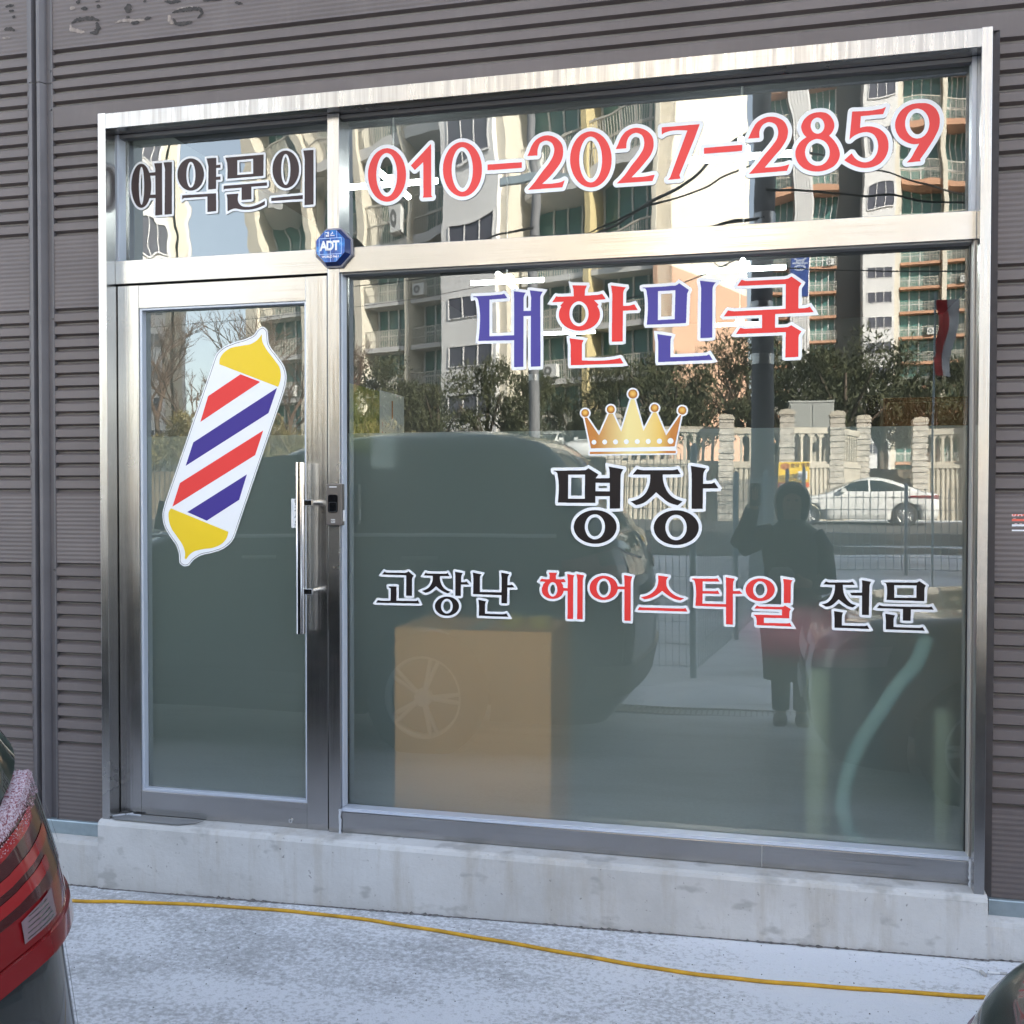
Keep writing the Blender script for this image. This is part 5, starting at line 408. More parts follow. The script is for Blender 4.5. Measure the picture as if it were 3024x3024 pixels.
# ------------------------------------------------------------------ ground
mb = MB()
xs = [-400, -120, -60, -30, -16, -10, -7] + [-5 + .25 * i for i in range(37)] + [5, 7, 10, 16, 30, 60, 120, 400]
ys = [60, 20, .6, -.14] + [-.3 - .2 * i for i in range(22)] + [-5, -5.5, -6, -7, -8, -9, -11, -13, -15, -18, -21, -24, -27, -28, -30, -35, -45, -60, -120, -500]
vs = [(x, y, gz(x, y) if y < 0 else gz(x, 0)) for y in ys for x in xs]; nx = len(xs)
mb.add(vs, [(j * nx + i, (j + 1) * nx + i, (j + 1) * nx + i + 1, j * nx + i + 1) for j in range(len(ys) - 1) for i in range(nx - 1)], True)
tag(mb.build("ground", GROUND), kind="structure")
mb = MB()
ys2 = [-17.5, -19, -21, -24, -27, -28, -30.2]; xs2 = [-120, -40, -10, 0, 5, 20, 60, 150]
vs = [(x, y, gz(x, y) + .02) for y in ys2 for x in xs2]; nx = len(xs2)
mb.add(vs, [(j * nx + i, (j + 1) * nx + i, (j + 1) * nx + i + 1, j * nx + i + 1) for j in range(len(ys2) - 1) for i in range(nx - 1)])
tag(mb.build("road", ASPH), kind="structure")

# ------------------------------------------------------------------ shop building
shop = thing("shop_building", "dark brown metal clad shop building with a wide steel framed glass front", "building", (0, 0, 0))
RIB0, RIB1 = -.0785, -.0575
def siding_profile(z0, z1):
    pts = []; grooves = []
    for top in (6.196, 5.196, 4.196, 3.196, 2.196, 1.205, .205):
        grooves += [top - .05 * i for i in range(15)]
    gset = sorted(g for g in grooves if z0 + .02 < g < z1 - .02)
    pts.append((RIB0, z0)); zprev = z0
    for g in gset:
        zz = zprev + .004
        if g - .016 - zprev > .06:                      # flat band: fine ripples
            while zz < g - .02:
                pts.append((RIB0 + .0007 * (1 - math.cos((zz - zprev) / .0167 * 2 * math.pi)), zz)); zz += .0042
        pts += [(RIB0, g - .0135), (RIB1, g - .0020), (RIB1, g + .0004), (RIB0, g + .0085)]
        zprev = g + .0085
    zz = zprev + .004
    if z1 - zprev > .06:
        while zz < z1 - .01:
            pts.append((RIB0 + .0007 * (1 - math.cos((zz - zprev) / .0167 * 2 * math.pi)), zz)); zz += .0042
    pts.append((RIB0, z1)); return pts
for x0, x1, z0, z1 in ((-9, -2.784, .17, 5.6), (-2.678, -2.447, .2, 2.928), (-2.678, 46, 2.928, 5.6), (.722, 46, .2, 2.928)):
    MB().strip(siding_profile(z0, z1), x0, x1).build("cladding_panel", SIDING, shop)
# crushed closing edge beside the right jamb
mb = MB(); random.seed(4)
nz = 150; vs = []
for i in range(nz):
    z = .2 + (2.93 - .2) * i / (nz - 1); ph = ((z - .005) % .05) / .05
    flatz = any(a < z < b for a, b in ((.235, .50), (1.235, 1.50), (2.235, 2.49)))
    w = .0 if flatz else .006 * math.sin(ph * 2 * math.pi)
    vs += [(.693, -.060, z), (.706 + w + random.uniform(-.0015, .0015), -.063 + w * .4, z), (.722, -.0765, z)]
mb.add(vs, [(3 * i + k, 3 * i + k + 1, 3 * i + 4 + k, 3 * i + 3 + k) for i in range(nz - 1) for k in range(2)], True)
mb.build("edge_flashing", CHANNEL, shop)
# vertical joint cover: two raised ribs
prof = [(-2.788, -.077), (-2.772, -.077), (-2.768, -.094), (-2.755, -.094), (-2.749, -.066), (-2.737, -.066), (-2.733, -.094), (-2.719, -.094), (-2.706, -.068), (-2.684, -.072), (-2.676, -.080), (-2.672, -.080), (-2.672, -.06)]
for z0, z1 in ((.2, 3.078), (3.081, 5.6)):
    mb = MB(); n = len(prof)
    vs = [(x, y - (.0012 if z0 > 3 else 0), z0) for x, y in prof] + [(x, y - (.0012 if z0 > 3 else 0), z1) for x, y in prof]
    mb.add(vs, [(i, i + 1, n + i + 1, n + i) for i in range(n - 1)])
    mb.build("joint_cover", CHANNEL, shop)
SCREW = plain("screw_head", (.10, .095, .095), .4, .5)
for x, z in ((-2.776, 3.115), (-2.681, 3.125), (-2.681, 2.975), (-2.681, 2.165), (-2.776, 2.17), (-2.681, 1.185), (-2.776, 1.15), (-2.776, 1.115)):
    MB().tube([(x, -.074, z), (x, -.083, z)], .004, 8).build("screw", SCREW, shop)
# traces of glue where an older sign was torn off
GLUE = plain("torn_paint", (.032, .026, .024), .7, var=.6, vscale=90); GLUE2 = plain("old_glue", (.24, .20, .175), .7, var=.4, vscale=60)
def px_to_sign(px, py):        # sketch units of the old sign marks -> metres on the wall
    return (-2.89874 + 0.00052975 * px + -0.00000474 * py + 0.0000000014 * px * py, 3.42051 + -0.00005865 * px + -0.00047698 * py + 0.0000000145 * px * py)
random.seed(11)
def flake(pts, w, jag=.35, gaps=0):
    """ragged torn stroke along a line"""
    L = []; Rr = []
    P_ = [];
    for a, b in zip(pts[:-1], pts[1:]):
        n = max(2, int(math.hypot(b[0] - a[0], b[1] - a[1]) / 9))
        P_ += [(a[0] + (b[0] - a[0]) * k / n, a[1] + (b[1] - a[1]) * k / n) for k in range(n)]
    P_.append(pts[-1])
    for i, p in enumerate(P_):
        q = P_[min(i + 1, len(P_) - 1)]; o = P_[max(i - 1, 0)]
        dx, dy = q[0] - o[0], q[1] - o[1]; l = math.hypot(dx, dy) or 1
        e = math.sin(math.pi * (i + .35) / (len(P_) - 1 + .7)) ** .5
        w1 = w * e * random.uniform(1 - jag, 1 + jag); w2 = w * e * random.uniform(1 - jag, 1 + jag)
        L.append((p[0] - dy / l * w1, p[1] + dx / l * w1)); Rr.append((p[0] + dy / l * w2, p[1] - dx / l * w2))
    return L, Rr
def put_flake(mbx, pts, w, y):
    L, Rr = flake(pts, w); n = len(L)
    vs = [(px_to_sign(*p)[0], y, px_to_sign(*p)[1]) for p in L] + [(px_to_sign(*p)[0], y, px_to_sign(*p)[1]) for p in Rr]
    mbx.add(vs, [(i, n + i, n + i + 1, i + 1) for i in range(n - 1)])
for pts, w in (([(590, 190), (640, 160), (710, 150), (770, 148), (825, 168)], 11), ([(800, 180), (815, 225), (795, 262), (745, 268)], 14), ([(1410, 105), (1470, 85), (1560, 72), (1630, 72), (1650, 105), (1610, 150)], 11),
               ([(1420, 150), (1440, 195), (1490, 195), (1570, 175)], 10), ([(1060, 30), (1058, 60), (1052, 105)], 20), ([(1055, 130), (1056, 150)], 10), ([(1080, 187), (1150, 180)], 9), ([(1190, 160), (1205, 150), (1245, 140)], 8),
               ([(640, 5), (655, 30)], 16), ([(670, 70), (725, 68)], 10), ([(810, 5), (812, 15)], 16), ([(800, 55), (830, 50)], 10), ([(1350, 8), (1400, 18), (1480, 8)], 9), ([(1190, 0), (1192, 18)], 9), ([(30, 55), (105, 40)], 8), ([(60, 90), (105, 88)], 7), ([(90, 140), (115, 132)], 9), ([(20, 240), (70, 232), (112, 250)], 10), ([(1650, 5), (1800, -10)], 8), ([(1900, 20), (1960, 30)], 8)):
    mb = MB(); put_flake(mb, pts, w * 1.45, RIB0 - .0016); mb.build('torn_paint_mark', GLUE, shop)
for pts, w in (([(580, 200), (590, 240), (640, 250), (700, 262)], 13), ([(950, 190), (1000, 165), (1090, 170), (1200, 160)], 10), ([(1385, 120), (1390, 170), (1420, 190)], 13), ([(580, 75), (620, 60)], 12), ([(1060, 85), (1066, 60)], 26), ([(0, 310), (70, 305)], 7), ([(1440, 75), (1540, 55), (1620, 60)], 7)):
    mb = MB(); put_flake(mb, pts, w * 1.35, RIB0 - .0011); mb.build('glue_residue', GLUE2, shop)

# plinth with a rounded ledge
mb = MB()
def plinth_loop(top): return [(-.14, -.6), (.12, -.6), (.12, top - .004), (-.060, top), (-.122, top - .004), (-.134, top - .010), (-.139, top - .022)]
mb.prism(plinth_loop(.238), 'x', -2.452, .700)
pl = mb.build("plinth", CONC, shop)
md = pl.modifiers.new("cut", 'SUBSURF'); md.subdivision_type = 'SIMPLE'; md.levels = md.render_levels = 0
MB().prism([(-.131, -.6), (.12, -.6), (.12, .150), (-.10, .152), (-.127, .144), (-.131, .13)], 'x', -9, -2.453).build("plinth", CONC, shop)
MB().prism([(-.131, -.6), (.12, -.6), (.12, .160), (-.10, .162), (-.127, .154), (-.131, .14)], 'x', .701, 46).build("plinth", CONC, shop)
for x0, x1, dz in ((-9, -2.458, 0), (.712, 46, .008)):
    MB().prism([(-.092, .150 + dz), (-.088, .150 + dz), (-.088, .1985 + dz), (-.06, .201 + dz), (-.06, .205 + dz), (-.090, .2035 + dz), (-.0925, .200 + dz)], 'x', x0, x1).build("base_flashing", GALV, shop)
random.seed(14); mb = MB(); n = 420; vs = []
for i in range(n + 1):
    x = -2.6 + 3.6 * i / n; w = .002 + .0045 * random.random() ** 2 * (1 + math.sin(x * 9)) ; yb = -.1405 if -2.452 < x < .70 else -.1325
    vs += [(x, yb - .0006, gz(x, -.15) + .002 + w * .9 * random.random()), (x, yb - .002, gz(x, -.15) + .0015), (x, yb - .004 - w, gz(x, -.15) + .0016)]
mb.add(vs, [(3 * i + k, 3 * i + k + 1, 3 * i + k + 4, 3 * i + k + 3) for i in range(n) for k in range(2)])
tag(mb.build("dirt", plain("dark_foot_grime", (.15, .14, .135), .9, var=.5, vscale=70)), kind="stuff")
# structural walls and roof
mb = MB()
WALLC = plain("inner_wall_panel", (.34, .34, .335), .8)
for b in ((-9, -2.44, -.06, .10, .0, 5.6), (.69, 46, -.06, .10, .0, 5.6), (-2.44, .69, -.06, .10, 2.925, 5.6), (-9, -8.9, .10, 14, 0, 5.6), (45.9, 46, .10, 14, 0, 5.6), (-8.9, 45.9, 13.9, 14, 0, 5.6)): mb.box(*b)
mb.build("wall", plain("wall_core", (.2, .19, .18), .8), shop)
MB().box(-9, 46, -.08, 14, 5.602, 19.2).build("upper_storey", CHANNEL, shop)
MB().box(-9.1, 46.1, -.16, 14.1, 19.202, 19.4).build("roof", CHANNEL, shop)
# the room behind the glass
ROOMW = plain("room_wall_paint", (.27, .30, .285), .8, var=.06, vscale=1)
mb = MB(); mb.box(-4.3, -4.2, .10, 12.6, .21, 4.1); mb.box(2.6, 2.7, .10, 12.6, .21, 4.1); mb.box(-4.2, 2.6, 12.5, 12.6, .21, 4.1)
mb.build("room_wall", ROOMW, shop)
MB().box(-4.3, 2.7, .10, 12.6, 4.1, 4.2).build("room_ceiling", plain("ceiling_panel", (.09, .095, .10), .8), shop)
MB().box(-4.3, 2.7, .10, 12.6, .12, .21).build("room_floor", plain("room_floor_concrete", (.22, .22, .21), .6), shop)
MB().box(-1.66, -1.63, .12, 1.6, .21, 2.7).build("partition", plain("partition_board", (.13, .125, .11), .7), shop)

# steel frame of the shopfront
MB().box(-2.445, -2.412, -.120, .03, .226, 2.925).build("jamb", STEEL_V, shop, .0012)
MB().box(.662, .693, -.120, .03, .234, 2.925).build("jamb", STEEL_V, shop, .0012)
MB().prism([(-.1195, 2.866), (-.1125, 2.866), (-.1125, 2.922), (-.1195, 2.922)], 'x', -2.4115, .6615).build("head", STEEL_HEAD, shop, .0006)
MB().box(-2.4115, .6615, -.1124, .03, 2.867, 2.921).build("head_soffit", STEEL_H, shop)
MB().box(-2.4115, .6615, -.045, -.01, 2.852, 2.8655).build("head_rail", plain("grey_rail", (.20, .20, .205), .4, .6), shop)
MB().box(-1.533, -1.4875, -.0650, .03, .236, 2.865).build("mullion", STEEL_V, shop, .0012)
for x0, x1 in ((-2.4115, -1.5335), (-1.487, .6615)):
    MB().box(x0, x1, -.0645, .03, 2.289, 2.378).build("transom_bar", STEEL_H, shop, .0012)
MB().box(-1.487, .6615, -.060, .03, .2405, .3145).build("sill", STEEL_H, shop, .001)
mb = MB(); mb.box(-1.4865, .661, -.058, -.004, .3148, .3285); mb.box(-1.4865, .661, -.062, -.05, .3165, .3225)
mb.build("sill_bead", ALU, shop, .0015)
MB().box(.0165, .0185, -.0608, -.06, .242, .313).build("sill_joint", plain("bright_seam", (.7, .68, .62), .3, .8), shop)
for x0, x1 in ((-1.487, -1.4815), (.6530, .6560)):
    MB().box(x0, x1, -.010, -.0012, .329, 2.2885).build("gasket", GASKET, shop)
MB().box(.6562, .6615, -.056, -.0012, .329, 2.2885).build("glazing_bead", plain("warm_bead", (.50, .46, .42), .4, .3), shop, .0008)
MB().box(-1.479, .6528, -.052, -.0012, 2.2835, 2.2888).build("glazing_bead", plain("grey_bead", (.30, .30, .30), .5, .2), shop)
MB().box(-1.4872, -1.4805, -.052, -.0115, .330, 2.2885).build("glazing_bead", ALU, shop, .001)
MB().box(-2.4115, -2.404, -.05, -.0045, 2.379, 2.865).build("glazing_bead", ALU, shop)
MB().box(.648, .6615, -.05, -.0045, 2.379, 2.865).build("glazing_bead", ALU, shop)
mb = MB()
random.seed(5)
for x in (-1.4885, .6625):
    pts = [(x + random.uniform(-.0015, .0015), -.067, .236 + .01 * i) for i in range(10)]
    mb = MB(); mb.tube(pts, [random.uniform(.004, .0065) for _ in pts], 8); mb.build("sealant_bead", SEAL, shop)

def pane(name, x0, x1, z0, z1, y, mat, parent, sag=0, n=12):
    mb = MB(); vs = []
    for j in range(n + 1):
        u = j / n * 2 - 1
        for i in range(n + 1): vs.append((x0 + (x1 - x0) * i / n, y - sag * u * u, z0 + (z1 - z0) * j / n))
    mb.add(vs, [(j * (n + 1) + i, j * (n + 1) + i + 1, (j + 1) * (n + 1) + i + 1, (j + 1) * (n + 1) + i) for j in range(n) for i in range(n)], True)
    return mb.build(name, mat, parent)
pane("window_pane", -1.4869, .6614, .315, 2.2887, 0, GLASS, shop)
pane("transom_pane", -1.4869, .6614, 2.3785, 2.8655, .001, GLASS_T, shop, .0022, 24)
pane("transom_pane", -2.4114, -1.5335, 2.3785, 2.8655, .001, GLASS_TL, shop, .0026, 24)
fl = pane("frosted_film", -1.4869, .6614, .315, 1.708, .005, FILM, shop)

# door
door = thing("door", None, None, (0, 0, 0)); door.parent = shop
MB().box(-2.4085, -2.3185, -.055, -.012, .238, 2.283).build("door_stile", STEEL_V, door, .001)
MB().box(-1.6245, -1.541, -.055, -.012, .238, 2.283).build("door_stile", STEEL_V, door, .001)
MB().box(-2.318, -1.625, -.0545, -.012, 2.195, 2.2825).build("door_rail", STEEL_H, door, .001)
MB().box(-2.318, -1.625, -.0545, -.012, .2385, .333).build("door_rail", STEEL_H, door, .001)
mb = MB(); mb.box(-2.318, -2.3075, -.050, -.0205, .333, 2.195); mb.box(-1.632, -1.625, -.050, -.0205, .333, 2.195)
mb.box(-2.3075, -1.632, -.050, -.0205, .333, .343); mb.box(-2.3075, -1.632, -.050, -.0205, 2.187, 2.195)
mb.build("glazing_bead", ALU, door, .001)
pane("door_pane", -2.3074, -1.6321, .3431, 2.1869, -.020, GLASS, door)
pane("frosted_film", -2.3074, -1.6321, .3431, 1.704, -.0165, FILM, door)
mb = MB(); mb.box(-2.4115, -2.409, -.02, .02, .24, 2.285); mb.box(-1.5405, -1.5335, -.02, .02, .24, 2.285); mb.box(-2.4115, -1.5335, -.02, .02, 2.2835, 2.2888); mb.box(-2.4115, -1.5335, -.025, .02, .2375, .2383)
mb.build("door_gasket", GASKET, door)
hd = MB().tube([(-1.6205, -.112, .974), (-1.6205, -.112, 1.598)], .0172, 28).build("door_handle", CHROME, door, .001)
for z in (1.452, 1.129):
    mb = MB(); mb.box(-1.6035, -1.573, -.119, -.105, z - .0105, z + .0095); mb.tube([(-1.583, -.106, z), (-1.583, -.055, z)], .008, 14)
    mb.build("handle_bracket", CHROME, hd, .0008)
mb = MB(); mb.tube([(-1.690, -.0545, .264), (-1.690, -.0585, .264)], .0085, 20); kl = mb.build("door_lock", CHROME, door, .0006)
MB().box(-1.6908, -1.6892, -.0588, -.0584, .2585, .2685).build("keyhole", GASKET, kl)
mb = MB(); mb.prism([(-2.412, -.062), (-2.412, -.110), (-2.385, -.128), (-2.115, -.128), (-2.06, -.100), (-2.045, -.062)][::-1], 'z', .2382, .2400)
mb.build("threshold_plate", plain("grey_threshold", (.24, .245, .25), .5, .3, var=.1), shop)
random.seed(8)
mb = MB()
for i in range(5):
    pts = [(-2.41 + .012 * i + random.uniform(-.004, .004), -.105 + .009 * i + random.uniform(-.002, .002), .2425), (-2.40 + .012 * i, -.095 + .009 * i, .243)]
    mb.tube(pts, .004, 6)
mb.tube([(-2.37, -.07, .242), (-2.34, -.074, .243), (-2.31, -.072, .242)], .004, 6)
mb.build("sealant_bead", SEAL, shop)

# ------------------------------------------------------------------ lettering on the glass
def decal(name, label, parts, white, yw, yc, group=None, wname="white_border"):
    t = thing(name, label, "lettering", (0, yw, 0), group=group)
    if white: MB().flat(loops(white), 0).build(wname, V_WHITE, t)
    for k, pname, m, lab in parts:
        o = MB().flat(loops(k), yc - yw).build(pname, m, t)
        if lab: o["label"] = lab
    return t
decal("booking_lettering", "dark brown white-edged Korean lettering on the narrow glass above the door", [(k, "letter", V_BROWN, None) for k in ('ye', 'yak', 'mun', 'ui')], 'W_inq', -.0036, -.0041)
decal("phone_number", "red phone number with white border across the wide transom glass", [('d' + k, "dash" if k in '38' else "digit", V_RED, None) for k in '0123456789abc'], 'W_num', -.0036, -.0041)
decal("country_lettering", "large blue and red Korean lettering above the gold crown", [('dae', "letter", V_BLUE, "violet blue letter"), ('han', "letter", V_RED2, "red letter"), ('min', "letter", V_BLUE, "violet blue letter"), ('guk', "letter", V_RED2, "red letter")], 'W_rok', -.0012, -.0017)
decal("master_lettering", "two big black white-edged Korean letters directly under the gold crown", [('myeong', "letter", V_BLACK, None), ('jang', "letter", V_BLACK, None)], 'W_mst', -.0012, -.0017)
decal("slogan_lettering", "small black Korean word at the left of the slogan, above the cardboard box", [(k, "letter", V_BLACK, None) for k in ('go', 'jang2', 'nan')], 'W_l1', -.0012, -.0017)
decal("slogan_lettering", "red five-letter Korean word in the middle of the slogan row", [(k, "letter", V_RED2, None) for k in ('he', 'eo', 'seu', 'ta', 'il')], 'W_l2', -.0012, -.0017)
decal("slogan_lettering", "small black Korean word at the right of the slogan, above the ribbed hose", [(k, "letter", V_BLACK, None) for k in ('jeon', 'mun2')], 'W_l3', -.0012, -.0017)
cr = thing("crown_sticker", "gold crown sticker with white border and five ball tips", "sticker", (0, -.0012, 0))
MB().flat(loops('W_crown'), 0).build("white_border", V_WHITE, cr)
MB().flat(loops('crown'), -.0005).build("crown_body", GOLD, cr); MB().flat(loops('crownbar'), -.0005).build("crown_base", GOLD, cr)
for i in range(5): MB().flat(loops('ball%d' % i), -.0005).build("crown_ball", GOLDBALL, cr)
for l in loops('dots'): MB().flat([l], -.0009).build("jewel_dot", V_WHITE, cr)
bp = thing("barber_pole_sticker", "tilted barber pole sticker with yellow ends and red and blue stripes on the door glass", "sticker", (0, -.0212, 0))
MB().flat(loops('pole'), 0).build("white_border", V_WHITE, bp)
def inset(l, d):
    n = len(l); out = []
    for i in range(n):
        a, b, c = l[i - 1], l[i], l[(i + 1) % n]
        d1 = Vector((b[0] - a[0], b[1] - a[1])).normalized(); d2 = Vector((c[0] - b[0], c[1] - b[1])).normalized()
        nn = Vector((-(d1.y + d2.y), d1.x + d2.x)); nn = nn.normalized() if nn.length > 1e-6 else Vector((-d1.y, d1.x))
        k = 1 / max(.5, nn.dot(Vector((-d1.y, d1.x))))
        out.append((b[0] + nn.x * d * k, b[1] + nn.y * d * k))
    return out
pl_ = loops('pole')[0]; a_, b_ = inset(pl_, .0046), inset(pl_, .0064)
n = len(a_); mb = MB(); mb.add([(p[0], -.0003, p[1]) for p in a_] + [(p[0], -.0003, p[1]) for p in b_], [(i, (i + 1) % n, n + (i + 1) % n, n + i) for i in range(n)])
mb.build("outline", V_LINE, bp)
MB().flat(loops('ptop'), -.0005).build("pole_cap", V_YEL, bp); MB().flat(loops('pbot'), -.0005).build("pole_cap", V_YEL, bp)
for l in loops('pred'): MB().flat([l], -.0005).build("stripe", V_RED2, bp)["label"] = "red stripe"
for l in loops('pblue'): MB().flat([l], -.0005).build("stripe", V_BLUE2, bp)["label"] = "blue stripe"

# pull sign beside the handle
ps = thing("pull_sticker", "small white vertical Korean sticker half hidden behind the door handle", "sticker", (-1.679, -.0212, 1.411))
MB().box(-.0215, .0215, -.0004, 0, -.0545, .0545).build("sticker_sheet", V_WHITE, ps)
TXT = plain("grey_print", (.09, .09, .1), .5)
for i, ch in enumerate("당기세요"):
    text_mesh(ch, .0235, TXT, ps, "letter", (.002, -.0009, .0385 - .0255 * i), bold=.0006)
# notice on the right-hand cladding
nt_ = thing("notice_sticker", "small red and white notice sticker on brown cladding beside the right jamb", "sticker", (.790, -.0765, 1.397))
NW = .075
MB().box(-.021, NW, -.0006, 0, -.027, .027).build("sticker_sheet", plain("dark_print_edge", (.035, .012, .012), .5), nt_)
MB().box(-.0195, NW - .002, -.0011, -.0006, -.0015, .0265).build("red_panel", plain("salmon_red_print", (.80, .13, .085), .45), nt_)
MB().box(-.0195, NW - .002, -.0011, -.0006, -.0265, -.0045).build("white_panel", V_WHITE, nt_)
text_mesh("전단지 부착금지", .0105, plain("grey_notice_print", (.22, .22, .23), .5), nt_, "letter", (.0265, -.0015, -.0155), bold=.0002)
PINK = plain("pale_pink_print", (.85, .55, .55), .5)
mb = MB()
for cx, cz, r_ in ((-.0145, .0245, .006), (.0035, .0215, .007)):
    k = 24; vs = [(cx + rr * math.cos(2 * math.pi * i / k), -.0015, min(.0265, cz + rr * math.sin(2 * math.pi * i / k))) for rr in (r_, r_ * .55) for i in range(k)]
    mb.add(vs, [(i, (i + 1) % k, k + (i + 1) % k, k + i) for i in range(k)])
mb.box(-.016, -.008, -.0016, -.0013, .013, .0145)
for i in range(5): mb.box(-.012 + .014 * i, -.004 + .014 * i, -.0016, -.0013, -.004, -.0025)
mb.build("emblem", PINK, nt_)

# fingerprint reader on the mullion
fr_ = thing("fingerprint_reader", "grey brown fingerprint reader with black sensor window on the steel mullion", "access reader", (-1.4985, -.0655, 1.4445))
BODYM = plain("bronze_plastic", (.125, .110, .100), .38, .2)
MB().box(-.031, .031, -.026, 0, -.0755, .0755).build("housing", BODYM, fr_, .004, seg=3)
def rrect(w, h, r, n=6):
    pts = []
    for cx, cz, a0 in ((w - r, h - r, 0), (-w + r, h - r, 90), (-w + r, -h + r, 180), (w - r, -h + r, 270)):
        for i in range(n + 1):
            a = R(a0 + 90 * i / n); pts.append((cx + r * math.cos(a), cz + r * math.sin(a)))
    return pts
mb = MB(); mb.prism([(x - .004, z + .004) for x, z in rrect(.0185, .0325, .008)][::-1], 'y', -.0285, -.026); mb.build("sensor_window", plain("gloss_black", (.006, .006, .007), .12), fr_, .001)
mb = MB(); a_, b_ = rrect(.0148, .0175, .004), rrect(.0138, .0165, .004); k = len(a_)
mb.add([(x - .004, -.0288, z - .008) for x, z in a_] + [(x - .004, -.0288, z - .008) for x, z in b_], [(i, (i + 1) % k, k + (i + 1) % k, k + i) for i in range(k)]); mb.build("sensor_rim", plain("dark_grey_print", (.06, .06, .065), .4), fr_)
mb = MB(); mb.prism([(x - .004, z + .0645) for x, z in rrect(.0145, .0016, .0015, 4)][::-1], 'y', -.0268, -.026); mb.build("status_lamp", plain("white_plastic", (.8, .8, .8), .4), fr_)
MB().box(-.012, .004, -.0263, -.026, -.0655, -.0525).build("badge", plain("pale_badge", (.5, .5, .5), .4), fr_)
text_mesh("ADT", .0085, BODYM, fr_, "letter", (-.004, -.0266, -.059), bold=.0004)
MB().box(.0315, .0345, -.018, -.004, -.06, -.02).build("side_tag", V_WHITE, fr_)

# alarm siren box
ab = thing("alarm_box", "blue octagonal alarm siren box where mullion and transom bar cross", "alarm box", (-1.5035, -.0652, 2.3760))
def octo(w, h, c=.30): return [(-w, -h * (1 - 2 * c) ), (-w * (1 - 2 * c), -h), (w * (1 - 2 * c), -h), (w, -h * (1 - 2 * c)), (w, h * (1 - 2 * c)), (w * (1 - 2 * c), h), (-w * (1 - 2 * c), h), (-w, h * (1 - 2 * c))]
o0 = octo(.071, .071); o1 = octo(.066, .066); o2 = octo(.055, .057)
AB_BODY = plain("navy_plastic", (.010, .028, .135), .18, coat=.5); 
mb = MB(); mb.prism(o0[::-1], 'y', -.012, 0); mb.build("back_plate", plain("grey_plastic", (.26, .25, .29), .35), ab, .001)
mb = MB(); vs = [(x, -.012, z) for x, z in o1] + [(x, -.040, z) for x, z in o2]
mb.add(vs, [(i, (i + 1) % 8, 8 + (i + 1) % 8, 8 + i) for i in range(8)]); mb.build("housing", AB_BODY, ab)
def blue_face():
    m, nt, b = new_mat("blue_lens")
    v = coords(nt); n = noise(nt, coords(nt, (60, 60, 14)), 1, 4, .7); n2 = noise(nt, coords(nt, (12, 12, 40)), 1, 4, .7)
    s = N(nt, "ShaderNodeMath", operation='ADD'); nt.links.new(n.outputs[0], s.inputs[0]); nt.links.new(n2.outputs[0], s.inputs[1])
    h2 = N(nt, "ShaderNodeMath", operation='MULTIPLY'); nt.links.new(s.outputs[0], h2.inputs[0]); h2.inputs[1].default_value = .5
    nt.links.new(ramp(nt, h2.outputs[0], [(.36, (.003, .02, .14)), (.48, (.008, .08, .38)), (.57, (.015, .22, .62)), (.66, (.25, .55, .85))]), b.inputs['Base Color'])
    b.inputs['Roughness'].default_value = .12; b.inputs['Coat Weight'].default_value = .6
    return m
mb = MB(); mb.add([(x, -.0402, z) for x, z in o2], [tuple(range(8))]); mb.build("lens", blue_face(), ab)
LB = plain("pale_blue_print", (.38, .55, .85), .3)
mb = MB()
for z in (.0285, -.0285): mb.box(-.0435, .042, -.0412, -.0403, z - .0010, z + .0010)
for x in (-.0435, .042, .0): mb.box(x - .0009, x + .0009, -.0411, -.0404, -.0285, .0285)
mb.box(-.0009, .0009, -.0411, -.0404, -.056, -.0285); mb.box(-.022, -.0205, -.0411, -.0404, .0295, .054); mb.box(.0235, .025, -.0411, -.0404, .0295, .054); mb.box(.0235, .025, -.0411, -.0404, -.053, -.0295)
mb.build("grid_line", LB, ab)
lt = text_mesh("ADT", .046, V_WHITE, ab, "letter", (-.003, -.0418, .0), bold=.0020, sx=.86, space=.84)
text_mesh("캡스", .0185, V_WHITE, ab, "letter", (-.002, -.0418, .0415), bold=.0006, space=1.35)
text_mesh("WORLD No.1", .0110, V_WHITE, ab, "letter", (0, -.0418, -.0380), bold=.0003)

# ------------------------------------------------------------------ things behind the glass
CARD = plain("brown_cardboard", (.78, .36, .13), .8, var=.08, vscale=3)
bx = thing("cardboard_box", "large brown cardboard box standing behind the frosted film", "box", (-1.03, .1, .212))
MB().box(-.303, .300, 0, .42, 0, .768).build("carton", CARD, bx, .004)
mb = MB(); mb.box(-.03, .03, -.001, .4205, .7682, .7689); mb.build("tape_strip", plain("parcel_tape", (.42, .27, .13), .3), bx)
for i, (x, y) in enumerate(((-.905, .25), (-.80, .25))):
    t = MB(); k = 20
    ring = lambda r_, z: [(x + r_ * math.cos(2 * math.pi * j / k), y + r_ * math.sin(2 * math.pi * j / k), z) for j in range(k)]
    vs = ring(.042, .981) + ring(.042, 1.022) + ring(.028, 1.022) + ring(.028, .981)
    t.add(vs, [(a * k + j, a * k + (j + 1) % k, ((a + 1) % 4) * k + (j + 1) % k, ((a + 1) % 4) * k + j) for a in range(4) for j in range(k)])
    tag(t.build("tape_roll", plain("yellow_tape", (.55, .38, .08), .5)), "yellow tape roll on top of the cardboard box, " + ("the one nearer its middle" if i == 0 else "the one nearer its right edge"), "tape roll")
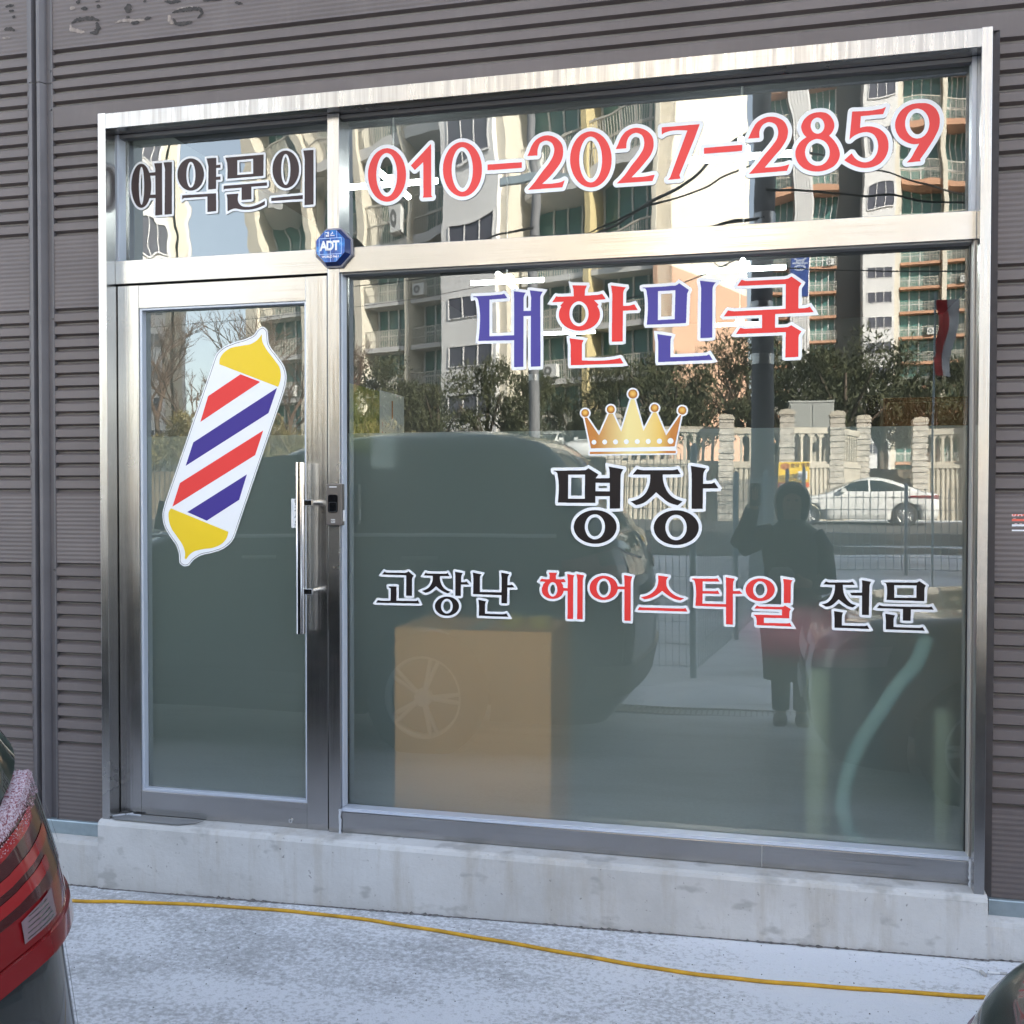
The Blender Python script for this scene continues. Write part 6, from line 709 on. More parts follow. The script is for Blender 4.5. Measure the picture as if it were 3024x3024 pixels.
# ribbed vacuum hose
ctrl = [(.546, 1.02), (.514, .923), (.462, .858), (.403, .76), (.344, .662), (.302, .557), (.282, .441), (.298, .365), (.328, .316), (.375, .265), (.45, .235)]
def cr_spline(P, n):
    out = []
    for i in range(len(P) - 1):
        p0, p1, p2, p3 = (Vector(P[max(i - 1, 0)]), Vector(P[i]), Vector(P[i + 1]), Vector(P[min(i + 2, len(P) - 1)]))
        for k in range(n):
            t = k / n; out.append(.5 * ((2 * p1) + (p2 - p0) * t + (2 * p0 - 5 * p1 + 4 * p2 - p3) * t * t + (3 * p1 - p0 - 3 * p2 + p3) * t ** 3))
    out.append(Vector(P[-1])); return out
pts = cr_spline([(x, .055 + .035 * abs(z - .55), z) for x, z in ctrl], 26)
rad = [.0255 + .0035 * math.cos(i * math.pi / 2.0) for i in range(len(pts))]
tag(MB().tube(pts, rad, 16).build("hose", plain("grey_green_hose", (.30, .40, .38), .45)), "grey ribbed hose curving down behind the frosted window", "hose")
ROLL = plain("pale_roll", (.50, .50, .36), .7)
for x, y, h, lab in ((.222, .48, .60, "thick pale roll standing left of the ribbed hose"), (.672, .55, .46, "thinner pale roll standing right of the ribbed hose")):
    r_ = .043 if x < .5 else .030
    t = MB().tube([(x, y, .212), (x, y, .212 + h), (x, y, .212 + h + .012)], [r_, r_, r_ * .8], 20); tag(t.build("paper_roll", ROLL), lab, "roll")
# red stool
st = thing("stool", "blurred red stool with round seat behind the frosted film", "stool", (.21, 1.3, .212))
SR = plain("red_leatherette", (.66, .14, .20), .5)
pr = [(0, .56), (.22, .56), (.27, .59), (.285, .65), (.27, .71), (.21, .75), (0, .76)]; k = 24
mb = MB(); vs = [(r_ * math.cos(2 * math.pi * j / k), r_ * math.sin(2 * math.pi * j / k), z) for r_, z in pr for j in range(k)]
mb.add(vs, [(i * k + j, i * k + (j + 1) % k, (i + 1) * k + (j + 1) % k, (i + 1) * k + j) for i in range(len(pr) - 1) for j in range(k)], True); mb.build("seat", SR, st)
for a in range(4):
    x, y = math.cos(R(45 + 90 * a)), math.sin(R(45 + 90 * a))
    MB().tube([(x * .22, y * .22, 0), (x * .16, y * .16, .58)], .012, 8).build("leg", CHROME, st)
# cabinet, black screen and calendar
WOOD = plain("red_brown_wood", (.17, .075, .03), .5, var=.35, vscale=6)
cb = thing("cabinet", "red brown wooden cabinet seen through clear glass at the right", "cabinet", (.76, 1.75, .212))
MB().box(-.19, .20, -.2, .2, 0, 1.725).build("carcass", WOOD, cb, .004)
for x in (-.188, .008): MB().box(x + .004, x + .186, -.216, -.2005, .1, 1.70).build("door_panel", WOOD, cb, .003)
fp = thing("folding_screen", "narrow black panel standing left of the wooden cabinet", "panel", (.525, 1.6, .212))
MB().box(-.033, .033, -.02, .02, .03, 1.74).build("panel_board", plain("black_board", (.008, .008, .009), .5), fp, .003)
mb = MB(); mb.box(-.033, -.02, -.12, .12, 0, .03); mb.box(.02, .033, -.12, .12, 0, .03); mb.build("foot", GASKET, fp)
def moss():
    m, nt, b = new_mat("printed_forest"); n = noise(nt, coords(nt), 14, 8, .7)
    nt.links.new(ramp(nt, n.outputs[0], [(.3, (.06, .09, .02)), (.5, (.30, .32, .07)), (.7, (.70, .55, .15))]), b.inputs['Base Color']); return m
cl = thing("wall_calendar", "wall calendar with mossy green picture beside the mullion behind the glass", "calendar", (-1.629, 0, 0))
MB().box(0, .004, .30, .70, 1.66, 1.935).build("picture", moss(), cl)
MB().box(0, .004, .702, 1.02, 1.60, 1.94).build("date_sheet", plain("calendar_paper", (.82, .83, .80), .7), cl)
mb = MB(); mb.box(.0042, .0048, .71, .99, 1.935, 1.939); mb.build("binding", V_WHITE, cl)
text_mesh("1", .11, plain("orange_print", (.6, .2, .04), .5), cl, "numeral", (.0046, .86, 1.86), rot=(R(90), 0, R(90)), bold=.003)
for r_ in range(4):
    for c_ in range(7):
        d = r_ * 7 + c_ + 1
        if c_ in (0,) or True:
            text_mesh(str(d), .030, V_RED2 if c_ == 0 else TXT, cl, "numeral", (.0046, .735 + .040 * c_, 1.79 - .042 * r_), rot=(R(90), 0, R(90)))
# ceiling lamps: crossed tubes
def emit(name, c, s):
    m, nt, b = new_mat(name); b.inputs['Base Color'].default_value = (.8, .8, .8, 1); b.inputs['Emission Color'].default_value = (*c, 1); b.inputs['Emission Strength'].default_value = s; return m
TUBE = emit("lit_tube", (.93, 1.0, .98), 5.5)
LAMPS = (((-2.395, 2.979, 3.56), "cross-shaped ceiling lamp behind the first digits of the phone number"), ((-2.04, 4.73, 3.241), "cross-shaped ceiling lamp above the first blue letter"), ((-2.21, 8.54, 3.40), "cross-shaped ceiling lamp behind the first red letter"),
         ((-.108, 2.766, 3.50), "cross-shaped ceiling lamp behind the last four digits"), ((-.121, 4.434, 3.184), "cross-shaped ceiling lamp above the last red letter"), ((-.22, 8.5, 3.42), "cross-shaped ceiling lamp seen through the last red letter"))
for p, lab in LAMPS:
    t = thing("ceiling_lamp", lab, "ceiling lamp", p, group="crossed tube ceiling lamps")
    MB().tube([(-.31, 0, 0), (.31, 0, 0)], .019, 10).build("lamp_tube", TUBE, t)
    MB().tube([(0, -.31, .0), (0, -.022, 0)], .019, 10).build("lamp_tube", TUBE, t); MB().tube([(0, .022, 0), (0, .31, 0)], .019, 10).build("lamp_tube", TUBE, t)
    mb = MB(); mb.box(-.05, .05, -.05, .05, .021, .05); mb.tube([(0, 0, .05), (0, 0, 4.099 - p[2])], .006, 8); mb.build("lamp_mount", plain("white_lamp_body", (.7, .7, .7), .4), t)
# ------------------------------------------------------------------ small things on the ground in front of the shop
cab_pts = [(-4.2, -.62), (-3.3, -.40), (-2.85, -.31), (-2.456, -.269), (-2.225, -.238), (-1.827, -.211), (-1.431, -.216), (-1.12, -.252), (-.795, -.301), (-.5, -.352), (-.235, -.392), (.0, -.404), (.262, -.398), (.637, -.382), (1.0, -.35), (2.2, -.22)]
random.seed(2)
sp_ = cr_spline(cab_pts, 8)
mb = MB(); mb.tube([(p.x, p.y + .0015 * math.sin(i * .9), gz(p.x, p.y) + .0055) for i, p in enumerate(sp_)], .0062, 10)
tag(mb.build("cable", plain("yellow_cable_sheath", (.56, .30, .012), .5, var=.3, vscale=14)), "long yellow cable lying on the snowy concrete along the plinth", "cable")
PAPER = plain("white_paper_litter", (.70, .70, .70), .7); BUTT = plain("dirty_filter", (.42, .41, .40), .8, var=.2, vscale=60)
for a, b, w, m, lab, nm in (((.612, -.198), (.664, -.221), .0026, PAPER, "thin white paper strip on the ground below the right end of the plinth", "paper_strip"),
                   ((.664, -.226), (.672, -.250), .0055, BUTT, "short grey cigarette end standing out between two white scraps", "cigarette_end"),
                   ((.682, -.228), (.738, -.224), .0042, PAPER, "white cigarette butt lying nearest the black car", "cigarette_end")):
    pa, pb = Vector((*a, gz(*a) + w)), Vector((*b, gz(*b) + w))
    t = thing(nm, lab, "litter", pa) if nm == "cigarette_end" else None
    d = pb - pa
    if t:
        MB().tube([(0, 0, 0), d * .62], w, 10).build("paper_tube", m, t); MB().tube([d * .625, d], w * 1.02, 10).build("filter", BUTT, t)
    else: tag(MB().tube([pa, (pa + pb) / 2 + Vector((0, .003, .001)), pb], w, 6).build(nm, m), lab, "litter")
random.seed(21)
GRIT = plain("dark_grit", (.06, .055, .05), .9)
mb = MB()
for i in range(420):
    x = random.uniform(-2.4, 1.0); y = random.uniform(-1.7, -.16); s = random.uniform(.0012, .0034); z = gz(x, y)
    v = [(x + s * random.uniform(.6, 1.3) * math.cos(k * 2.1), y + s * random.uniform(.6, 1.3) * math.sin(k * 2.1), z) for k in range(3)] + [(x, y, z + s)]
    mb.add(v, [(0, 1, 3), (1, 2, 3), (2, 0, 3)])
tag(mb.build("grit", GRIT), kind="stuff")

# ------------------------------------------------------------------ cars
PAINT_BLACK = plain("black_car_paint", (.010, .012, .014), .22, coat=1.0)
PAINT_DKGREEN = plain("black_green_car_paint", (.010, .015, .016), .25, 0, .3, coat=.45)
PAINT_WHITE = plain("pearl_white_car_paint", (.70, .69, .66), .3, coat=.8)
CARGLASS = plain("dark_car_glass", (.012, .018, .017), .04, coat=.3)
RUBBER = plain("tyre_rubber", (.018, .018, .018), .8); TRIM = plain("black_trim", (.012, .012, .013), .45)
ALLOY = plain("alloy_wheel", (.62, .62, .63), .3, .8)
RED_LENS = plain("red_lamp_lens", (.20, .008, .011), .08, coat=1.0); RED_DARK = plain("dark_red_lamp", (.050, .005, .007), .15, coat=1.0); RED_BAR = plain("bright_red_bar", (.30, .009, .012), .15, coat=1)
CLEAR = plain("clear_lamp_lens", (.24, .17, .19), .1, coat=1.0)
def frost_mat():
    m, nt, b = new_mat("frost_on_red"); n = noise(nt, coords(nt), 420, 3, .7)
    nt.links.new(ramp(nt, n.outputs[0], [(.40, (.20, .04, .06)), (.56, (.55, .48, .54))]), b.inputs['Base Color']); b.inputs['Roughness'].default_value = .7; return m
FROST = frost_mat()
class Hull:
    """stack of plan outlines; front is -x. level = (z, xf, xr, hw, rf, rr, bf, br)"""
    def __init__(s, levels): s.L = levels
    def at(s, z):
        L = s.L
        if z <= L[0][0]: return L[0][1:]
        for a, b in zip(L[:-1], L[1:]):
            if z <= b[0]:
                t = (z - a[0]) / (b[0] - a[0]); return tuple(p + (q - p) * t for p, q in zip(a[1:], b[1:]))
        return L[-1][1:]
    def half(s, z):
        xf, xr, hw, rf, rr, bf, br = s.at(z); pts = []
        for i in range(6):
            y = (hw - rr) * i / 6; pts.append((xr - br * (y / hw) ** 2, y))
        bx = xr - br * ((hw - rr) / hw) ** 2
        for i in range(9):
            a = math.pi / 2 * i / 8; pts.append((bx - rr * (1 - math.cos(a)) * 1.25, hw - rr + rr * math.sin(a)))
        x0 = bx - rr * 1.25; fx = xf + bf * ((hw - rf) / hw) ** 2; x1 = fx + rf * 1.25
        for i in range(1, 10): pts.append((x0 + (x1 - x0) * i / 10, hw))
        for i in range(9):
            a = math.pi / 2 * (1 - i / 8); pts.append((fx + rf * (1 - math.cos(a)) * 1.25, hw - rf + rf * math.sin(a)))
        for i in range(5, -1, -1):
            y = (hw - rf) * i / 6; pts.append((xf + bf * (y / hw) ** 2, y))
        return pts                                  # 39 points, rear centre -> front centre along +y
    def ring(s, z):
        h = s.half(z); return h + [(x, -y) for x, y in reversed(h[1:-1])]
    def hw(s, z): return s.at(z)[2]
    def mesh(s, zs, mat, name, parent):
        mb = MB(); R_ = [s.ring(z) for z in zs]; n = len(R_[0])
        vs = [(x, y, z) for r_, z in zip(R_, zs) for x, y in r_]
        mb.add(vs, [(j * n + i, j * n + (i + 1) % n, (j + 1) * n + (i + 1) % n, (j + 1) * n + i) for j in range(len(zs) - 1) for i in range(n)], True)
        for r_, z, fl in ((R_[0], zs[0], True), (R_[-1], zs[-1], False)):
            h = len(r_); base = [(x, y, z) for x, y in r_]
            fs = [(i, i + 1, h - i - 1, (h - i) % h) for i in range(1, 38)]
            fs = [(0, 1, h - 1)] + [(i, i + 1, h - i - 1, h - i) for i in range(1, 37)] + [(37, 38, h - 37)]
            mb.add(base, [tuple(f) for f in fs])
        return mb.build(name, mat, parent, merge=True)
    def P(s, i, z, off=0, sg=1):
        h = s.half(z); i = max(0, min(37.999, i)); k = int(i); t = i - k
        g = lambda j: h[j] if 0 <= j <= 38 else ((h[-j][0], -h[-j][1]) if j < 0 else (h[76 - j][0], -h[76 - j][1]))
        q = [g(k - 1), g(k), g(k + 1), g(k + 2)]; S = math.dist(q[1], q[2]) or 1e-6
        def tg(a, b, c): d1, d2 = math.dist(a, b) or 1e-6, math.dist(b, c) or 1e-6; return [((b[e] - a[e]) / d1 * d2 + (c[e] - b[e]) / d2 * d1) / (d1 + d2) * S for e in (0, 1)]
        t1, t2 = tg(q[0], q[1], q[2]), tg(q[1], q[2], q[3])
        x, y = ((2 * t ** 3 - 3 * t * t + 1) * q[1][e] + (t ** 3 - 2 * t * t + t) * t1[e] + (3 * t * t - 2 * t ** 3) * q[2][e] + (t ** 3 - t * t) * t2[e] for e in (0, 1))
        dx, dy = ((6 * t * t - 6 * t) * q[1][e] + (3 * t * t - 4 * t + 1) * t1[e] + (6 * t - 6 * t * t) * q[2][e] + (3 * t * t - 2 * t) * t2[e] for e in (0, 1)); l = math.hypot(dx, dy) or 1
        return (x + dy / l * off, (y - dx / l * off) * sg, z)
    def patch(s, i0, i1, z0, z1, off, sg=1, n=10, m=4, edge=True):
        """shell patch over the hull; z0, z1 are functions of t in 0..1 (or numbers)"""
        f0 = z0 if callable(z0) else (lambda t: z0); f1 = z1 if callable(z1) else (lambda t: z1)
        mb = MB(); vs = []
        for j in range(m + 1):
            for k in range(n + 1):
                t = k / n; z = f0(t) + (f1(t) - f0(t)) * j / m
                vs.append(s.P(i0 + (i1 - i0) * t, z, off, sg))
        w = n + 1
        fs = [(j * w + k, j * w + k + 1, (j + 1) * w + k + 1, (j + 1) * w + k) for j in range(m) for k in range(n)]
        mb.add(vs, fs if sg > 0 else [tuple(reversed(f)) for f in fs], True)
        if edge:                                   # returns to the hull so that the patch has thickness
            bd = [k for k in range(w)] + [j * w + n for j in range(1, m + 1)] + [m * w + k for k in range(n - 1, -1, -1)] + [j * w for j in range(m - 1, 0, -1)]
            inner = []
            for q in bd:
                j, k = divmod(q, w); t = k / n; z = f0(t) + (f1(t) - f0(t)) * j / m
                inner.append(s.P(i0 + (i1 - i0) * t, z, -.004, sg))
            B = len(bd); mb.add([vs[q] for q in bd] + inner, [(i, B + i, B + (i + 1) % B, (i + 1) % B) if sg > 0 else ((i + 1) % B, B + (i + 1) % B, B + i, i) for i in range(B)])
        return mb
    def side(s, st, off, sg, m=3):
        """side patch from stations (x, zlow, zhigh)"""
        mb = MB(); vs = []; w = len(st)
        for j in range(m + 1):
            for x, a, b in st:
                z = a + (b - a) * j / m; vs.append((x, sg * (s.hw(z) + off), z))
        fs = [(j * w + k, j * w + k + 1, (j + 1) * w + k + 1, (j + 1) * w + k) for j in range(m) for k in range(w - 1)]
        return mb.add(vs, fs if sg < 0 else [tuple(reversed(f)) for f in fs], True)
def zs_(a, b, n): return [a + (b - a) * i / n for i in range(n + 1)]
def cut_arches(body, wheels, r, hw):
    mb = MB()
    for x in wheels: mb.tube([(x, -hw - .3, r), (x, hw + .3, r)], r + .055, 40)
    c = mb.build("cutter", TRIM); c.parent = body.parent
    md = body.modifiers.new("cut", 'BOOLEAN'); md.object = c; md.operation = 'DIFFERENCE'; md.solver = 'EXACT'
    bpy.context.view_layer.update(); dg = bpy.context.evaluated_depsgraph_get()
    me = bpy.data.meshes.new_from_object(body.evaluated_get(dg)); body.modifiers.clear(); body.data = me
    bpy.data.objects.remove(c)
def wheel(parent, x, y, r, sg, spokes=7):
    t = MB(); k = 36
    prof = [(r * .66, -.10), (r * .9, -.115), (r * .985, -.095), (r, -.05), (r, .05), (r * .985, .095), (r * .9, .115), (r * .66, .10)]
    vs = [(x + a * math.cos(2 * math.pi * j / k), y + b, r + a * math.sin(2 * math.pi * j / k)) for a, b in prof for j in range(k)]
    t.add(vs, [(i * k + j, i * k + (j + 1) % k, (i + 1) * k + (j + 1) % k, (i + 1) * k + j) for i in range(len(prof) - 1) for j in range(k)], True)
    w = thing("wheel", None, None, (0, 0, 0)); w.parent = parent
    t.build("tyre", RUBBER, w)
    t = MB(); yo = y + sg * .085
    ringv = lambda a, yy: [(x + a * math.cos(2 * math.pi * j / k), yy, r + a * math.sin(2 * math.pi * j / k)) for j in range(k)]
    vs = ringv(r * .69, yo) + ringv(r * .62, yo + sg * .008) + ringv(r * .60, yo - sg * .05)
    t.add(vs, [(i * k + j, i * k + (j + 1) % k, (i + 1) * k + (j + 1) % k, (i + 1) * k + j) for i in range(2) for j in range(k)], True)
    for q in range(spokes):
        a = 2 * math.pi * q / spokes; ca, sa = math.cos(a), math.sin(a)
        for da in (-.11, .11):
            a2 = a + da; t.tube([(x + r * .12 * ca, yo + sg * .004, r + r * .12 * sa), (x + r * .64 * math.cos(a2), yo, r + r * .64 * math.sin(a2))], [.017, .012], 6)
    t.tube([(x, yo - sg * .03, r), (x, yo + sg * .012, r)], r * .15, 14)
    t.build("rim", ALLOY, w)
    MB().tube([(x, yo - sg * .075, r), (x, yo - sg * .06, r)], r * .64, 24).build("brake_disc", TRIM, w)
    return w

# --- tall dark estate car parked along the shop, its tail towards the camera (rear end at local x = 0)
SUVB = Hull([(.24, -4.62, -.20, .86, .30, .22, .10, .05), (.40, -4.70, -.07, .92, .32, .23, .14, .06), (.62, -4.73, -.015, .945, .34, .24, .16, .07), (.80, -4.73, .0, .95, .34, .24, .16, .07), (.90, -4.71, -.02, .95, .34, .24, .16, .07),
             (1.00, -4.62, -.035, .947, .34, .24, .16, .07), (1.09, -4.42, -.045, .94, .34, .24, .16, .07), (1.17, -3.70, -.06, .93, .32, .23, .12, .07), (1.30, -3.34, -.105, .915, .26, .22, .12, .07), (1.345, -3.30, -.14, .90, .24, .21, .12, .07)])
SUVC = Hull([(1.33, -3.30, -.15, .895, .24, .20, .12, .07), (1.50, -3.0, -.27, .85, .24, .2, .12, .07), (1.70, -2.70, -.40, .79, .24, .2, .12, .08), (1.84, -2.46, -.52, .735, .24, .2, .12, .09), (1.92, -2.26, -.62, .68, .26, .2, .12, .1), (1.965, -2.02, -.76, .60, .26, .2, .12, .1), (1.985, -1.8, -.95, .48, .24, .2, .12, .1)])
suv = thing("parked_car", "tall dark car with its snow-dusted red tail lamp at the left edge", "car", (-.67, -3.335, -.155), R(0)); suv.scale = (1, 1, 1.03)
sb = SUVB.mesh(zs_(.24, .40, 2) + zs_(.40, 1.345, 22)[1:], PAINT_DKGREEN, "body", suv)
cut_arches(sb, (-1.33, -3.95), .375, .95)
SUVC.mesh(zs_(1.33, 1.985, 16), PAINT_DKGREEN, "cabin", suv)
for sg in (1, -1):
    SUVC.side([(-3.12, 1.36, 1.362), (-2.62, 1.36, 1.80), (-2.32, 1.36, 1.83), (-1.95, 1.36, 1.84)], .004, sg).build("window", CARGLASS, suv)
    SUVC.side([(-1.90, 1.36, 1.84), (-1.4, 1.36, 1.84), (-1.12, 1.36, 1.83)], .004, sg).build("window", CARGLASS, suv)
    SUVC.side([(-1.06, 1.37, 1.83), (-.85, 1.38, 1.80), (-.66, 1.42, 1.70), (-.52, 1.48, 1.50)], .004, sg).build("window", CARGLASS, suv)
    SUVB.patch(27, 33, 1.0, lambda t: 1.12 - .04 * t, .01, sg).build("headlight", CLEAR, suv)
    for x in (-1.33, -3.95): wheel(suv, x, sg * .83, .375, sg, 5)
    mr = MB(); mr.prism([(x, z) for x, z in ((-3.02, 1.38), (-2.86, 1.36), (-2.80, 1.42), (-2.82, 1.53), (-2.98, 1.55))], 'y', sg * .93 if sg > 0 else -1.13, 1.13 if sg > 0 else -.93)
    mr.build("wing_mirror", PAINT_DKGREEN, suv, .02)
    for x in (-1.45, -2.5):
        d = MB(); d.tube([(x, sg * .952, 1.20), (x + .02, sg * .972, 1.20), (x + .2, sg * .972, 1.205), (x + .22, sg * .952, 1.205)], .013, 8); d.build("door_handle", TRIM, suv)
    d = MB(); d.tube([(-3.2, sg * .94, 1.325), (-.5, sg * .915, 1.345)], .012, 8); d.build("belt_trim", ALLOY, suv)
    SUVB.side([(-3.45, .36, .50), (-2.6, .36, .50), (-1.83, .36, .50)], .012, sg).build("sill_trim", TRIM, suv)
SUVC.patch(30, 38, 1.40, 1.86, .005, 1, edge=False).build("windscreen", CARGLASS, suv); SUVC.patch(30, 38, 1.40, 1.86, .005, -1, edge=False).build("windscreen", CARGLASS, suv)
mb = SUVC.patch(0, 10.5, lambda t: 1.37, 1.83, .006, 1, edge=False); mb2 = SUVC.patch(0, 10.5, 1.37, 1.83, .006, -1, edge=False); mb.add(mb2.v, mb2.f, True); mb.build("rear_window", CARGLASS, suv)
d = MB(); d.box(-4.9, -4.72, -.45, .45, .50, .85); d.build("grille", TRIM, suv)
# tail lamps wrap the rear corners
for sg in (1, -1):
    tl = thing("tail_light", None, None, (0, 0, 0)); tl.parent = suv
    lo = lambda t: 1.117 + .035 * t; hi = lambda t: 1.298 + .175 * (t - .6) - .16 * max(0, t - .50) / .5
    T = lambda i: (i - 2.5) / 11.75
    SUVB.patch(2.5, 14.25, lo, hi, .014, sg, 44, 6).build("lens", RED_LENS, tl)
    SUVB.patch(2.6, 11.2, lambda t: lo(t * .73) + (hi(t * .73) - lo(t * .73)) * .30, lambda t: hi(t * .73) - .010, .0148, sg, 30, 3, False).build("smoked_panel", RED_DARK, tl)
    for q in range(3):
        SUVB.patch(2.6, 8.2 - .55 * abs(q - 1), lambda t: lo(t * .5) + (hi(t * .5) - lo(t * .5)) * (.36 + .185 * q), lambda t: lo(t * .5) + (hi(t * .5) - lo(t * .5)) * (.455 + .185 * q), .0156, sg, 26, 2, False).build("light_bar", RED_BAR, tl)
    SUVB.patch(6.0, 7.35, lambda t: lo(T(6 + 1.35 * t)) + .008, lambda t: lo(T(6 + 1.35 * t)) + .030 + .008 * t, .0160, sg, 10, 2, False).build("reversing_lamp", CLEAR, tl)
    gl_ = MB()
    for q in range(5):
        pt = SUVB.patch(6.12 + .04 * q, 7.22 - .05 * q, lambda t: lo(T(6 + 1.35 * t)) + .0105 + .005 * q, lambda t: lo(T(6 + 1.35 * t)) + .0118 + .005 * q, .0165, sg, 8, 1, False); gl_.add(pt.v, pt.f, True)
    gl_.build("reflector_rib", CHROME, tl)
    SUVB.patch(2.5, 14.25, lambda t: lo(t) - .022, lambda t: lo(t) - .001, .018, sg, 40, 2).build("lower_lip", RED_LENS, tl)
    SUVB.patch(9.0, 9.25, lambda t: lo(.55) - .020, lambda t: hi(.55) - .001, .0190, sg, 2, 8, False).build("panel_gap", RED_DARK, tl)
    # frost lying on the lamp's upper ledge
    random.seed(31); fr = MB(); nn = 260; vs = []
    for k in range(nn + 1):
        i = 2.6 + 6.3 * k / nn; z = hi(T(i))
        p0 = SUVB.P(i, z, -.006, sg); p1 = SUVB.P(i, z - .002, .0145, sg); p2 = SUVB.P(i, z - .007 - random.uniform(0, .006), .0158, sg)
        vs += [(p0[0], p0[1], z + .003), (p1[0], p1[1], z + .002 + random.uniform(-.001, .001)), p2]
    fs = [(3 * k + q, 3 * k + q + 1, 3 * k + q + 4, 3 * k + q + 3) for k in range(nn) for q in range(2)]
    fr.add(vs, fs if sg < 0 else [tuple(reversed(f)) for f in fs])
    random.seed(32)
    for k in range(3200):
        i = random.uniform(2.7, 8.9); z = hi(T(i)); u = random.random()
        if u < .55: p = SUVB.P(i, z, random.uniform(-.004, .0145), sg); p = Vector((p[0], p[1], z + .002))
        else: p = Vector(SUVB.P(i, z - random.uniform(0, .024), .0158, sg))
        s_ = random.uniform(.0006, .0016); dv = Vector((random.uniform(-1, 1), random.uniform(-1, 1), random.uniform(0, 1))).normalized() * s_ * 1.6; e = dv.orthogonal().normalized() * s_ * .5
        fr.add([p - e, p + e, p + dv], [(0, 1, 2)])
    fr.build("frost", FROST, tl)
WB = lambda t: max(1.235, 1.298 + .175 * ((t * 9.6 - 2.5) / 11.75 - .6) + .012); mb = SUVB.patch(0, 9.6, WB, 1.343, .006, 1, 30, 2, edge=False); mb2 = SUVB.patch(0, 9.6, WB, 1.343, .006, -1, 30, 2, edge=False); mb.add(mb2.v, mb2.f, True); mb.build("rear_window", CARGLASS, suv)
SUVB.patch(0, 13, .42, .60, .02, 1, 16, 3).build("bumper_trim", TRIM, suv); SUVB.patch(0, 13, .42, .60, .02, -1, 16, 3).build("bumper_trim", TRIM, suv)
SUVB.patch(9.1, 9.35, .62, 1.115, .003, 1, 2, 8, False).build("panel_gap", TRIM, suv); SUVB.patch(9.1, 9.35, .62, 1.115, .003, -1, 2, 8, False).build("panel_gap", TRIM, suv)
d = MB(); d.box(.005, .02, -.26, .26, .90, 1.02); d.build("number_plate", V_WHITE, suv)

# --- black car at the right, nose towards the shop (front at local x = 0, rear at +x)
BKB = Hull([(.20, .12, 4.30, .80, .30, .26, .05, .06), (.34, .03, 4.42, .87, .30, .26, .05, .06), (.52, .0, 4.45, .89, .30, .26, .05, .06), (.70, .0, 4.45, .895, .30, .26, .05, .06), (.80, .02, 4.44, .895, .30, .26, .05, .06),
            (.86, .045, 4.42, .893, .30, .26, .06, .06), (.905, .085, 4.40, .885, .30, .25, .08, .06), (.94, .14, 4.40, .87, .30, .25, .10, .06), (.965, .28, 4.38, .845, .30, .24, .12, .06), (1.0, .8, 4.36, .82, .28, .22, .12, .06), (1.02, 1.12, 4.35, .80, .26, .22, .12, .06)])
BKC = Hull([(1.01, 1.10, 4.28, .79, .24, .2, .12, .06), (1.2, 1.5, 4.12, .78, .24, .2, .12, .06), (1.4, 1.92, 3.92, .71, .24, .2, .12, .06), (1.52, 2.2, 3.75, .65, .24, .2, .12, .06), (1.58, 2.5, 3.55, .56, .24, .2, .12, .06), (1.60, 2.7, 3.4, .45, .2, .2, .12, .06)])
bk = thing("parked_car", "glossy black car with its bonnet corner in the bottom right corner", "car", (.245, -2.62, -.10), 0)
bb = BKB.mesh(zs_(.20, .34, 2) + zs_(.34, 1.02, 24)[1:], PAINT_BLACK, "body", bk)
cut_arches(bb, (.86, 3.52), .335, .9)
BKC.mesh(zs_(1.01, 1.60, 14), PAINT_BLACK, "cabin", bk)
for sg in (1, -1):
    BKC.side([(1.72, 1.05, 1.052), (2.2, 1.05, 1.42), (2.6, 1.05, 1.46), (2.78, 1.05, 1.46)], .004, sg).build("window", CARGLASS, bk)
    BKC.side([(2.84, 1.05, 1.46), (3.3, 1.06, 1.44), (3.8, 1.10, 1.12)], .004, sg).build("window", CARGLASS, bk)
    BKB.patch(24.5, 32, lambda t: .74 - .06 * t, lambda t: .84 - .07 * t, .006, sg, 14, 3).build("headlight", CLEAR, bk)
    BKB.patch(9, 15, .80, .95, .006, sg).build("tail_light", RED_LENS, bk)
    for x in (.86, 3.52): wheel(bk, x, sg * .78, .335, sg, 6)
    mr = MB(); mr.prism([(1.62, 1.08), (1.80, 1.06), (1.84, 1.12), (1.80, 1.20), (1.66, 1.20)], 'y', .86 if sg > 0 else -1.04, 1.04 if sg > 0 else -.86); mr.build("wing_mirror", PAINT_BLACK, bk, .02)
    for x in (2.5, 3.4):
        d = MB(); d.tube([(x, sg * .885, .92), (x + .02, sg * .905, .92), (x + .2, sg * .905, .925), (x + .22, sg * .885, .925)], .012, 8); d.build("door_handle", PAINT_BLACK, bk)
    BKB.patch(33, 38, .42, .60, .008, sg, 8, 3).build("lower_grille", TRIM, bk); BKB.patch(34, 38, .68, .77, .008, sg, 8, 3).build("grille", ALLOY, bk)
    BKC.patch(30, 38, 1.05, 1.5, .005, sg, edge=False).build("windscreen", CARGLASS, bk); BKC.patch(0, 8, 1.06, 1.45, .005, sg, edge=False).build("rear_window", CARGLASS, bk)
d = MB(); d.box(-.012, .0, -.26, .26, .45, .56); d.build("number_plate", V_WHITE, bk)

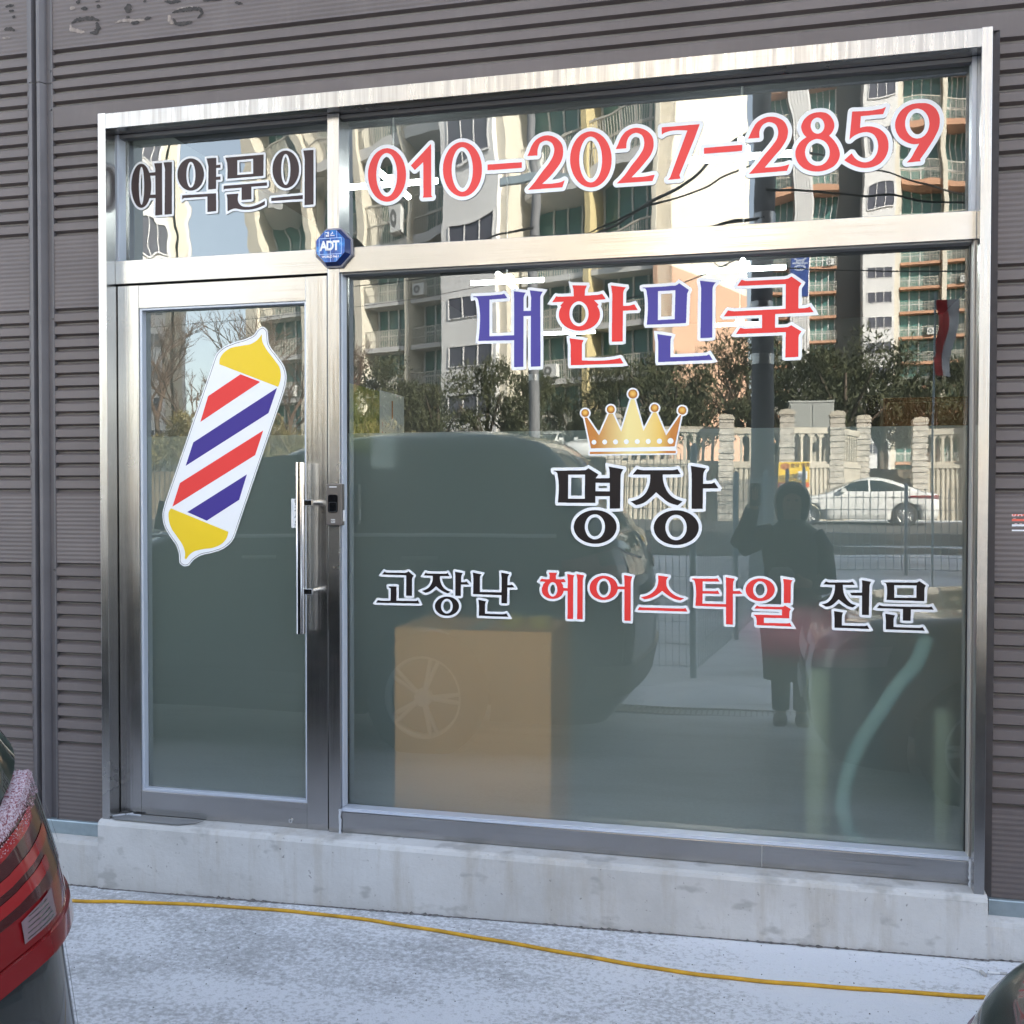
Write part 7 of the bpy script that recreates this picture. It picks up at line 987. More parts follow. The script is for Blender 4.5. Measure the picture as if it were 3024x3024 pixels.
# --- white saloon on the street and parked ones behind (front at local x = 0)
WHB = Hull([(.20, .10, 4.50, .82, .32, .28, .16, .10), (.32, .02, 4.58, .88, .34, .3, .2, .12), (.50, .0, 4.62, .905, .36, .3, .22, .14), (.64, .03, 4.62, .91, .36, .3, .22, .14), (.76, .14, 4.62, .905, .36, .3, .22, .14), (.84, .36, 4.61, .895, .34, .3, .18, .14), (.90, .72, 4.60, .885, .32, .28, .16, .12), (.95, 1.15, 4.56, .87, .3, .28, .14, .12), (.985, 1.35, 4.42, .86, .28, .26, .12, .1), (1.01, 1.5, 4.2, .85, .26, .24, .12, .1)])
WHC = Hull([(.97, 1.28, 4.26, .845, .22, .22, .12, .08), (1.10, 1.62, 3.98, .80, .22, .22, .12, .08), (1.25, 2.0, 3.62, .735, .22, .22, .12, .08), (1.36, 2.32, 3.3, .68, .22, .2, .12, .08), (1.42, 2.56, 3.04, .60, .2, .16, .1, .06), (1.44, 2.7, 2.94, .5, .14, .12, .06, .04)])
def saloon(label, loc, rz, group=None):
    c = thing("parked_car", label, "car", loc, rz, group)
    b = WHB.mesh(zs_(.20, 1.01, 26), PAINT_WHITE, "body", c); cut_arches(b, (.92, 3.62), .325, .92)
    WHC.mesh(zs_(.97, 1.44, 14), PAINT_WHITE, "cabin", c)
    for sg in (1, -1):
        WHC.side([(1.72, 1.02, 1.022), (2.1, 1.015, 1.235), (2.4, 1.01, 1.325), (2.62, 1.01, 1.345)], .005, sg).build("window", CARGLASS, c)
        WHC.side([(2.68, 1.01, 1.345), (3.0, 1.015, 1.325), (3.35, 1.025, 1.22), (3.62, 1.04, 1.10), (3.72, 1.05, 1.06)], .005, sg).build("window", CARGLASS, c)
        WHB.patch(24.5, 31, lambda t: .70 - .02 * t, lambda t: .80 - .06 * t, .006, sg).build("headlight", CLEAR, c)
        WHB.patch(7, 15.5, lambda t: .80 + .02 * t, lambda t: .93 - .03 * t, .006, sg).build("tail_light", RED_LENS, c)
        WHC.patch(28, 38, 1.0, 1.38, .006, sg, edge=False).build("windscreen", CARGLASS, c); WHC.patch(0, 9, 1.0, 1.38, .006, sg, edge=False).build("rear_window", CARGLASS, c)
        for x in (.92, 3.62): wheel(c, x, sg * .80, .325, sg, 10)
        for x in (2.35, 3.25):
            d = MB(); d.tube([(x, sg * .895, .86), (x + .02, sg * .915, .86), (x + .18, sg * .915, .865), (x + .2, sg * .895, .865)], .012, 8); d.build("door_handle", PAINT_WHITE, c)
        mr = MB(); mr.prism([(1.80, 1.0), (1.95, .985), (1.99, 1.04), (1.94, 1.11), (1.84, 1.11)], 'y', .86 if sg > 0 else -1.02, 1.02 if sg > 0 else -.86); mr.build("wing_mirror", PAINT_WHITE, c, .015)
        d = MB(); d.box(2.648, 2.655, sg * .9135 - .001, sg * .9135 + .001, .34, .92); d.build("door_gap", TRIM, c)
    return c
wsal = saloon("sunlit white saloon car parked across the street below the ribbed wall", (.50, -28.4, .50), 0)
for i, (x, y, lab) in enumerate(((-15.2, -36.5, "leftmost of the white cars parked among the hedge trees"), (-12.0, -36.2, "second from the left of the white cars parked among the hedge trees"), (-9.0, -36.4, "third from the left of the white cars parked among the hedge trees"), (-6.6, -35.8, "rightmost of the white cars parked among the hedge trees"))):
    c = copy_tree(wsal); c.location = (x, y + 1.0, 2.60); c.rotation_euler = (0, 0, R(-90 + 4 * i)); c["label"] = lab; c["group"] = "white cars parked above the wall"

# ------------------------------------------------------------------ the photographer
def skin(name, verts, edges, rad, mat, parent, sub=2, root=0):
    me = bpy.data.meshes.new(name); me.from_pydata([tuple(v) for v in verts], edges, []); o = bpy.data.objects.new(name, me); col.objects.link(o); o.parent = parent
    o.modifiers.new("skin", 'SKIN').use_smooth_shade = True
    sv = me.skin_vertices[0].data
    for i, r_ in enumerate(rad): sv[i].radius = (r_, r_) if not isinstance(r_, tuple) else r_; sv[i].use_root = (i == root)
    m = o.modifiers.new("sub", 'SUBSURF'); m.levels = m.render_levels = sub
    bpy.context.view_layer.update(); dg = bpy.context.evaluated_depsgraph_get()
    me2 = bpy.data.meshes.new_from_object(o.evaluated_get(dg)); o.modifiers.clear(); o.data = me2; me2.materials.clear(); me2.materials.append(mat)
    for p in me2.polygons: p.use_smooth = True
    return o
SKIN_M = plain("skin", (.50, .31, .23), .5); COAT = plain("black_padded_coat", (.012, .013, .014), .6); TROU = plain("dark_trousers", (.02, .021, .026), .7); SHOE = plain("brown_shoe", (.07, .05, .04), .6)
pe = thing("person", "person in a long black hooded coat holding up a phone between the two dark cars", "person", (.23, -3.86, -.155), 0)
# skeleton: +y faces the shop, x to the person's right is +x... heights from the ground
Vv = [(0, 0, .88), (0, 0, 1.05), (0, .0, 1.22), (0, .0, 1.35), (0, .01, 1.42), (0, .025, 1.50), (0, .03, 1.585), (0, .025, 1.65)]
Rr = [.12, .115, .125, .09, .048, .062, .075, .045]; Ee = [(i, i + 1) for i in range(7)]
def chain(start, pts, rad):
    prev = start
    for p, r_ in zip(pts, rad): Vv.append(p); Rr.append(r_); Ee.append((prev, len(Vv) - 1)); prev = len(Vv) - 1
    return prev
hl = chain(3, [(-.15, .0, 1.34), (-.32, .07, 1.28), (-.265, .22, 1.53), (-.248, .262, 1.60)], [.055, .042, .032, .030])      # raised left arm
hr = chain(3, [(.15, .0, 1.34), (.21, .02, 1.06), (.12, .19, 1.02), (.07, .235, 1.035)], [.055, .042, .032, .030])
for sx in (-1, 1): chain(0, [(sx * .08, 0, .80), (sx * .075, .02, .46), (sx * .07, -.02, .09), (sx * .075, .10, .035)], [.085, .058, .038, .036])
for hand, pts in ((hl, [[(-.262, .272, 1.635), (-.268, .274, 1.668), (-.262, .268, 1.69)], [(-.248, .274, 1.640), (-.25, .276, 1.675), (-.245, .27, 1.70)], [(-.234, .274, 1.637), (-.234, .276, 1.668), (-.231, .27, 1.69)], [(-.222, .272, 1.628), (-.219, .272, 1.652), (-.217, .268, 1.668)], [(-.272, .262, 1.598), (-.284, .268, 1.622), (-.282, .272, 1.64)]]),
                  (hr, [[(.035, .25, 1.05), (.005, .256, 1.05), (-.015, .25, 1.045)], [(.033, .25, 1.036), (.0, .257, 1.034), (-.02, .25, 1.03)], [(.034, .25, 1.022), (.004, .256, 1.018), (-.014, .25, 1.014)], [(.038, .248, 1.009), (.013, .254, 1.004), (-.003, .248, 1.0)], [(.06, .245, 1.066), (.04, .252, 1.085), (.025, .252, 1.092)]])):
    for f in pts: chain(hand, f, [.0092, .0085, .0075])
body = skin("body", Vv, Ee, Rr, SKIN_M, pe, 2)
# face details
for dx in (-.027, .027):
    MB().tube([(dx - .011, .098, 1.595), (dx + .011, .098, 1.595)], .0065, 8).build("eye", plain("eye_dark", (.02, .015, .012), .2), pe)
MB().tube([(0, .094, 1.60), (0, .112, 1.565), (0, .103, 1.556)], [.006, .012, .009], 8).build("nose", SKIN_M, pe)
MB().tube([(-.02, .098, 1.53), (0, .103, 1.529), (.02, .098, 1.53)], .005, 8).build("mouth", plain("lips", (.38, .16, .14), .5), pe)
# coat: lofted rings, sleeves and hood
rings = [(.34, .19, .15, 0), (.45, .205, .16, 0), (.70, .215, .165, 0), (.95, .20, .155, 0), (1.10, .195, .15, 0), (1.25, .21, .145, 0), (1.36, .19, .125, 0), (1.42, .12, .10, .005), (1.46, .085, .085, .01)]
k = 28; mb = MB(); random.seed(3)
vs = [((a + .006 * math.sin(z * 37 + j)) * math.cos(2 * math.pi * j / k), c + (b + .006 * math.sin(z * 41 + j * 2)) * math.sin(2 * math.pi * j / k), z) for z, a, b, c in rings for j in range(k)]
mb.add(vs, [(i * k + j, i * k + (j + 1) % k, (i + 1) * k + (j + 1) % k, (i + 1) * k + j) for i in range(len(rings) - 1) for j in range(k)], True)
mb.build("coat", COAT, pe)
mb = MB(); mb.tube([(-.13, 0, 1.35), (-.24, .03, 1.32), (-.335, .075, 1.275), (-.345, .10, 1.29), (-.30, .17, 1.42), (-.268, .225, 1.545)], [.085, .085, .08, .078, .06, .048], 16); mb.build("sleeve", COAT, pe)
mb = MB(); mb.tube([(.13, 0, 1.35), (.20, .0, 1.24), (.225, .02, 1.05), (.20, .07, 1.01), (.15, .15, 1.015), (.105, .20, 1.025)], [.085, .082, .075, .072, .058, .046], 16); mb.build("sleeve", COAT, pe)
mb = MB(); vs = []; n1, n2 = 14, 20
for i in range(n1 + 1):                                              # hood: shell open towards +y
    th = R(62 + 118 * i / n1)
    for j in range(n2):
        a = 2 * math.pi * j / n2; vs.append((.125 * math.sin(th) * math.cos(a), .015 + .135 * math.cos(th) , 1.585 + .145 * math.sin(th) * math.sin(a) - (.04 if math.sin(a) < -.5 else 0)))
mb.add(vs, [(i * n2 + j, i * n2 + (j + 1) % n2, (i + 1) * n2 + (j + 1) % n2, (i + 1) * n2 + j) for i in range(n1) for j in range(n2)], True)
mb.build("hood", COAT, pe)
for sx in (-1, 1):
    MB().tube([(sx * .08, 0, .78), (sx * .077, .02, .46), (sx * .072, -.015, .12)], [.10, .075, .06], 14).build("trouser_leg", TROU, pe)
    MB().tube([(sx * .072, -.06, .05), (sx * .074, .02, .055), (sx * .078, .12, .045), (sx * .08, .17, .038)], [.04, .05, .045, .03], 12).build("shoe", SHOE, pe)
ph = thing("phone", "dark phone held up in the raised hand of the person", "phone", (-.02, -3.585, 1.478), R(8))
MB().box(-.037, .037, -.004, .004, -.078, .078).build("phone_body", TRIM, ph, .003)
MB().box(-.030, -.008, .0042, .006, .035, .072).build("camera_bump", CARGLASS, ph, .001)
bag = thing("shoulder_bag", "pale grey bag hanging in front of the person in the black coat", "bag", (.155, -3.66, .78), R(6))
mb = MB(); mb.prism([(-.075, 0), (.075, 0), (.085, .16), (.06, .20), (-.06, .20), (-.085, .16)], 'y', -.02, .035); mb.build("pouch", plain("pale_grey_canvas", (.42, .43, .46), .8), bag, .015)
mb = MB(); mb.tube([(-.06, 0, .19), (-.03, -.02, .25), (.03, -.02, .25), (.06, 0, .19)], .008, 8); mb.build("strap", TRIM, bag)
# ------------------------------------------------------------------ yard edge: grate, snow, mesh fence
gr = thing("drain_grate", "steel drain grate in the yard beside the person's feet", "grate", (-.45, -4.18, gz(-.45, -4.18) + .006))
mb = MB(); mb.box(-.85, .75, -.13, -.115, -.01, .006); mb.box(-.85, .75, .115, .13, -.01, .006)
for i in range(40): mb.box(-.84 + .04 * i, -.828 + .04 * i, -.115, .115, -.01, .005)
mb.build("bars", plain("grate_steel", (.16, .16, .165), .5, .6), gr)
MB().box(-.85, .75, -.115, .115, -.02, -.011).build("channel", GASKET, gr)
def snow_patch(cx, cy, rx, ry, h, seed, lab=None):
    random.seed(seed); n = 40; ph = [random.uniform(0, 6.28) for _ in range(6)]; vs = [(cx, cy, gz(cx, cy) + h)]
    for ring in range(1, 6):
        for j in range(n):
            a = 2 * math.pi * j / n; w = 1 + .16 * math.sin(3 * a + ph[0]) + .12 * math.sin(5 * a + ph[1]) + .08 * math.sin(9 * a + ph[2]) + .05 * math.sin(14 * a + ph[3])
            r_ = ring / 5; x, y = cx + rx * r_ * w * math.cos(a), cy + ry * r_ * w * math.sin(a)
            vs.append((x, y, gz(x, y) + h * (1 - r_ ** 2) + random.uniform(-.15, .15) * h * (ring < 5) - .012 * (ring == 5) + .010))
    mb = MB(); mb.add(vs, [(0, 1 + j, 1 + (j + 1) % n) for j in range(n)] + [(1 + (r_ - 1) * n + j, 1 + r_ * n + j, 1 + r_ * n + (j + 1) % n, 1 + (r_ - 1) * n + (j + 1) % n) for r_ in range(1, 5) for j in range(n)], True)
    tag(mb.build("snow", SNOW), kind="stuff")
snow_patch(-.42, -4.95, .62, .50, .045, 3); snow_patch(.25, -5.3, .35, .3, .03, 5)
for i, (x, y, rx, ry) in enumerate(((1.6, -10.5, 1.6, .5), (3.6, -11.5, 1.5, .4), (2.2, -13.6, 2.2, .35), (3.5, -17.6, 3.5, .5), (0, -9.0, .8, .4), (-4, -12, 2.5, .6), (-9, -14, 3, .7), (6, -20, 4, .35))): snow_patch(x, y, rx, ry, .05, 20 + i)
FENCE = plain("blue_grey_fence", (.30, .38, .42), .5)
def mesh_fence(a, b, h, npost, label, step=.06, drop_first=False, wr=.003):
    ax, ay = a; bx_, by = b; L = math.hypot(bx_ - ax, by - ay); ang = math.atan2(by - ay, bx_ - ax)
    t = thing("mesh_fence", label, "fence", (ax, ay, gz(ax, ay)), ang, group="blue grey mesh fence of the yard")
    zf = lambda s: gz(ax + math.cos(ang) * s, ay + math.sin(ang) * s) - gz(ax, ay)
    for i in range(npost):
        if drop_first and i == 0: continue
        s = L * i / (npost - 1); z = zf(s)
        MB().tube([(s, 0, z - .1), (s, 0, z + h + .06), (s, 0, z + h + .09)], [.030, .030, .012], 14).build("post", FENCE, t)
    mb = MB(); n = int(L / step)
    for i in range(1, n):
        s = L * i / n; z = zf(s); mb.box(s - wr, s + wr, .028, .034, z + .08, z + h)
    m = 6
    for i in range(m):
        s0, s1 = L * i / m, L * (i + 1) / m
        for q in range(int(h / .2) + 1):
            zz = .1 + q * .2
            if zz > h: break
            mb.add([(s0, .0275, zf(s0) + zz - wr), (s1, .0275, zf(s1) + zz - wr), (s1, .0275, zf(s1) + zz + wr), (s0, .0275, zf(s0) + zz + wr), (s0, .0215, zf(s0) + zz - wr), (s1, .0215, zf(s1) + zz - wr), (s1, .0215, zf(s1) + zz + wr), (s0, .0215, zf(s0) + zz + wr)], [(0, 1, 2, 3), (5, 4, 7, 6), (3, 2, 6, 7), (1, 0, 4, 5)])
    mb.build("wire_mesh", FENCE, t)
mesh_fence((-.57, -5.75), (-7.5, -5.9), 2.0, 4, "tall mesh fence behind the tall dark car with the red tail lamp")
mesh_fence((-.57, -5.75), (.75, -14.5), 1.75, 5, "mesh fence running away from the yard towards the street", .08, True)
mesh_fence((.75, -14.5), (9.0, -14.5), 1.46, 6, "low mesh fence along the street in front of the white saloon", .12, True, .006)

# ------------------------------------------------------------------ far side of the street: ribbed wall, balustrade, terrace
WALLM = plain("sandy_concrete", (.44, .395, .32), .85, var=.18, vscale=2); PIERM = plain("split_stone", (.47, .43, .37), .9, var=.25, vscale=6)
SOIL = plain("dry_bank_soil", (.14, .11, .075), .95, var=.4, vscale=3)
tag(MB().prism([(-80, -31.6), (.8, -31.6), (2.4, -32.6), (3.5, -35.2), (5.2, -36.4), (60, -36.4), (60, -48), (60, -300), (-80, -300)][::-1], 'z', -.5, 2.35).build("terrace", SOIL), kind="structure")
tag(MB().box(-22, -5.0, -38.0, -32.0, 2.3, 2.60).build('pavement', ASPH), kind='structure')
def ribbed_wall(a, b, label, z0=.4, z1=2.45, bal=True):
    ax, ay = a; bx_, by = b; L = math.hypot(bx_ - ax, by - ay); ang = math.atan2(by - ay, bx_ - ax)
    t = thing("retaining_wall", label, "wall", (ax, ay, 0), ang, group="sandy balustrade walls across the street")
    mb = MB(); mb.box(0, L, -.35, -.05, z0, z1); n = int(L / .16)
    for i in range(n): mb.prism([(L * (i + .12) / n, -.05), (L * (i + .88) / n, -.05), (L * (i + .7) / n, 0), (L * (i + .3) / n, 0)][::-1], 'z', z0, z1 - .12)
    mb.box(0, L, -.06, .03, z1 - .12, z1 + .002); mb.build("ribbed_base", WALLM, t)
    if not bal: return
    mb = MB(); mb.box(.0, L, -.30, -.08, z1 + .003, z1 + .10); mb.box(0, L, -.32, -.06, z1 + 1.02, z1 + 1.22); m = max(2, int(L / .30))
    for i in range(m + 1):
        s = L * i / m; mb.box(max(0, s - .045), min(L, s + .045), -.27, -.11, z1 + .10, z1 + 1.02)
        if i < m:                                     # arched heads between the bars
            w = L / m
            for q in range(5): mb.box(s + .045 + q * .008, s + w - .045 - q * .008, -.26, -.12, z1 + 1.02 - .012 - .0 * q, z1 + 1.02 - .01)
            for q in range(6):
                mb.box(s + .045, s + .045 + .10 - q * .017, -.262, -.118, z1 + .985 - .02 * q, z1 + 1.003 - .02 * q); mb.box(s + w - .145 + q * .017, s + w - .045, -.262, -.118, z1 + .985 - .02 * q, z1 + 1.003 - .02 * q)
    mb.build("balustrade", WALLM, t)
def pier(x, y, h, lab, ang=0):
    t = thing("stone_pier", lab, "pier", (x, y, 0), ang, group="split stone piers of the balustrade wall")
    mb = MB(); random.seed(int(x * 10))
    z = .4
    while z < h - .02:
        e = random.uniform(-.015, .015); mb.prism([(-.24 - e, -.24 - e), (.24 + e, -.24 - e), (.24 + e, .24 + e), (-.24 - e, .24 + e)], 'z', z, z + .14); mb.box(-.212, .212, -.212, .212, z + .14, z + .20); z += .20
    mb.build("stone_course", PIERM, t); mb = MB(); mb.prism([(-.25, h), (.25, h), (.27, h + .05), (.2, h + .14), (0, h + .17), (-.2, h + .14), (-.27, h + .05)], 'y', -.27, .27); mb.build("cap_stone", WALLM, t)
ribbed_wall((-4.6, -31.0), (.65, -31.0), "ribbed wall with balustrade left of the food poster")
ribbed_wall((1.12, -31.0), (2.35, -31.8), "short ribbed wall with balustrade behind the white saloon")
ribbed_wall((2.7, -32.2), (3.55, -34.7), "ribbed wall turning away behind the white saloon")
ribbed_wall((5.6, -34.0), (14, -34.0), "ribbed wall with balustrade at the far right of the street")
for x, y, h, lab in ((-4.8, -30.9, 4.0, "leftmost stone pier of the balustrade"), (-1.04, -30.75, 3.9, "stone pier behind the mesh fence, left of the utility pole"), (.885, -30.9, 4.05, "stone pier right beside the yellow food poster"), (2.53, -31.95, 4.05, "stone pier above the white saloon"), (3.65, -34.95, 4.1, "rear stone pier at the corner of the wall"), (5.4, -33.9, 3.9, "first stone pier right of the gap in the wall"), (7.3, -33.9, 3.9, "second stone pier right of the gap in the wall"), (9.3, -33.9, 3.9, "rightmost stone pier of the wall")): pier(x, y, h, lab)
fpst = thing("poster", "yellow food delivery poster with red strip on the ribbed wall", "poster", (1.13, -30.60, 0))
rr_ = lambda: thing
MB().box(-.50, .46, -.03, .0, 1.86, 2.52).build("board", plain("yellow_print", (.78, .52, .04), .5), fpst); MB().box(-.50, .46, -.03, .0, 1.70, 1.855).build("strip", plain("orange_red_print", (.66, .11, .03), .5), fpst)
mb = MB(); k = 24; mb.add([(-.30 + .15 * math.cos(2 * math.pi * j / k), .004, 2.38 + .11 * math.sin(2 * math.pi * j / k)) for j in range(k)], [tuple(range(k))]); mb.build("food_picture", plain("printed_food", (.42, .16, .05), .5, var=.7, vscale=25), fpst)
MB().box(.10, .40, .001, .003, 1.95, 2.22).build("menu_panel", V_WHITE, fpst)
fl_r = (R(90), 0, R(180))
text_mesh("족발 보쌈", .15, plain("brown_print", (.12, .05, .02), .5), fpst, "letter", (.17, .006, 2.40), rot=fl_r, bold=.004); text_mesh("574-7525", .125, V_WHITE, fpst, "letter", (.02, .006, 1.778), rot=fl_r, bold=.003); text_mesh("20M", .10, V_WHITE, fpst, "letter", (-.36, .006, 1.778), rot=fl_r, bold=.002)
eb = thing("electric_cabinet", "pale grey electric cabinet standing above the balustrade", "cabinet", (1.75, -33.4, 2.36))
MB().box(-.75, .75, -.4, .4, 1.15, 2.25).build("cabinet_box", plain("grey_cabinet_paint", (.34, .35, .33), .6), eb, .02); MB().box(-.78, .78, -.43, .43, 2.25, 2.31).build("lid", plain("grey_cabinet_lid", (.40, .41, .39), .6), eb); MB().box(-.6, .6, -.35, .35, 0, 1.15).build("pedestal", WALLM, eb)
for x in (-.37, .37): MB().box(x - .33, x + .33, .4005, .42, 1.22, 2.18).build("cabinet_door", plain("grey_cabinet_paint", (.32, .33, .31), .6), eb, .008)

# utility poles with their cables
POLE = plain("pole_concrete", (.17, .17, .175), .7, var=.12)
def pole(x, y, h, r0, r1, lab, bands):
    z0 = gz(x, y); t = thing("utility_pole", lab, "utility pole", (x, y, z0)); MB().tube([(0, 0, -.1), (0, 0, h * .5), (0, 0, h)], [r0, (r0 + r1) / 2, r1], 20).build("pole_shaft", POLE, t)
    for z in bands: q = r0 + (r1 - r0) * z / h; MB().tube([(0, 0, z), (0, 0, z + .16)], q + .008, 20).build("clamp_band", plain("steel_band", (.5, .5, .5), .3, .9), t)
    MB().box(-.9, .9, r1 + .002, r1 + .09, h - .9, h - .8).build("cross_arm", GALV, t)
    for q in (-.75, -.3, .3, .75): MB().tube([(q, r1 + .045, h - .8), (q, r1 + .045, h - .65)], [.05, .03], 8).build("insulator", plain("porcelain", (.35, .3, .26), .25), t)
pole(.05, -12.6, 11.0, .19, .115, "thick utility pole standing behind the photographer by the low mesh fence", (3.4, 4.2, 5.1, 5.5, 5.95, 6.4)); pole(-5.6, -22, 10.0, .16, .10, "thinner utility pole among the hedge trees at the left", (2.2, 4.0))
WIRE = plain("black_cable", (.012, .012, .012), .6)
def wire(a, b, sag, r=.012, curls=0, seed=0):
    random.seed(seed); a, b = Vector(a), Vector(b); n = 28; pts = []
    for i in range(n + 1):
        t = i / n; p = a.lerp(b, t); p.z -= sag * 4 * t * (1 - t); pts.append(p)
    return MB().tube(pts, r, 6)
wl_ = [((.05, -12.45, 6.1), (-32, -24, 8.2), .9), ((.05, -12.45, 6.5), (-30, -22, 8.6), 1.1), ((.05, -12.45, 5.6), (-34, -25, 7.4), .7), ((.05, -12.45, 6.9), (-5.6, -21.9, 8.8), .35), ((.05, -12.45, 5.2), (-5.6, -21.9, 6.6), .5), ((.05, -12.45, 6.3), (30, -17, 8.6), .9), ((.05, -12.45, 5.8), (28, -15, 7.6), .9), ((.05, -12.45, 4.9), (26, -28, 8.4), .6), ((.05, -12.45, 6.7), (16, -30, 11), .5), ((-5.6, -21.9, 8.9), (-34, -24, 9.4), .8), ((-5.6, -21.9, 7.0), (-30, -30, 8.0), .7), ((.05, -12.45, 7.4), (-26, -9, 9.5), .9)]
labs = ["running left over the street, third from the top", "running left over the street, second from the top", "running left over the street, lowest but one", "linking the two utility poles, upper one", "linking the two utility poles, lower one", "running right along the street, upper one", "running right along the street, lower one", "slanting right towards the evergreens, lower one", "slanting right towards the evergreens, upper one", "running left from the thinner pole, upper one", "running left from the thinner pole, lower one", "running left along the yard, topmost of all"]
for i, (a, b, s) in enumerate(wl_):
    tag(wire(a, b, s, .010 + .006 * (i % 3 == 0), seed=i).build("overhead_cable", WIRE), "black overhead cable " + labs[i], "cable", "overhead cables of the utility poles")
for i, (x, z) in enumerate(((-.55, 5.2), (-1.3, 5.35), (-2.6, 5.6), (.6, 5.4))):
    pts = [(x + .16 * math.cos(a / 8 * math.pi), -12.7, z + .22 * math.sin(a / 8 * math.pi)) for a in range(17)]
    tag(MB().tube(pts, .008, 6).build("cable_loop", WIRE), "coiled loop of spare cable, " + ["nearest left of the thick pole", "second left of the thick pole", "farthest left of the thick pole", "right of the thick pole"][i], "cable", "cable loops by the utility pole")
# red and white banner on a pole
bn = thing("banner", "red and white feather banner on a slim pole at the right", "banner", (2.35, -11.6, gz(2.35, -11.6)))
MB().tube([(0, 0, 0), (0, 0, 4.25)], .014, 8).build("banner_pole", GALV, bn)
mb = MB(); n = 14
for part, (xa, xb) in enumerate(((.02, .16), (.16, .30))):
    mb = MB(); vs = []
    for i in range(n + 1):
        z = 3.1 + 1.05 * i / n
        for x in (xa, xb): vs.append((x * (.7 + .4 * i / n) - .03 * math.sin(i * .5), .05 * math.sin(i * .8 + x * 9), z - .12 * x * math.cos(i * .4)))
    mb.add(vs, [(2 * i, 2 * i + 1, 2 * i + 3, 2 * i + 2) for i in range(n)], True); mb.build("cloth", (plain("dull_red_cloth", (.75, .07, .07), .7), plain("pale_cloth", (.85, .84, .84), .7))[part], bn)["label"] = ("red half of the banner cloth", "white half of the banner cloth")[part]

# ------------------------------------------------------------------ trees
def leaf_mat(name, a, b):
    m, nt, bs = new_mat(name); n = noise(nt, coords(nt), 2.5, 3); o = N(nt, "ShaderNodeObjectInfo")
    c = ramp(nt, n.outputs[0], [(.3, a), (.7, b)]); nt.links.new(c, bs.inputs['Base Color']); bs.inputs['Roughness'].default_value = .7; return m
YEW = leaf_mat("yew_foliage", (.028, .034, .012), (.070, .072, .026)); OLIVE = leaf_mat("dry_hedge_foliage", (.09, .075, .025), (.19, .15, .05)); BARK = plain("bark", (.10, .075, .055), .9, var=.3)
def evergreen(seed, h, w, mat, n=4200, leaf=.17):
    random.seed(seed); t = thing("hedge_tree", None, None, (0, 0, 0)); mb = MB()
    mb.tube([(0, 0, -.1), (.05, 0, .5), (-.03, .04, 1.1), (0, 0, h * .7)], [.12, .10, .08, .03], 8)
    for q in range(5):
        a = random.uniform(0, 6.28); mb.tube([(0, 0, .55 + .12 * q), (.35 * math.cos(a), .35 * math.sin(a), .95 + .15 * q), (w * .35 * math.cos(a), w * .35 * math.sin(a), 1.5 + .25 * q)], [.06, .045, .02], 6)
    mb.build("trunk", BARK, t)
    clumps = []
    for q in range(26):
        a = random.uniform(0, 6.28); r_ = w * .5 * random.uniform(.1, .95) ; z = random.uniform(.95, h - .35); r_ *= (1 - .55 * max(0, (z - h * .45) / h)); clumps.append((r_ * math.cos(a), r_ * math.sin(a), z, random.uniform(.28, .55)))
    mb = MB()
    for q in range(n):
        cx, cy, cz, cr_ = random.choice(clumps); d = Vector((random.gauss(0, 1), random.gauss(0, 1), random.gauss(0, 1))).normalized() * cr_ * random.uniform(.45, 1.05)
        p = Vector((cx, cy, cz)) + d; s = leaf * random.uniform(.5, 1.2); u = Vector((random.gauss(0, .6), random.gauss(0, .6), random.uniform(.2, 1.2))).normalized(); v = u.orthogonal().normalized(); v.rotate(Matrix.Rotation(random.uniform(0, 6.28), 3, u))
        mb.add([p - v * s * .22, p + u * s * .5 - v * s * .05, p + u * s, p + v * s * .22 + u * s * .4], [(0, 1, 2, 3)])
    mb.build("crown", mat, t); return t
def bare(seed, h):
    random.seed(seed); t = thing("bare_tree", None, None, (0, 0, 0)); mb = MB(); mt = MB()
    def grow(p, d, l, r_, k):
        q = p + d * l; mid = p + d * l * .5 + Vector((random.gauss(0, .05), random.gauss(0, .05), 0)) * l
        (mt if k == 0 else mb).tube([p, mid, q], [r_, r_ * .85, r_ * .68], 6 if k < 2 else 4, False)
        if k >= 5: return
        for _ in range(3 if k < 4 else 4):
            nd = (d + Vector((random.gauss(0, .42), random.gauss(0, .42), random.gauss(.12, .25)))).normalized(); grow(q if random.random() < .6 else mid, nd, l * random.uniform(.62, .82), r_ * .6, k + 1)
    grow(Vector((0, 0, -.1)), Vector((0, 0, 1)), h * .26, h * .016, 0)
    mt.build("trunk", BARK, t); mb.build("branches", plain("brown_twig", (.13, .085, .06), .9), t); return t
protos = [evergreen(1, 3.3, 2.7, YEW), evergreen(2, 3.8, 3.0, YEW), evergreen(3, 3.0, 2.6, YEW)]
olive = [evergreen(7, 2.5, 2.8, OLIVE, 2400), evergreen(8, 2.8, 3.0, OLIVE, 2400)]
bares = [bare(5, 6.5), bare(6, 7.5)]
ORD = ["leftmost", "second", "third", "fourth", "fifth", "sixth", "seventh", "eighth", "ninth", "tenth", "eleventh", "twelfth", "thirteenth", "fourteenth", "fifteenth"]
def nth(i): return ORD[i] + (' from the left' if i else '')
used = set()
def plant(proto, x, y, z, s, lab, grp, rz):
    o = proto if proto.name not in used else copy_tree(proto); used.add(proto.name)
    o.location = (x, y, z); o.rotation_euler = (0, 0, rz); o.scale = (s, s, s); tag(o, lab, "tree", grp)
random.seed(77)
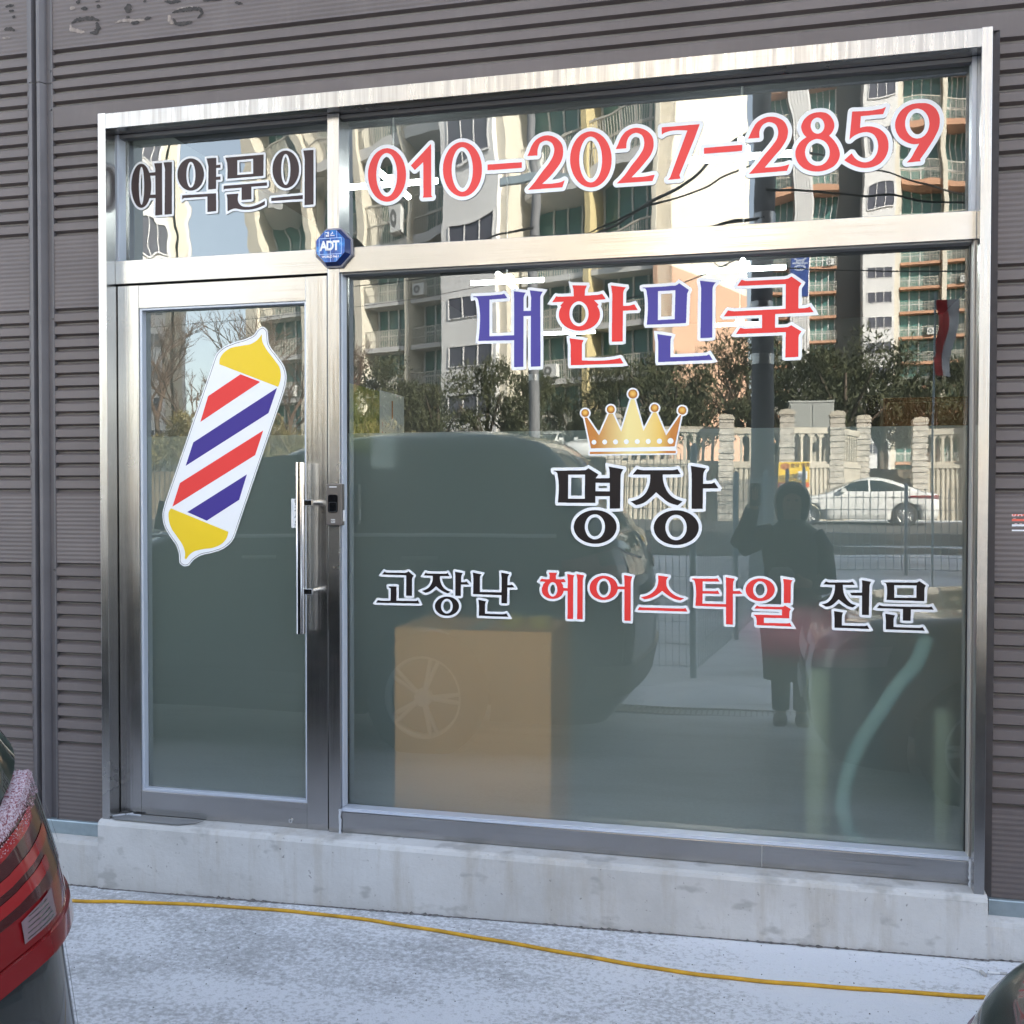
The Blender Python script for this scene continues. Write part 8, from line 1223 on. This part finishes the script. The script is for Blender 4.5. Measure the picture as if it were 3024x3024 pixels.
for i in range(15):
    x = -18.0 + 1.75 * i + random.uniform(-.3, .3); y = -38.5 + random.uniform(-1.2, 1.2)
    if -5.6 < x < -4.4: continue
    plant(protos[i % 3], x, y, 2.35, random.uniform(1.2, 1.45) * (1.15 if 8 <= i <= 12 else 1), "dark green clipped yew, " + nth(i) + " in the row before the long apartment block", "dark hedge trees across the street", random.uniform(0, 6))
for i, (x, y, s) in enumerate(((3.4, -40, 1.15), (5.2, -42, 1.3), (7.2, -44, 1.25), (9.4, -45, 1.2), (11.5, -44, 1.2), (14, -45, 1.2))): plant(protos[(i + 1) % 3], x, y, 2.35, s, "dark evergreen, " + nth(i) + " of those behind the electric cabinet and wall", "dark evergreens behind the wall at right", random.uniform(0, 6))
for i in range(11): plant(olive[i % 2], -29.5 + 1.55 * i, -32.8 + random.uniform(-.5, .5), 1.6, random.uniform(.95, 1.15), "olive brown hedge shrub, " + nth(i) + " in the row seen in the door glass", "olive hedge shrubs at the far left", random.uniform(0, 6))
for i, (x, y, s) in enumerate(((-27.5, -35, 1.15), (-25.3, -36, 1.25), (-23.2, -35, 1.1), (-21.3, -36.5, 1.25), (-19.0, -35.4, 1.15), (-17.3, -36.5, 1.0))): plant(bares[i % 2], x, y, 2.3, s, "bare brown winter tree, " + nth(i) + " behind the olive hedge", "bare trees seen in the door glass", random.uniform(0, 6))
for i, (x, y, s) in enumerate(((-3.2, -43.5, 1.0), (-1.2, -44.5, 1.05), (.8, -43.5, .95))): plant(bares[i % 2], x, y, 2.35, s, "bare tree, " + nth(i) + " of three before the peach end wall", "bare trees before the peach wall", random.uniform(0, 6))

# ------------------------------------------------------------------ apartment blocks
AP_W = plain("pale_apartment_render", (.55, .54, .52), .85, var=.06, vscale=.4); AP_T = plain("white_tower_render", (.66, .65, .64), .85, var=.04, vscale=.3); AP_S = plain("cream_pier_paint", (.62, .57, .47), .85); AP_Y = plain("ochre_pier_paint", (.56, .46, .24), .85)
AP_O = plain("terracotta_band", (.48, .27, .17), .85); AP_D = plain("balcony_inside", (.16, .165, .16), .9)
AP_G = plain("green_balcony_glass", (.075, .19, .17), .12); AP_G2 = plain("grey_window_glass", (.09, .09, .11), .12); RAIL = plain("pale_steel_rail", (.50, .47, .40), .5); ACM = plain("air_conditioner_white", (.60, .60, .58), .5)
def two_tone():
    m, nt, b = new_mat("cream_over_peach_wall"); tc = N(nt, "ShaderNodeNewGeometry"); sx = N(nt, "ShaderNodeSeparateXYZ"); nt.links.new(tc.outputs['Position'], sx.inputs[0])
    g = N(nt, "ShaderNodeMath", operation='GREATER_THAN'); nt.links.new(sx.outputs[2], g.inputs[0]); g.inputs[1].default_value = 13.4
    nt.links.new(mixc(nt, g.outputs[0], (.60, .38, .26), (.78, .72, .60)), b.inputs['Base Color']); b.inputs['Roughness'].default_value = .85; return m
TWO = two_tone()
def block(label, origin, rz, depth, floors, fh, cols, end_mat=None, base=2.0):
    """cols: (x0, x1, kind) along local x; +y faces the shop"""
    W0, W1 = cols[0][0], cols[-1][1]; H_ = floors * fh; t = thing("apartment_block", label, "apartment block", (origin[0], origin[1], base), rz)
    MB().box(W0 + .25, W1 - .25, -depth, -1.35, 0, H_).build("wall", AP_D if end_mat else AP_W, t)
    MB().box(W1 - .249, W1, -depth, .35, 0, H_ + .8).build("end_wall", end_mat or AP_T, t); MB().box(W0, W0 + .249, -depth, .2, 0, H_ + .8).build("end_wall", AP_T, t)
    MB().box(W0 + .25, W1 - .25, -depth, -.2, H_, H_ + .7).build("roof", AP_T, t)
    shared = {}
    for ci, (x0, x1, kind) in enumerate(cols):
        w = x1 - x0
        if kind == 'tower':
            mb = MB(); mb.box(x0, x1 - .75, -1.34, 1.6, 0, H_ + 1.5); mb.build("stair_tower", AP_T, t); MB().box(x1 - .749, x1 - .25, -1.34, 1.25, 0, H_ + 1.5).build("stair_tower", AP_S, t)
            for f in range(floors):
                z = f * fh + fh * .38
                if f == 0:
                    wn_ = MB(); wn_.box(x0 + w * .12, x1 - 1.0, 1.601, 1.612, 0, 1.15); fr_ = MB()
                    a, b = x0 + w * .12, x1 - 1.0
                    for q in range(4): xx = a + (b - a) * q / 3; fr_.box(xx - .035, xx + .035, 1.6125, 1.66, 0, 1.15)
                    fr_.box(a, b, 1.6126, 1.665, -.05, .0); fr_.box(a, b, 1.6126, 1.665, 1.15, 1.2)
                    o = wn_.build("window", AP_G2, t); o2 = fr_.build("frame", AP_T, o); proto = o
                else:
                    o = proto.copy(); col.objects.link(o); o2 = proto.children[0].copy(); col.objects.link(o2); o2.parent = o
                o.location = (0, 0, z)
        elif kind in ('pier', 'ochre', 'ribbed'):
            mb = MB(); mb.box(x0, x1, -1.34, .3, 0, H_ + .5)
            if kind == 'ribbed':
                n = max(3, int(w / .28))
                for q in range(n): mb.box(x0 + w * (q + .2) / n, x0 + w * (q + .75) / n, .301, .40, 0, H_ + .5)
            mb.build("pier", {'pier': AP_S, 'ochre': AP_Y, 'ribbed': AP_T}[kind], t)
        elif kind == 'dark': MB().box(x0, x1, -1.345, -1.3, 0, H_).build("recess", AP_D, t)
        else:
            for f in range(floors):
                key = (ci, f > 0)
                if f == 0 or f == 1:
                    s_ = MB(); s_.box(x0 + .01, x1 - .01, -1.34, .06, -.14, .16)
                    g_ = MB(); a = x0 + .1; b = x1 - .1; g_.box(a, b, -1.30, -1.24, .16, fh - .15)
                    fm = MB()
                    for q in range(5): xx = a + (b - a) * q / 4; fm.box(xx - .05, xx + .05, -1.24, -1.17, .16, fh - .15)
                    fm.box(a, b, -1.239, -1.18, 1.05, 1.13)
                    r_ = MB(); n = int(w / .15)
                    for q in range(n + 1): xx = x0 + .02 + (w - .04) * q / n; r_.box(xx - .017, xx + .017, .0, .034, .161, 1.16)
                    r_.box(x0 + .01, x1 - .01, -.01, .045, 1.161, 1.21); r_.box(x0 + .01, x1 - .01, -.005, .04, .60, .63)
                    bal = s_.build("balcony", AP_O if f == 0 or end_mat is None else AP_W, t); ra = r_.build("railing", RAIL, bal); wi = g_.build("window", AP_G, t); fm.build("frame", AP_T, wi); shared[ci] = (bal, wi)
                else:
                    b0, w0 = shared[ci]
                    bal = b0.copy(); col.objects.link(bal); ra = b0.children[0].copy(); col.objects.link(ra); ra.parent = bal
                    wi = w0.copy(); col.objects.link(wi); fr_ = w0.children[0].copy(); col.objects.link(fr_); fr_.parent = wi
                bal.location = (0, 0, f * fh); wi.location = (0, 0, f * fh)
                if (f * 7 + ci * 3) % 4 == 1 and f < 12:
                    k = 16; ac = MB(); ax = x0 + w * (.25 + .5 * ((f * 5 + ci) % 3) / 2); ac.box(ax - .42, ax + .42, .05, .42, .25, .95)
                    ac.add([(ax - .1 + .27 * math.cos(2 * math.pi * j / k), .425, .60 + .27 * math.sin(2 * math.pi * j / k)) for j in range(k)], [tuple(range(k))]); o = ac.build("air_conditioner", ACM, t); o.location = (0, 0, f * fh)
                    gq = MB(); gq.add([(ax - .1 + rr * math.cos(2 * math.pi * j / k), .428, .60 + rr * math.sin(2 * math.pi * j / k)) for rr in (.25, .10) for j in range(k)], [(j, (j + 1) % k, k + (j + 1) % k, k + j) for j in range(k)]); gq.build("fan_grille", AP_D, o)
    return t
B1 = block("long pale apartment block with white stair tower and a cream and peach end wall", (-4.95, -49.7), R(21.5), 11.7, 12, 2.8, [(-31.6, -30.5, 'pier'), (-30.5, -26.2, 'balc'), (-26.2, -25.6, 'pier'), (-25.6, -21.4, 'balc'), (-21.4, -20.8, 'pier'), (-20.8, -17.2, 'balc'), (-17.2, -16.9, 'pier'), (-16.9, -13.2, 'balc'), (-13.2, -8.6, 'tower'), (-8.6, -4.55, 'balc'), (-4.55, -4.2, 'ochre'), (-4.2, -.3, 'balc'), (-.3, 0, 'pier')], TWO)
B2 = block("distant tall apartment tower with white stair shaft behind the evergreens at right", (0, -118.6), 0, 14, 22, 2.8, [(.6, 3.4, 'balc'), (3.4, 5.6, 'ribbed'), (5.6, 8.6, 'balc'), (8.6, 11.2, 'dark'), (11.2, 15.2, 'tower'), (15.2, 19.6, 'balc'), (19.6, 20.1, 'pier'), (20.1, 22.6, 'balc'), (22.6, 24.6, 'ribbed'), (24.6, 30, 'balc')], None)
sg_ = MB().box(3.5, 5.5, .42, .5, 22, 31).build("name_sign", plain("blue_sign_print", (.02, .05, .22), .4), B2)
SGL = plain("faded_sign_letter", (.30, .34, .45), .5)
text_mesh("쌍", 2.0, SGL, sg_, "letter", (4.5, .515, 28.8), rot=(R(90), 0, R(180)), bold=.03); text_mesh("용", 2.0, SGL, sg_, "letter", (4.5, .515, 25.6), rot=(R(90), 0, R(180)), bold=.03)
B0 = block("apartment block beyond the gap of blue sky at the far left", (-50.5, -80), R(-31), 13, 13, 2.8, [(-16, -12.5, 'tower'), (-12.5, -8.5, 'balc'), (-8.5, -4.5, 'balc'), (-4.5, -1.0, 'tower'), (-1.0, 0, 'pier')], AP_T)
